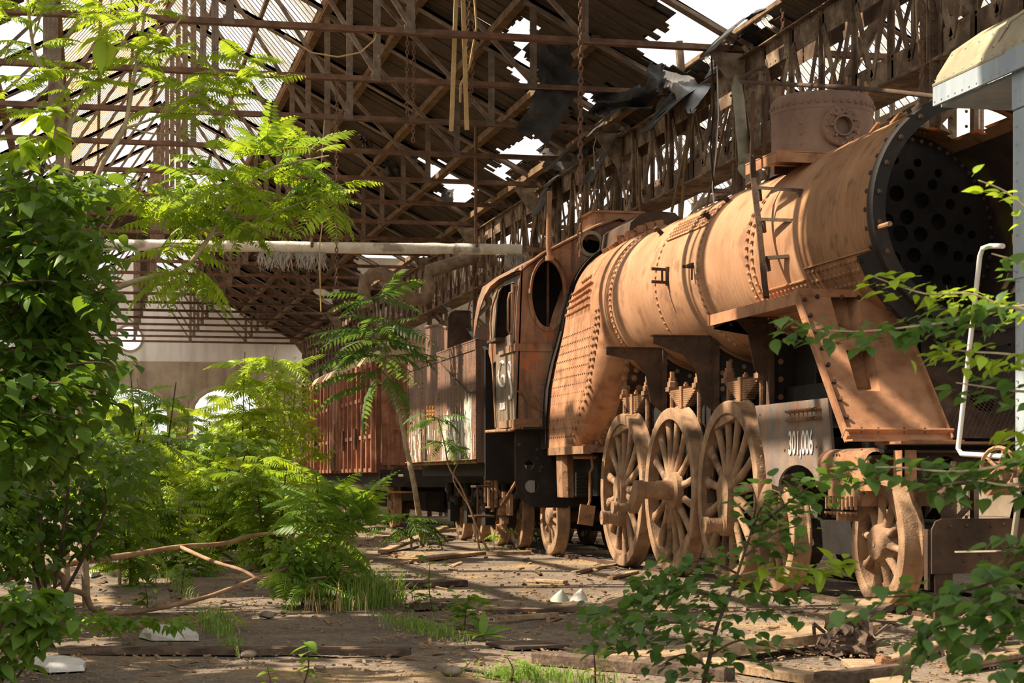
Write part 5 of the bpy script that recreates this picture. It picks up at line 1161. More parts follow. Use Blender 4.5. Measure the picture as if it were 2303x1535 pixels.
sheet('upper fold of black felt above the big hanging sheet', [(1180, 110), (1270, 100), (1310, 215), (1215, 190)], (29.8, 29.8, 29.5, 29.5), 'felt')
sheet('pointed grey tin sheet drooping at the arcade', [(1470, 150), (1602, 188), (1556, 258), (1500, 200)], (PR(1470, 150).y, P(1602, 188, X=9.3).y, P(1602, 188, X=9.3).y, PR(1470, 150).y), 'tin' if 'tin' in M else 'galv')
sheet('ragged felt strip left of the pointed tin sheet', [(1460, 135), (1492, 150), (1500, 205), (1450, 200)], (28.5, 28.5, 28, 28), 'felt')
sheet('dark felt scrap hanging far back under the roof', [(860, 365), (900, 355), (905, 405), (870, 400)], [PR(880, 360).y]*4, 'felt'); sheet('small dark felt scrap below the mid roof slit', [(805, 300), (835, 315), (838, 345), (815, 330)], [PR(820, 307).y]*4, 'felt')
sheet('black felt heap over the arcade top', [(1340, 205), (1480, 200), (1460, 250), (1320, 260)], (29.5, 29, 29, 29.5), 'felt', amp=.3)
for lab, x0, x1, y0, hh in (('ragged felt flap at the far roof hole', 990, 1022, 425, 40), ('felt curtain sagging from the roof edge behind the chain', 1215, 1330, 330, 60)):
    a, b_ = PR(x0, y0), PR(x1, y0); k = b_.y/4200
    sheet(lab, [(x0, y0), (x1, y0), (x1-6, y0+hh), (x0+8, y0+hh*.8)], (a.y, b_.y, b_.y, a.y), 'felt', amp=.2)
ST_R = random.Random(21)
for k, px in enumerate((1250, 1330, 1385, 1440, 1520, 1560, 1640, 1690)):
    y = P(px, 300, X=9.3).y; z = ST_R.uniform(7.2, 7.9); a, c = V((9.35, y-.5, z)), V((9.45, y+.6, z+.1)); w_ = ST_R.uniform(.6, 1.3); rows = []
    for i in range(9):
        rows.append([])
        for j in range(7):
            p = a.lerp(c, j/6)+V((-w_*(i/8)*(1 if k % 2 else .5), 0, -w_*.8*(i/8)**1.5)); n = mnoise.noise(V((i*.5, j*.5, k*7))); p = p+V((.25*n, .2*mnoise.noise(V((i*.6, j*.6, k*7+3))), .22*n)); rows[-1].append(p)
    mb = MB(); mb.grid(rows); mb.grid([[p+V((0, 0, .01)) for p in r] for r in rows])
    single('torn_felt', mb, M['felt'], '%s torn felt scrap from the left slumped over the arcade top' % ordn[k], 'felt scrap', a, 'torn felt along the arcade', 40)
# broken battens leaning and dangling along the arcade
BT = random.Random(3)
for k, px in enumerate(sorted(BT.uniform(1080, 1640) for _ in range(20))):
    yy = P(px, 500, X=9.3).y; p = V((XR-.2, yy, BT.uniform(5.9, 7.2))); q = p+V((BT.uniform(-.3, .05), BT.uniform(-1.0, 1.0), -BT.uniform(.9, 2.0)))
    mb = MB(); mb.beam(p, q, BT.uniform(.04, .1), .03, (1, 0, 0)); single('broken_batten', mb, M['purlin'], '%s broken batten from the left dangling along the arcade girder' % ordn[k], 'batten', p, 'battens dangling along the arcade')
# ================================================================ plants
RP = random.Random(11)
def frond_mesh(name, n, lw, ll, droop, m, seed, curl=0.0):
    r = random.Random(seed); mb = MB(); pts = []
    for k in range(9): t = k/8; pts.append(V((t*(1-.12*droop*t), curl*t*t, -droop*t*t*.55)))
    def at(t): 
        f = t*8; i = min(int(f), 7); return pts[i].lerp(pts[i+1], f-i), (pts[i+1]-pts[i]).normalized()
    mb.tube(pts, [.009*(1-.7*k/8) for k in range(9)], 3, False)
    for k in range(n):
        t = .2+.78*k/(n-1); p, d = at(t); s0 = sin(pi*(.18+.8*t))**.6
        for sd in (-1, 1):
            l = ll*s0*r.uniform(.85, 1.1); w_ = lw*s0*r.uniform(.85, 1.1); side = V((0, sd, 0)); g = r.uniform(.25, .5)
            ax = (side*cos(g)+d*sin(g)+V((0, 0, -r.uniform(.12, .45)))).normalized(); wd = ax.cross(V((0, 0, 1))).normalized(); up = wd.cross(ax)
            o = len(mb.v); b1, b2 = p+ax*l*.28, p+ax*l*.65-V((0, 0, l*.05)); tp = p+ax*l-V((0, 0, l*.16))
            mb.v += [tuple(q) for q in (p, b1+wd*w_*.5+up*w_*.12, b1, b1-wd*w_*.5+up*w_*.12, b2+wd*w_*.4+up*w_*.1, b2, b2-wd*w_*.4+up*w_*.1, tp)]
            mb.f += [(o, o+2, o+1), (o, o+3, o+2), (o+1, o+2, o+5, o+4), (o+2, o+3, o+6, o+5), (o+4, o+5, o+7), (o+5, o+6, o+7)]
    return mesh(name, mb, m, 60)
def leaf_mesh(name, m, w_=.62, seed=0, serr=0):
    r = random.Random(seed); mb = MB(); prof = [(.0, .0), (.08, .55), (.25, .95), (.45, 1.0), (.65, .78), (.83, .4), (1, 0)]
    o = 0; fold = r.uniform(.1, .3); bend = r.uniform(.1, .35)
    for t, h in prof:
        z = -bend*t*t; hh = h*w_/2*(1+(serr*(.16 if int(t*20) % 2 else -.1)))
        mb.v += [(t, hh, z+fold*hh), (t, 0, z), (t, -hh, z+fold*hh)]
    for k in range(len(prof)-1):
        a = k*3; mb.f += [(a, a+1, a+4, a+3), (a+1, a+2, a+5, a+4)]
    mb.tube([V((-.28, 0, .04)), V((0, 0, 0))], .012, 3, False)
    return mesh(name, mb, m, 60)
FM = {'pale': [frond_mesh('compound_leaf', 10+k, .075, .25, .35+.2*k, M['leafpale'], k, .1*(k-1)) for k in range(4)],
      'mid': [frond_mesh('compound_leaf', 11+k, .075, .24, .4+.25*k, M['leafmid'], 9+k, .1*(k-1)) for k in range(4)],
      'shaded': [frond_mesh('compound_leaf', 11+k, .062, .22, .45+.25*k, M['leafbirch'], 19+k, .1*(k-1)) for k in range(4)],  # dark birch green stands for ailanthus leaves in shade
      'dark': [leaf_mesh('leaf', M['leafdark'], .66, k) for k in range(4)], 'broad': [leaf_mesh('leaf', M['leafmid'], .6, 5+k) for k in range(4)],
      'birch': [leaf_mesh('leaf', M['leafbirch'], .66, 12+k, 1) for k in range(4)], 'dock': [leaf_mesh('leaf', M['leafmid'], .3, 31+k) for k in range(3)], 'lime': [leaf_mesh('leaf', M['leafpale'], .55, 22+k) for k in range(4)]}
MV = {}
def rawmesh(me):
    if me.name not in MV: MV[me.name] = ([v.co.copy() for v in me.vertices], [tuple(p.vertices) for p in me.polygons])
    return MV[me.name]
class Plant:
    def __init__(s, name, label, cat, base, group=None):
        s.base = V(base); s.root = thing(name, label, cat, base, group); s.L = []
    def stem(s, pts, r0, r1, name='trunk', m='bark', n=7):
        pts = [V(p) for p in pts]; mb = MB(); fine = []
        for i in range(len(pts)-1):                                   # Catmull-Rom
            p0, p1, p2, p3 = pts[max(i-1, 0)], pts[i], pts[i+1], pts[min(i+2, len(pts)-1)]
            for k in range(5):
                t = k/5; fine.append(.5*((2*p1)+(p2-p0)*t+(2*p0-5*p1+4*p2-p3)*t*t+(3*p1-p0-3*p2+p3)*t**3))
        fine.append(pts[-1]); k = len(fine)-1
        mb.tube(fine, [r0+(r1-r0)*i/k for i in range(k+1)], n); part(name, mb, M[m], s.root, 60); return fine
    def put(s, kind, p, d, size, roll=None):
        d = V(d).normalized(); up = V((0, 0, 1)); y = up.cross(d)
        y = y.normalized() if y.length > 1e-3 else V((0, 1, 0)); z = d.cross(y)
        mt = Matrix((d, y, z)).transposed().to_4x4()
        mt = mt @ Matrix.Rotation(RP.uniform(-.5, .5) if roll is None else roll, 4, 'X')
        s.L.append((V(p), mt, size, RP.choice(FM[kind])))
    def rosette(s, p, n, size, kind='pale', el=(-.1, .7), az=None):
        a0 = RP.uniform(0, 6.28)
        for k in range(n):
            a = a0+k*2.4+RP.uniform(-.3, .3)
            if az is not None: a = az[0]+RP.uniform(-az[1], az[1])
            e = RP.uniform(*el); s.put(kind, V(p)+V((RP.uniform(-.03, .03), RP.uniform(-.03, .03), RP.uniform(-.06, .02))), (cos(a)*cos(e), sin(a)*cos(e), sin(e)), size*RP.uniform(.75, 1.15))
    def cloud(s, c, rad, n, size, kind='dark', surf=.55, droop=.35):
        c = V(c)
        for _ in range(n):
            v = V((RP.gauss(0, 1), RP.gauss(0, 1), RP.gauss(0, 1))).normalized(); q = v*(surf+(1-surf)*RP.random()) if RP.random() < .75 else v*RP.random()
            p = c+V((q.x*rad[0], q.y*rad[1], q.z*rad[2])); a = RP.uniform(0, 6.28); d = V((cos(a)+v.x*.7, sin(a)+v.y*.7, -droop+RP.uniform(-.35, .35)+v.z*.2))
            s.put(kind, p, d, size*RP.uniform(.6, 1.2))
    def along(s, pts, n, size, kind='birch', spread=.07):
        pts = [V(p) for p in pts]
        for _ in range(n):
            f = RP.random()*(len(pts)-1); i = min(int(f), len(pts)-2); p = pts[i].lerp(pts[i+1], f-i); t = (pts[i+1]-pts[i]).normalized(); a = RP.uniform(0, 6.28)
            d = V((cos(a), sin(a), RP.uniform(-.7, .3)))+t*.8; s.put(kind, p+V((RP.uniform(-1, 1), RP.uniform(-1, 1), RP.uniform(-1, .6)))*spread, d, size*RP.uniform(.6, 1.25))
    def finish(s, limit=300):
        cp = V((0, 0, H)); s.L.sort(key=lambda l: (l[0]-cp).length/l[2])
        for p, mt, sz, me in s.L[:limit]:
            o = bpy.data.objects.new(me.name.split('.')[0], me); COL.objects.link(o); o.parent = s.root; o.location = p-s.base; o.rotation_euler = mt.to_euler(); o.scale = (sz, sz, sz)
        rest_ = {}
        for p, mt, sz, me in s.L[limit:]:
            mb = rest_.setdefault(me.materials[0].name, (MB(), me.materials[0]))[0]; vs, fs = rawmesh(me); m3 = mt.to_3x3()*sz; o = len(mb.v)
            mb.v.extend([tuple(m3 @ v+p) for v in vs]); mb.f.extend([tuple(i+o for i in f) for f in fs])
        for mb, m in rest_.values(): part('foliage', mb, m, s.root, 60, stuff=True)
def G(px, Z): return P(px, HY+FPX*H/Z, Z=Z)
def path(l, Z): return [P(x, y, Z=(Z if not hasattr(Z, '__len__') else Z[i])) for i, (x, y) in enumerate(l)]
# ---- slim trees of heaven in the upper left
t = Plant('ailanthus_tree', 'slim pale tree of heaven at the far left with leaves at the top edge', 'tree', G(150, 16)); Z = 16
t.stem([G(150, Z)]+path([(143, 1000), (140, 700), (146, 480), (152, 330), (158, 250), (140, 195), (85, 140), (68, 60), (60, -30)], Z), .035, .012)
t.stem(path([(154, 300), (178, 230), (205, 150), (232, 100), (248, 30), (250, -30)], Z), .016, .008, 'branch'); t.stem(path([(72, 90), (90, 40), (100, -20)], Z), .01, .006, 'branch')
for px, py, n in ((20, 40, 6), (30, 110, 7), (60, 10, 6), (10, 190, 5), (90, 110, 3), (170, 20, 6), (215, 20, 6), (250, 30, 5), (10, 250, 4), (110, 250, 4), (40, 300, 3), (60, 170, 4)): t.rosette(P(px, py, Z=Z+RP.uniform(-.4, .4)), n, .4, 'pale')
t.finish()
t = Plant('ailanthus_tree', 'slim pale tree of heaven with two long curving upper branches', 'tree', G(195, 15.5)); Z = 15.5
t.stem([G(195, Z)]+path([(180, 1000), (172, 700), (180, 520), (225, 380), (278, 290), (300, 180), (318, 80), (335, -30)], Z), .035, .01)
t.stem(path([(300, 165), (350, 110), (400, 50), (450, -10)], Z), .012, .006, 'branch'); t.stem(path([(278, 290), (330, 272), (390, 245), (440, 205), (485, 172)], Z), .012, .006, 'branch'); t.stem(path([(180, 520), (140, 430), (110, 360), (70, 300)], Z), .014, .006, 'branch')
t.stem(path([(282, 285), (340, 300), (395, 300), (440, 310)], Z), .01, .005, 'branch')
for px, py, n in ((280, 60, 4), (330, 20, 5), (300, 110, 5), (345, 100, 5), (370, 110, 6), (320, 130, 4), (170, 190, 5), (205, 165, 5), (160, 160, 4), (230, 185, 4), (430, 190, 6), (490, 165, 7), (560, 125, 5), (520, 185, 6), (470, 240, 6), (400, 185, 5), (360, 235, 4), (450, 270, 5), (500, 210, 4), (590, 165, 4), (110, 240, 3)): t.rosette(P(px, py, Z=Z+RP.uniform(-.4, .4)), n, .38, 'pale')
t.finish()
t = Plant('ailanthus_tree', 'leaning tree of heaven whose bright leaves spread in front of the lagged pipe', 'tree', G(80, 14.5)); Z = 14.5
t.stem([G(80, Z)]+path([(95, 1000), (130, 800), (185, 720), (246, 655), (330, 625), (410, 605), (455, 555), (492, 500), (512, 470)], Z), .035, .014)
t.stem(path([(512, 470), (550, 425), (600, 385), (660, 365), (740, 350)], Z), .013, .006, 'branch'); t.stem(path([(478, 525), (530, 515), (580, 505), (640, 470), (720, 440)], Z), .01, .005, 'branch'); t.stem(path([(492, 500), (480, 450), (470, 400)], Z), .009, .005, 'branch'); t.stem(path([(480, 524), (440, 510), (400, 480), (350, 450)], Z), .009, .005, 'branch')
for px, py, n, el in ((575, 345, 8, (.2, 1.1)), (600, 390, 9, (0, .7)), (660, 365, 8, (0, .8)), (720, 390, 7, (-.2, .6)), (700, 440, 8, (-.3, .4)), (740, 460, 6, (-.5, .2)), (640, 470, 9, (-.3, .5)), (560, 440, 9, (-.3, .6)), (500, 420, 9, (-.2, .7)), (450, 400, 8, (-.2, .6)), (410, 430, 8, (-.3, .5)), (380, 470, 8, (-.3, .5)), (440, 500, 8, (-.4, .4)), (330, 440, 7, (-.3, .5)), (520, 370, 7, (0, .9)), (460, 460, 8, (-.3, .5)), (390, 540, 6, (-.5, .3)), (430, 590, 6, (-.6, .2)), (450, 620, 5, (-.8, 0)), (400, 610, 4, (-.6, .1)), (300, 400, 6, (-.3, .5)), (250, 430, 6, (-.2, .5)), (560, 500, 7, (-.4, .3)), (700, 330, 5, (.2, .9)), (520, 480, 7, (-.4, .3)), (610, 450, 7, (-.3, .4)), (760, 420, 4, (-.1, .4)), (600, 330, 6, (.2, 1.)), (480, 350, 5, (.1, .8))): t.rosette(P(px, py, Z=Z+RP.uniform(-.5, .5)), n, .42, 'pale' if RP.random() < .75 else 'mid', el)
t.finish()
# ---- big dark mulberry at the left edge
t = Plant('mulberry_tree', 'dense dark broad-leaved tree filling the left edge', 'tree', G(-70, 12)); Z = 12
t.stem([G(-70, Z)]+path([(-60, 1000), (-40, 750), (20, 600), (80, 440), (105, 330)], Z), .05, .01, m='barkdark'); t.stem(path([(20, 700), (110, 640), (180, 600)], Z), .02, .006, 'branch', 'barkdark'); t.stem(path([(10, 900), (120, 820), (210, 780)], Z), .02, .006, 'branch', 'barkdark'); t.stem(path([(0, 560), (60, 410), (95, 360)], Z), .014, .006, 'branch', 'barkdark')
k_ = Z/4200
for px, py, rx, ry, n, sz in ((50, 470, 90, 60, 90, .2), (110, 560, 120, 80, 120, .2), (60, 650, 120, 90, 150, .2), (140, 690, 110, 90, 110, .19), (60, 790, 130, 90, 160, .19), (160, 800, 100, 80, 90, .18), (40, 900, 120, 80, 150, .18), (130, 900, 90, 80, 90, .17), (30, 1000, 120, 90, 160, .17), (110, 1010, 100, 70, 100, .16), (200, 560, 60, 50, 36, .18), (100, 430, 80, 60, 50, .18), (180, 430, 70, 40, 34, .18), (220, 660, 50, 70, 30, .17), (40, 400, 60, 40, 26, .17)):
    t.cloud(P(px, py, Z=Z+RP.uniform(-.6, .6)), (rx*k_, .5, ry*k_), int(n*1.5), sz*.72, 'dark')
for l, n in (([(-40, 440), (80, 420), (200, 430)], 26), ([(-40, 520), (90, 490), (230, 500)], 30), ([(-40, 590), (110, 560), (245, 590)], 32), ([(-40, 650), (100, 630), (235, 660)], 32), ([(-40, 730), (100, 720), (245, 730)], 34), ([(-40, 800), (110, 780), (225, 800)], 30), ([(-40, 870), (120, 860), (240, 880)], 30), ([(-40, 950), (100, 930), (200, 960)], 26), ([(-40, 1030), (100, 1010), (190, 1040)], 24), ([(100, 560), (180, 520), (250, 545)], 16), ([(150, 820), (230, 815), (270, 840)], 10), ([(120, 900), (230, 900), (300, 930)], 14), ([(100, 430), (190, 400), (270, 420)], 12), ([(60, 690), (170, 690), (260, 640)], 18)):
    q = path(l, RP.uniform(11.2, 12.6)); t.stem(q, .01, .003, 'branch', 'barkdark', 5); t.along(q, int(n*1.5), .125, 'dark', .13)
for px, py in ((105, 255), (120, 300), (60, 320), (45, 340), (90, 330), (25, 350), (230, 90)): t.cloud(P(px, py, Z=11.5), (.05, .05, .05), 6, .17, 'lime')
t.finish(320)
t = Plant('dark_bush', 'low dark bush along the left edge below the mulberry', 'bush', G(110, 14)); Z = 14; k_ = Z/4200
for px, py in ((40, 1000), (150, 1020), (230, 1080), (90, 1100)): t.stem([G(110, Z), P(px, (py+1250)/2, Z=Z), P(px, py, Z=Z)], .015, .006, 'stem', 'barkdark')
for px, py, rx, ry, n in ((30, 1110, 120, 90, 260), (130, 1130, 120, 90, 260), (230, 1120, 90, 100, 220), (60, 1210, 110, 60, 200), (180, 1210, 100, 50, 160), (290, 1050, 70, 70, 110), (30, 1260, 100, 50, 130), (240, 1010, 70, 70, 100), (0, 1060, 70, 110, 260), (20, 1180, 80, 90, 240)): t.cloud(P(px, py, Z=Z+RP.uniform(-.5, .8)), (rx*k_, .5, ry*k_), n, .1, 'dark')
t.finish()
t = Plant('bramble', 'leafy bush at the bottom left corner beside the fallen branch', 'bush', G(-30, 8.6)); Z = 8.6; k_ = Z/4200
for px, py in ((40, 1330), (90, 1380), (60, 1440), (130, 1420)): t.stem([G(-30, Z), P(px-40, (py+1500)/2, Z=Z), P(px, py, Z=Z)], .008, .003, 'stem', 'barkdark')
for px, py, rx, ry, n in ((30, 1350, 80, 50, 50), (90, 1360, 70, 50, 50), (40, 1420, 80, 50, 50), (120, 1400, 60, 40, 36), (20, 1480, 60, 40, 34)): t.cloud(P(px, py, Z=Z), (rx*k_, .15, ry*k_), n, .1, 'dark')
t.finish()
t = Plant('bramble', 'low green creeper on the floor right of the bottom left bush', 'bush', G(250, 12)); Z = 12; k_ = Z/4200
for px, py, rx, ry, n in ((250, 1400, 60, 18, 60), (210, 1385, 50, 14, 40), (310, 1395, 50, 14, 40), (400, 1400, 36, 16, 30)): t.cloud(P(px, py, Z=Z), (rx*k_, .2, ry*k_), n, .075, 'broad')
t.finish()
# ---- mid-distance thicket
def shrub(label, px, Z, top, spread, kinds, n, size, name='ailanthus_shrub', lean=0, stems=3, low=1150):
    t = Plant(name, label, 'shrub', G(px, Z)); g = G(px, Z)
    for k in range(stems):
        tp = P(px+RP.uniform(-.5, .5)*spread+lean, top+RP.uniform(0, 60), Z=Z+RP.uniform(-.5, .5)); f = t.stem([g+V((RP.uniform(-.1, .1), 0, 0)), g.lerp(tp, .4)+V((RP.uniform(-.15, .15), 0, 0)), tp], .02, .007, 'stem', 'bark' if k % 2 else 'barkdark')
        m = n//stems
        for j in range(m):
            q = .25+.75*(j+.5)/m; p = f[int(q*(len(f)-1))]; p = p+V((RP.uniform(-1, 1), RP.uniform(-1, 1), 0))*spread*Z/4200*.42*RP.random()
            t.rosette(p, 6, size, RP.choice(kinds), (-.3, .6))
    t.finish(); return t
shrub('bright tree of heaven shrub in the middle of the thicket with a pale yellow crown', 545, 33, 775, 210, ['pale'], 36, .72)
shrub('green shrub left of the bright crowned shrub in front of the left doorway', 330, 26, 800, 190, ['mid', 'mid', 'pale'], 27, .55)
shrub('shrub of pinnate leaves in front of the right doorway', 470, 24, 960, 200, ['mid', 'pale'], 27, .5)
shrub('dense low shrub left of the foreground clump', 610, 22, 1010, 170, ['mid', 'pale'], 30, .45)
shrub('sunny shrub far back between the doorways', 405, 52, 860, 130, ['pale'], 21, .9); shrub('sunny shrub far back left of the left doorway', 200, 48, 850, 160, ['pale', 'mid'], 24, .9); shrub('sunny shrub far back beside the red van', 650, 44, 900, 130, ['pale'], 24, .8)
shrub('shrub with drooping leaves against the dark bush', 290, 19, 940, 120, ['mid'], 24, .4); shrub('low pinnate shrub at the foot of the thicket', 400, 21, 1060, 200, ['mid', 'pale'], 24, .42)
shrub('low shrub in front of the red van wheels', 700, 25, 1030, 120, ['mid', 'pale'], 21, .5)
t = Plant('elder_shrub', 'small-leaved yellow-green shrub left of the red van', 'shrub', G(640, 34)); Z = 34; k_ = Z/4200
for dx in (-20, 0, 25): t.stem([G(640, Z), P(640+dx*.6, 1000, Z=Z), P(640+dx, 840, Z=Z)], .02, .006, 'stem', 'bark')
for px, py, rx, ry, n in ((650, 850, 40, 50, 150), (630, 900, 50, 50, 200), (660, 920, 50, 50, 200), (620, 970, 60, 50, 200), (670, 990, 50, 50, 180), (640, 1040, 70, 50, 220), (690, 880, 30, 40, 90), (600, 1030, 60, 60, 160)): t.cloud(P(px, py, Z=Z), (rx*k_*1.2, .7, ry*k_*1.1), int(n*.9), .1, 'lime', .3)
t.finish()
for lab, px, Z, rows_ in (('broad-leaved bush filling the gap below the left doorway', 300, 30, ((250, 1000, 90, 60, 240), (340, 1020, 90, 60, 240), (300, 1090, 110, 50, 260), (400, 1060, 80, 60, 200), (220, 1080, 70, 60, 160))), ('broad-leaved bush below the right doorway', 520, 28, ((480, 1020, 80, 60, 220), (560, 1030, 80, 60, 220), (520, 1090, 110, 50, 260), (600, 1100, 80, 50, 200), (660, 1090, 70, 50, 160))), ('sunlit undergrowth bush beneath the thicket', 450, 24, ((420, 1130, 90, 30, 160), (520, 1130, 90, 30, 160), (620, 1140, 80, 40, 160)))):
    t = Plant('undergrowth_bush', lab, 'bush', G(px, Z)); k_ = Z/4200
    for px2, py, rx, ry, n in rows_: t.stem([G(px, Z), P(px2, (py+1200)/2, Z=Z), P(px2, py, Z=Z)], .015, .006, 'stem', 'barkdark'); t.cloud(P(px2, py, Z=Z+RP.uniform(-1, 1)), (rx*k_, .8, ry*k_), n, .2, RP.choice(('lime', 'broad')))
    t.finish()
# trees outside the far doorways
for lab, px, py, rx in (('hazy green tree outside the left far doorway', 250, 960, 90), ('hazy green tree outside the right far doorway', 540, 1000, 70)):
    Z = 110; k_ = Z/4200; t = Plant('garden_tree', lab, 'tree', G(px, Z)); t.stem([G(px, Z), P(px, py, Z=Z)], .2, .1); t.cloud(P(px, py, Z=Z), (rx*k_, 2, 70*k_), 700, .7, 'lime'); t.finish(60)
# ---- sapling leaning in front of the tender
t = Plant('ailanthus_sapling', 'tall tree of heaven sapling with a pale stem leaning in front of the tender', 'sapling', G(952, 30)); Z = 29
f = t.stem([G(952, 30)]+path([(935, 1110), (915, 1010), (898, 930), (882, 880), (864, 820), (852, 750), (846, 680)], Z), .05, .012)
t.stem(path([(885, 890), (868, 840), (868, 780), (872, 720)], Z), .02, .008, 'branch')
for px, py, n, el in ((846, 672, 7, (0, .9)), (850, 740, 7, (-.1, .5)), (866, 720, 5, (0, .7)), (835, 790, 6, (-.2, .4)), (868, 800, 6, (-.3, .4)), (862, 830, 4, (-.6, .1)), (850, 765, 5, (-.2, .4))): t.rosette(P(px, py, Z=Z), n, .95, 'shaded', el)
for px, py in ((700, 730), (740, 790), (720, 830), (780, 860), (760, 730)): t.put('shaded', P(840, py+10, Z=Z), V((-1, -.2, .12)), 1.1, 0)
t.finish()
t = Plant('ailanthus_sapling', 'thin sapling with twisted stems in front of the tender wheels', 'sapling', G(1100, 27)); Z = 27
t.stem([G(1100, Z)]+path([(1075, 1190), (1040, 1100), (1010, 1050), (1000, 1000), (985, 940)], Z), .02, .008, m='branch'); t.stem([G(1080, Z)]+path([(1060, 1150), (1020, 1080), (1030, 1040)], Z), .016, .006, 'branch', 'branch')
for px, py, n in ((985, 935, 6), (1000, 985, 6), (960, 930, 3), (1010, 1000, 4)): t.rosette(P(px, py, Z=Z), n, .5, 'shaded', (-.4, .4))
t.finish()
t = Plant('ailanthus_shoot', 'low dark fern-like shoots at the foot of the leaning sapling', 'shrub', G(925, 28.5)); Z = 28.5
t.stem([G(925, Z), P(925, 1160, Z=Z)], .02, .01, 'stem'); t.rosette(P(920, 1165, Z=Z), 10, .75, 'shaded', (-.1, .5)); t.rosette(P(945, 1180, Z=Z), 8, .6, 'shaded', (-.2, .4)); t.rosette(P(880, 1185, Z=Z), 6, .5, 'shaded', (-.1, .4)); t.finish()
# ---- foreground clump
t = Plant('ailanthus_clump', 'big clump of arching pinnate leaves in the foreground', 'shrub', G(745, 16)); Z = 16; g = G(745, Z)
for px, py in ((700, 1120), (800, 1130), (740, 1160), (650, 1200)): t.stem([g, P((745+px)/2, (1330+py)/2, Z=Z), P(px, py, Z=Z)], .012, .006, 'stem', 'leafstem' if 'leafstem' in M else 'bark')
t.rosette(P(720, 1130, Z=Z), 7, .5, 'mid', (.2, 1.2)); t.rosette(P(800, 1140, Z=Z), 6, .5, 'mid', (.5, 1.3)); t.rosette(P(730, 1180, Z=Z), 10, .5, 'mid', (0, .8)); t.rosette(P(800, 1190, Z=Z), 9, .5, 'mid', (.3, 1.2)); t.rosette(P(690, 1130, Z=Z), 8, .5, 'mid', (-.2, .6)); t.rosette(P(650, 1290, Z=Z-.5), 9, .35, 'mid', (-.3, .4)); t.rosette(P(690, 1310, Z=Z-.6), 9, .35, 'mid', (-.4, .3)); t.rosette(P(790, 1240, Z=Z), 9, .45, 'mid', (-.6, .3)); t.rosette(P(740, 1200, Z=Z+.4), 8, .5, 'mid', (-.4, .4))
for px, py, a in ((760, 1190, 1.2), (770, 1200, 1.0)): t.put('mid', P(px, py, Z=Z), (.3, .1, 1), .55, 0)
t.finish()
t = Plant('herb_bush', 'leafy green herb mound on the left of the foreground clump', 'bush', G(680, 15.8)); Z = 15.8; k_ = Z/4200
for px, py, rx, ry, n in ((660, 1240, 70, 50, 150), (710, 1250, 70, 60, 160), (640, 1290, 60, 50, 130), (700, 1310, 80, 40, 140), (760, 1290, 60, 50, 110), (760, 1330, 50, 40, 70)): t.cloud(P(px, py, Z=Z), (rx*k_, .3, ry*k_), n, .085, 'broad')
for px in (650, 690, 740): t.stem([G(680, Z), P(px, 1260, Z=Z)], .006, .003, 'stem', 'barkdark', 5)
t.finish()
# ---- young birch in front, bottom right
t = Plant('birch_sapling', 'dark-stemmed young birch sapling in front of the driving wheels', 'sapling', G(1568, 8)); Z = 8
t.stem([G(1568, Z)]+path([(1582, 1540), (1600, 1460), (1612, 1410), (1635, 1350), (1662, 1280), (1688, 1200), (1712, 1140)], Z), .012, .004, m='barkdark')
for l, n, zz in (([(1635, 1350), (1560, 1330), (1470, 1345), (1390, 1370), (1310, 1385)], 90, 8.1), ([(1612, 1420), (1520, 1400), (1440, 1410), (1340, 1420)], 80, 7.9), ([(1660, 1290), (1580, 1260), (1500, 1290), (1420, 1330)], 70, 8.2), ([(1690, 1200), (1760, 1140), (1830, 1090), (1910, 1070)], 80, 8.0), ([(1675, 1250), (1740, 1200), (1800, 1180)], 30, 7.9), ([(1600, 1470), (1660, 1440), (1720, 1450)], 26, 7.9), ([(1590, 1500), (1540, 1470), (1480, 1500)], 24, 8), ([(1650, 1320), (1720, 1330), (1760, 1350)], 34, 8), ([(1690, 1190), (1700, 1130), (1690, 1090)], 26, 8)):
    q = path(l, zz); t.stem(q, .006, .002, 'branch', 'barkdark', 5); t.along(q, int(n*1.5), .062, 'birch', .1)
q = path([(1670, 1290), (1760, 1275), (1830, 1280), (1900, 1265)], 8.0); t.stem(q, .005, .002, 'branch', 'bark', 5); t.along(q, 60, .075, 'lime', .05)
t.finish(300)
# ---- birch boughs entering from the right edge
t = Plant('birch_tree', 'birch boughs with blurred leaves reaching in from the right edge', 'tree', G(2420, 6.4)); Z = 6.4
t.stem([G(2420, Z)]+path([(2400, 1300), (2410, 900), (2390, 600), (2380, 420)], Z), .03, .01, m='barkdark')
for l, n, zz, kd in (([(2400, 720), (2260, 690), (2150, 720), (2040, 735), (1920, 745), (1780, 735)], 90, 6.4, 'birch'), ([(2400, 660), (2280, 690), (2180, 660), (2080, 660), (1960, 620)], 60, 6.5, 'lime'), ([(2400, 560), (2320, 480), (2260, 430), (2200, 405)], 14, 6.4, 'lime'), ([(2400, 620), (2300, 590), (2230, 570)], 14, 6.3, 'birch'), ([(2400, 840), (2290, 800), (2180, 790), (2090, 780)], 50, 6.4, 'lime'), ([(2400, 880), (2300, 880), (2220, 870), (2150, 860)], 34, 6.4, 'birch'), ([(2400, 1000), (2280, 1040), (2150, 1060), (2010, 1050), (1880, 1055)], 80, 6.2, 'birch'), ([(2400, 1060), (2280, 1090), (2190, 1080), (2120, 1090)], 40, 6.2, 'birch'), ([(2400, 940), (2320, 960), (2260, 990)], 20, 6.3, 'lime')):
    q = path(l, zz); t.stem(q, .006, .002, 'branch', 'bark', 5); t.along(q, int(n*1.5), .062, kd, .06)
t.finish(300)
t = Plant('birch_bush', 'dark green birch bush in the bottom right corner', 'bush', G(2420, 5.6)); Z = 5.6
t.stem([G(2420, Z)]+path([(2400, 1500), (2380, 1350), (2370, 1250)], Z), .014, .006, m='barkdark')
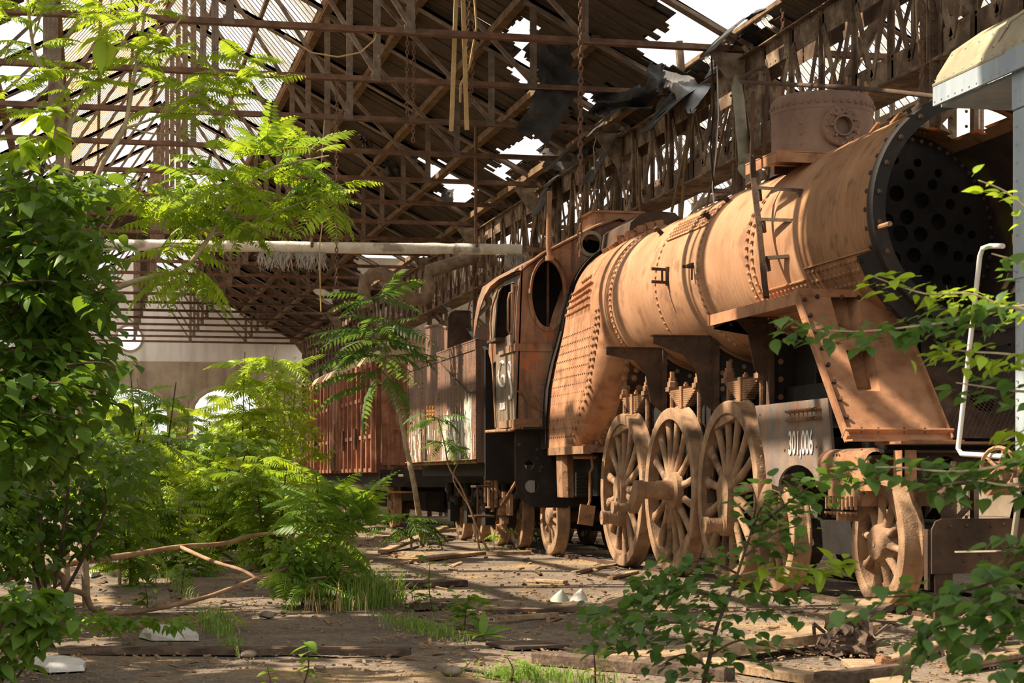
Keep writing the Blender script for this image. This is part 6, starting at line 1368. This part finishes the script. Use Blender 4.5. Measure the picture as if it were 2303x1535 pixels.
for l, n, zz in (([(2380, 1260), (2260, 1300), (2160, 1330), (2040, 1340), (1880, 1345)], 60, 5.6), ([(2390, 1340), (2260, 1330), (2180, 1370), (2100, 1420), (2060, 1470)], 60, 5.5), ([(2390, 1200), (2300, 1230), (2240, 1240)], 24, 5.7), ([(2400, 1460), (2300, 1480), (2180, 1500)], 24, 5.4), ([(2390, 1380), (2300, 1400), (2240, 1410)], 26, 5.5)):
    q = path(l, zz); t.stem(q, .006, .002, 'branch', 'barkdark', 5); t.along(q, int(n*1.6), .062, 'birch', .07)
t.finish()
# ---- unseen trees added beyond the left edge to shade the floor
for k, (x, y, z, n) in enumerate(((-4.3, 11.0, 4.4, 1300), (-4.9, 15.8, 4.8, 1300), (-6.2, 22, 4.5, 900), (-4.6, 5, 4.4, 900))):
    t = Plant('shade_tree', ('unseen tree added outside the left edge to shade the floor, %s from the camera' % ordn[k]), 'tree', (x, y, 0)); t.stem([(x, y, 0), (x+.2, y, 2.5), (x, y, z)], .12, .05, m='barkdark'); t.cloud((x, y, z), (2.0, 2.2, 2.0), n, .34, 'dark', .3); t.finish(10)
# ================================================================ things on the floor
RG = random.Random(5)
def plank(lab, a, b_, w_, h, m='wood', z=0.0, grp='planks on the floor', name='plank', rag=.3, lift=(0, 0)):
    a, b_ = P(*a, z=z+h), P(*b_, z=z+h); a = V((a.x, a.y, h/2+z+lift[0])); b_ = V((b_.x, b_.y, h/2+z+lift[1]))
    d = (b_-a); L_ = d.length; d.normalize(); sd = d.cross(V((0, 0, 1))).normalized(); up = sd.cross(d); mb = MB(); n = 9
    top, bot = [], []; s0 = RG.random()*40
    cross = []
    for k in range(n+1):
        t = k/n; c = a+d*L_*t; ww = w_/2*(1+.12*mnoise.noise(V((t*4+s0, 0, 0)))); e = .006*mnoise.noise(V((t*6+s0, 3, 0)))
        jag = rag*.12*mnoise.noise(V((s0, t*9, 5))) if k in (0, n) else 0
        cross.append([c+sd*ww*u+up*(v*h/2+e)+d*(jag*(1+u)+(.05*rag*mnoise.noise(V((u*3+s0, k, 1))) if k in (0, n) else 0)) for u, v in ((-1, -1), (-1, .7), (-.85, 1), (-.3, .93), (.3, 1), (.85, 1), (1, .7), (1, -1))])
    mb.grid(cross, True); mb.f.append(tuple(range(8))); mb.f.append(tuple(n*8+k for k in range(8)))
    rot = 0
    return single(name, mb, M[m], lab, 'plank', a, grp)
plank('long dark rotten plank lying across the foreground floor', (145, 1452), (925, 1455), .12, .045, 'wooddark', rag=1)
plank('grey grooved plank end in front of the birch sapling', (1214, 1464), (1640, 1500), .12, .07, 'wooddark')
plank('thick weathered board lying towards the rotten stump', (1420, 1480), (1935, 1418), .3, .07, 'wood', lift=(.02, .06))
plank('pale board in sunshine beside the birch stem', (1600, 1478), (1832, 1514), .14, .05, 'wood'); plank('brown board lying right of the rotten stump', (1985, 1482), (2116, 1440), .1, .05, 'wood')
plank('splintered timber length near the bottom edge', (1846, 1512), (2030, 1492), .1, .08, 'wooddark'); plank('wide cracked pale board at the bottom right', (1930, 1480), (2050, 1560), .2, .03, 'wood'); plank('pale split board at the right bottom in sun', (2140, 1490), (2300, 1460), .12, .05, 'wood')
plank('thin grooved strip lying in front of the white shells', (1085, 1368), (1385, 1364), .12, .035, 'wooddark'); plank('short dark stick below the grooved strip', (1120, 1386), (1250, 1376), .06, .03, 'wood')
plank('upper of the crossed planks below the tender', (850, 1212), (1065, 1197), .16, .05, 'wood', lift=(.05, .12)); plank('lower of the crossed planks below the tender', (905, 1256), (1080, 1238), .22, .05, 'wood'); plank('slanting plank of the crossed pile below the tender', (860, 1236), (1000, 1204), .14, .05, 'wood', lift=(0, .18)); plank('dusty plank in front of the trailing wheel', (1105, 1240), (1185, 1237), .2, .05, 'wood')
plank('broad flat board with one edge in sun left of the driving wheels', (880, 1306), (1040, 1302), .3, .06, 'wooddark'); plank('dark plank far back beside the thicket', (170, 1275), (310, 1270), .25, .05, 'wooddark'); plank('dark board lying behind the fallen branch', (350, 1222), (500, 1212), .25, .05, 'wooddark')
plank('dark sleeper across the track in the thicket', (340, 1184), (470, 1180), .3, .1, 'wooddark'); plank('second dark sleeper nearer than the one in the thicket', (300, 1205), (560, 1202), .25, .06, 'wooddark'); plank('brown batten lying beside the thicket foot', (440, 1265), (590, 1256), .1, .04, 'wooddark')
plank('dark board beside the grass strip at the floor middle', (930, 1358), (1000, 1352), .2, .04, 'wooddark'); plank('flat dark offcut left of the grooved plank', (1150, 1440), (1220, 1452), .4, .02, 'wooddark'); plank('grey offcut on the left floor', (280, 1272), (300, 1276), .3, .03, 'wooddark')
plank('small splinter board in the sunny patch', (1190, 1300), (1270, 1304), .1, .03, 'wood'); plank('thin lath in the sunny patch before the far driving wheel', (1290, 1283), (1420, 1260), .06, .03, 'wood'); plank('short lath before the middle driving wheel', (1370, 1296), (1430, 1282), .08, .03, 'wood')
plank('leaning board against the nearest bogie wheel', (1880, 1415), (1945, 1380), .26, .04, 'wood', lift=(0, .12)); plank('black charred stick under the nearest bogie wheel', (1930, 1405), (2000, 1385), .07, .05, 'wooddark', lift=(.03, .1))
for k, (lab, pts, h) in enumerate((('white broken plaster slab behind the long dark plank', [(312, 1432), (360, 1418), (430, 1420), (448, 1440), (400, 1440), (340, 1440)], .05), ('white broken plaster slab in the bottom left corner', [(40, 1495), (60, 1482), (150, 1490), (192, 1498), (190, 1508), (110, 1512)], .04), ('small white plaster lump by the fallen branch', [(55, 1305), (80, 1296), (110, 1302), (100, 1318)], .08), ('small plaster chip left of the second slab', [(195, 1290), (215, 1286), (225, 1292), (205, 1298)], .04))):
    mb = MB(); q = [P(x, y, z=0) for x, y in pts]; n = len(q); c = sum(q, V())/n
    r0, r1, r2 = [p.copy() for p in q], [c+(p-c)*RG.uniform(.9, 1.04)+V((0, 0, h*RG.uniform(.6, .95))) for p in q], [c+(p-c)*.8+V((0, 0, h*RG.uniform(.9, 1.3))) for p in q]
    mb.grid([r0, r1, r2], True); mb.f.append(tuple(2*n+k for k in range(n))); single('plaster_slab', mb, M['stone'], lab, 'slab', c, 'broken plaster slabs')
# fallen branch
B = thing('fallen_branch', 'long bare forked branch lying across the left floor', 'branch', P(240, 1380, z=0))
def limb(pts, r0, r1, nm='limb'):
    q = [P(x, y, Z=z) for x, y, z in pts]; fine = []
    for i in range(len(q)-1):
        p0, p1, p2, p3 = q[max(i-1, 0)], q[i], q[i+1], q[min(i+2, len(q)-1)]
        for k in range(6): t = k/6; fine.append(.5*((2*p1)+(p2-p0)*t+(2*p0-5*p1+4*p2-p3)*t*t+(3*p1-p0-3*p2+p3)*t**3))
    fine.append(q[-1]); mb = MB(); m = len(fine)-1; mb.tube(fine, [(r0+(r1-r0)*i/m)*(1+.15*mnoise.noise(fine[i]*9)) for i in range(m+1)], 8); part(nm, mb, M['branch'], B, 60)
limb([(-40, 1312, 15), (60, 1288, 15.2), (160, 1266, 15.5), (300, 1246, 16), (405, 1229, 16.5), (500, 1222, 17), (580, 1202, 17.5), (640, 1199, 17.6), (740, 1202, 17.6)], .032, .012)
limb([(405, 1229, 16.5), (480, 1262, 16), (545, 1282, 15.8), (576, 1300, 15.6)], .02, .014)
limb([(82, 1340, 15.2), (96, 1305, 15.2), (125, 1289, 15.1), (142, 1300, 15.1), (148, 1322, 15.0), (190, 1336, 15.0), (207, 1368, 14.9), (240, 1379, 14.8), (330, 1371, 15), (450, 1346, 15.3), (530, 1318, 15.5), (576, 1300, 15.6), (640, 1279, 15.7), (690, 1264, 15.8)], .034, .012)
limb([(576, 1300, 15.6), (620, 1303, 15.6), (680, 1302, 15.6), (735, 1296, 15.6)], .014, .008); limb([(140, 1310, 15.1), (115, 1325, 15.1), (105, 1345, 15.1)], .014, .006)
mb = MB(); mb.tube([P(150, 1250, Z=17), P(200, 1230, Z=17.2), P(250, 1190, Z=17.5)], .015, 6); single('dead_stick', mb, M['branch'], 'thin dead stick leaning at the dark bush', 'stick', P(150, 1250, Z=17)) if False else None
# charred stump leaning at the thicket, rotten stump, shells, hardware
mb = MB(); mb.tube([P(440, 1208, Z=33), P(452, 1190, Z=33), P(458, 1172, Z=33)], [.1, .09, .05], 8); single('charred_stump', mb, M['black'], 'small charred stump in the thicket path', 'stump', G(440, 33))
c = P(1905, 1468, z=0); mb = MB(); rows = []
for i in range(9):
    v = i/8; rows.append([c+V((.17*cos(u*pi/12)*(1-v*.45)*(1+.9*mnoise.noise(V((u*.55, v*4, 1)))), .17*sin(u*pi/12)*(1-v*.4)*(1+.9*mnoise.noise(V((u*.55, v*4, 6)))), v*.2*(1+.9*mnoise.noise(V((u*.8, 2, 2))))+.03*mnoise.noise(V((u*1.3, v*7, 3))))) for u in range(24)])
mb.grid(rows, True); mb.f.append(tuple(192+k for k in range(24)))
for _ in range(60): q = c+V((RG.uniform(-.2, .2), RG.uniform(-.15, .15), RG.uniform(0, .16))); mb.beam(q, q+V((RG.uniform(-.1, .1), RG.uniform(-.05, .05), RG.uniform(-.02, .08))), .02, .015)
single('rotten_stump', mb, M['wooddark'], 'crumbling rotten wood lump at the end of the thick board', 'stump', c)
c = P(1450, 1366, z=0); mb = MB(); rows = []
for i in range(5):
    v = i/4; rows.append([c+V((.42*cos(u*pi/8)*(1-v*.7)*(1+.5*mnoise.noise(V((u*.9, v*3, 11)))), .3*sin(u*pi/8)*(1-v*.7)*(1+.4*mnoise.noise(V((u*.9, v*3, 16)))), v*.12*(1+.8*mnoise.noise(V((u, 2, 12)))))) for u in range(16)])
mb.grid(rows, True); mb.f.append(tuple(64+k for k in range(16))); single('rubble_heap', mb, M['wood'], 'low heap of crumbled wood and dirt right of the white shells', 'heap', c, None, 60, 'stuff')
for lab, (px, py), h, w_, m in (('grey-green curved shell shard standing on the floor', (1258, 1352), .11, .18, 'ceramic'), ('white pointed shell shard beside the grey-green one', (1302, 1350), .11, .16, 'stone')):
    c = P(px, py, z=0); mb = MB(); rows = []
    for i in range(6):
        v = i/5; rows.append([c+V((w_*((u/6-.5)*(1-v**1.6*.85)+.12*v), -.07*sin(pi*u/6)*(1-v*.6), h*v*(1-.3*abs(u/6-.4)))) for u in range(7)])
    mb.grid(rows); mb.grid([[p+V((0, .012, 0)) for p in r] for r in rows]); single('shell_shard', mb, M[m], lab, 'shard', c, None, 60)
c = P(1985, 1508, z=0); mb = MB(); mb.lathe([(.07, 0), (.07, .015), (.05, .02), (.05, .05), (.03, .05), (.03, .09), (0, .09)], c, (.2, -.1, 1), 14); mb.lathe([(.055, .05), (.055, .075), (0, .075)], c, (.2, -.1, 1), 6); single('big_bolt', mb, M['rust'], 'big rusty bolt with washer lying near the bottom edge', 'bolt', c)
mb = MB(); mb.tube([P(1030, 1503, z=.015), P(1070, 1508, z=.015), P(1122, 1520, z=.015)], .011, 6); single('rubber_hose', mb, M['black'], 'short black hose on the bottom edge of the floor', 'hose', P(1030, 1503, z=0)); 
def stone(lab, px, py, r):
    c = P(px, py, z=r*.4); mb = MB(); s0 = RG.random()*30; rows = []
    for i in range(1, 5):
        a = pi*i/5; rows.append([c+V((r*1.3*sin(a)*cos(u*pi/4), r*sin(a)*sin(u*pi/4), r*.6*cos(a)))*1+V((1, 1, 1))*.3*r*mnoise.noise(V((i, u, s0))) for u in range(8)])
    mb.grid(rows, True); mb.f += [tuple(range(8)), tuple(24+k for k in range(8))]; single('stone', mb, M['gravel'], lab, 'stone', c, 'stones on the floor', 70)
for lab, px, py, r in (('stone by the black hose', 1016, 1508, .05), ('stone below the long dark plank', 314, 1456, .035), ('pebble right of the plank grass tuft', 560, 1470, .04), ('pebble at the right end below the dark plank', 655, 1466, .03), ('pebble near the small seedling', 718, 1500, .025), ('lump of dirt on the middle floor', 602, 1382, .05), ('flat stone left on the floor', 245, 1366, .04)): stone(lab, px, py, r)
# wood chips, dirt crumbs and gravel nobody could count
mb = MB()
for _ in range(3000):
    py = 1180+355*RG.random()**.8; px = RG.uniform(0, 2303); c = P(px, py, z=0)
    if c.x > 6.2 and c.y < 27: continue
    s = c.y/16*RG.uniform(.008, .03); a = RG.uniform(0, 3.14); l = s*RG.uniform(1, 5) if RG.random() < .5 else s
    mb.box(c+V((0, 0, s*.2)), (l, s, s*.5), Euler((RG.uniform(-.3, .3), RG.uniform(-.3, .3), a)).to_matrix())
tag(single('wood_chips', mb, M['chips'], 'scattered wood chips and crumbs over the floor', 'debris', (0, 0, 0), None, None, 'stuff'))
mb = MB()
for _ in range(7000):
    py = 1230+305*RG.random(); px = RG.uniform(-20, 2320); c = P(px, py, z=0); s = RG.uniform(.003, .008)*(c.y/12)
    mb.rivet(c, (RG.uniform(-.3, .3), RG.uniform(-.3, .3), 1), s, .7, 4)
single('gravel', mb, M['gravel'], 'fine gravel strewn over the floor', 'gravel', (0, 0, 0), None, None, 'stuff')
# dirt clods along the sunny side
mb = MB()
for _ in range(420):
    px = RG.uniform(880, 2300); py = RG.uniform(1270, 1500); c = P(px, py, z=0); s = RG.uniform(.01, .035)
    mb.box(c, (s*RG.uniform(1, 5), s, s*.5), Euler((RG.uniform(-.3, .3), RG.uniform(-.4, .4), RG.uniform(0, 3))).to_matrix())
single('bark_litter', mb, M['chips'], 'dark bark litter on the sunny side of the floor', 'litter', (0, 0, 0), None, None, 'stuff')
# ---- grass and weeds
def grass(lab, l, n, h, wid, name='grass_strip', m='grass'):
    mb = MB()
    for _ in range(n):
        f = (RG.gauss(.5, .3))*(len(l)-1); f = min(max(f, -.3), len(l)-.7); i = min(max(int(f), 0), len(l)-2); t = f-i; px = l[i][0]+(l[i+1][0]-l[i][0])*t+RG.gauss(0, wid); py = l[i][1]+(l[i+1][1]-l[i][1])*t
        c = P(px, py, z=0)+V((0, RG.gauss(0, .14), 0)); a = RG.uniform(0, 6.28); hh = h*(.25+1.0*RG.random()**1.5); d = V((cos(a), sin(a), 0)); w_ = .0025+.002*RG.random(); sd = V((-d.y, d.x, 0))*w_
        p1, p2 = c+d*hh*.15+V((0, 0, hh*.6)), c+d*hh*.6+V((0, 0, hh*.85)); o = len(mb.v)
        mb.v += [tuple(q) for q in (c-sd, c+sd, p1-sd, p1+sd, p2)]; mb.f += [(o, o+1, o+3, o+2), (o+2, o+3, o+4)]
    single(name, mb, M[m], lab, 'grass', P(*l[0], z=0), None, None, 'stuff')
grass('bright grass strip growing in the left floor joint', [(362, 1250), (385, 1290), (415, 1335)], 600, .13, 12); grass('bright grass strip behind the long dark plank', [(470, 1390), (490, 1410), (500, 1430)], 520, .12, 18); grass('grass tuft in front of the long dark plank', [(515, 1455), (535, 1468)], 260, .09, 12)
grass('bright grass patch right of the foreground clump', [(890, 1395), (950, 1415), (1010, 1435)], 800, .08, 26); grass('bright grass patch at the bottom edge', [(1110, 1520), (1200, 1525), (1340, 1535)], 560, .08, 42)
grass('tall soft grass on the right of the foreground clump', [(790, 1370), (850, 1360), (880, 1350)], 700, .34, 26, 'grass_tuft'); grass('thin grass along the thicket foot', [(300, 1200), (430, 1185), (560, 1190)], 900, .3, 40, 'grass_tuft'); grass('dry straw on the foreground clump', [(700, 1375), (800, 1372)], 40, .3, 40, 'straw_tuft', 'straw')
def weed(lab, px, Z, top, kinds, n, size, rad, name='weed', cat='weed', surf=.4, grp=None, sm='barkdark'):
    t = Plant(name, lab, cat, G(px, Z)); tp = P(px+RG.uniform(-14, 14), top, Z=Z); f = t.stem([G(px, Z), G(px, Z).lerp(tp, .5)+V((RG.uniform(-.03, .03), 0, 0)), tp], .006, .002, 'stem', sm, 5)
    for k in range(n): q = f[int(len(f)*(.25+.74*k/n))]; a = k*2.4; t.put(kinds, q+V((RG.uniform(-1, 1), RG.uniform(-1, 1), RG.uniform(-.5, .5)))*rad, (cos(a), sin(a), RG.uniform(-.3, .4)), size*RG.uniform(.7, 1.2))
    t.finish(); return t
weed('leafy weed in the left grass strip', 408, 17.4, 1250, 'broad', 60, .07, .12); weed('feathery seedling on the second grass strip', 490, 13.5, 1365, 'pale', 7, .22, .02); weed('lone seedling standing near the bottom edge', 676, 9.4, 1440, 'broad', 11, .11, .02); weed('tiny seedling at the bottom edge left of the lone one', 610, 9.2, 1500, 'lime', 6, .07, .02)
weed('nettle-like weed behind the dock plant', 1045, 13.5, 1345, 'broad', 90, .08, .13); weed('slender weed left of the dock plant', 975, 14.6, 1255, 'broad', 22, .08, .09); weed('low weed beside the foreground clump', 940, 15.5, 1330, 'broad', 40, .08, .14); weed('feathery weed at the bottom edge', 1150, 9.9, 1475, 'mid', 12, .14, .04); weed('small weed at the bottom edge before the grooved plank', 1340, 9.7, 1440, 'lime', 16, .06, .08); weed('tiny pale seedling at the middle driving wheel', 1560, 17.5, 1278, 'lime', 8, .06, .03)
weed('bright yellow-green shoot behind the trailing wheel', 1206, 30, 1170, 'lime', 16, .18, .1); weed('small weed under the bent injector pipes', 1112, 28, 1180, 'mid', 7, .3, .05); weed('weed in the dark bush shadow', 330, 15, 1310, 'dark', 30, .08, .12)
t = Plant('dock_plant', 'broad-leaved dock plant on the floor', 'weed', G(1085, 12.6)); g = G(1085, 12.6)
for k, (a, e, s) in enumerate(((2.9, .25, .26), (3.3, .1, .23), (2.2, .9, .2), (1.2, 1.1, .2), (.4, .5, .24), (-.2, .35, .24), (-.7, .1, .18), (-2.2, .2, .18), (1.7, .8, .2))): t.put('dock', g+V((0, 0, .02)), (cos(a)*cos(e), sin(a)*cos(e), sin(e)), s, .2) if 'dock' in FM else t.put('broad', g+V((0, 0, .02)), (cos(a)*cos(e), sin(a)*cos(e), sin(e)), s, .2)
t.finish()
# ---- left wall added outside the frame to cut the side light
mb = MB(); mb.box((-7.5, 45, 2.6), (.3, 90, 5.2)); tag(struct('wall_left_added', mb, M['concrete']), 'unseen low outer wall added behind the left trees to cut sky light')
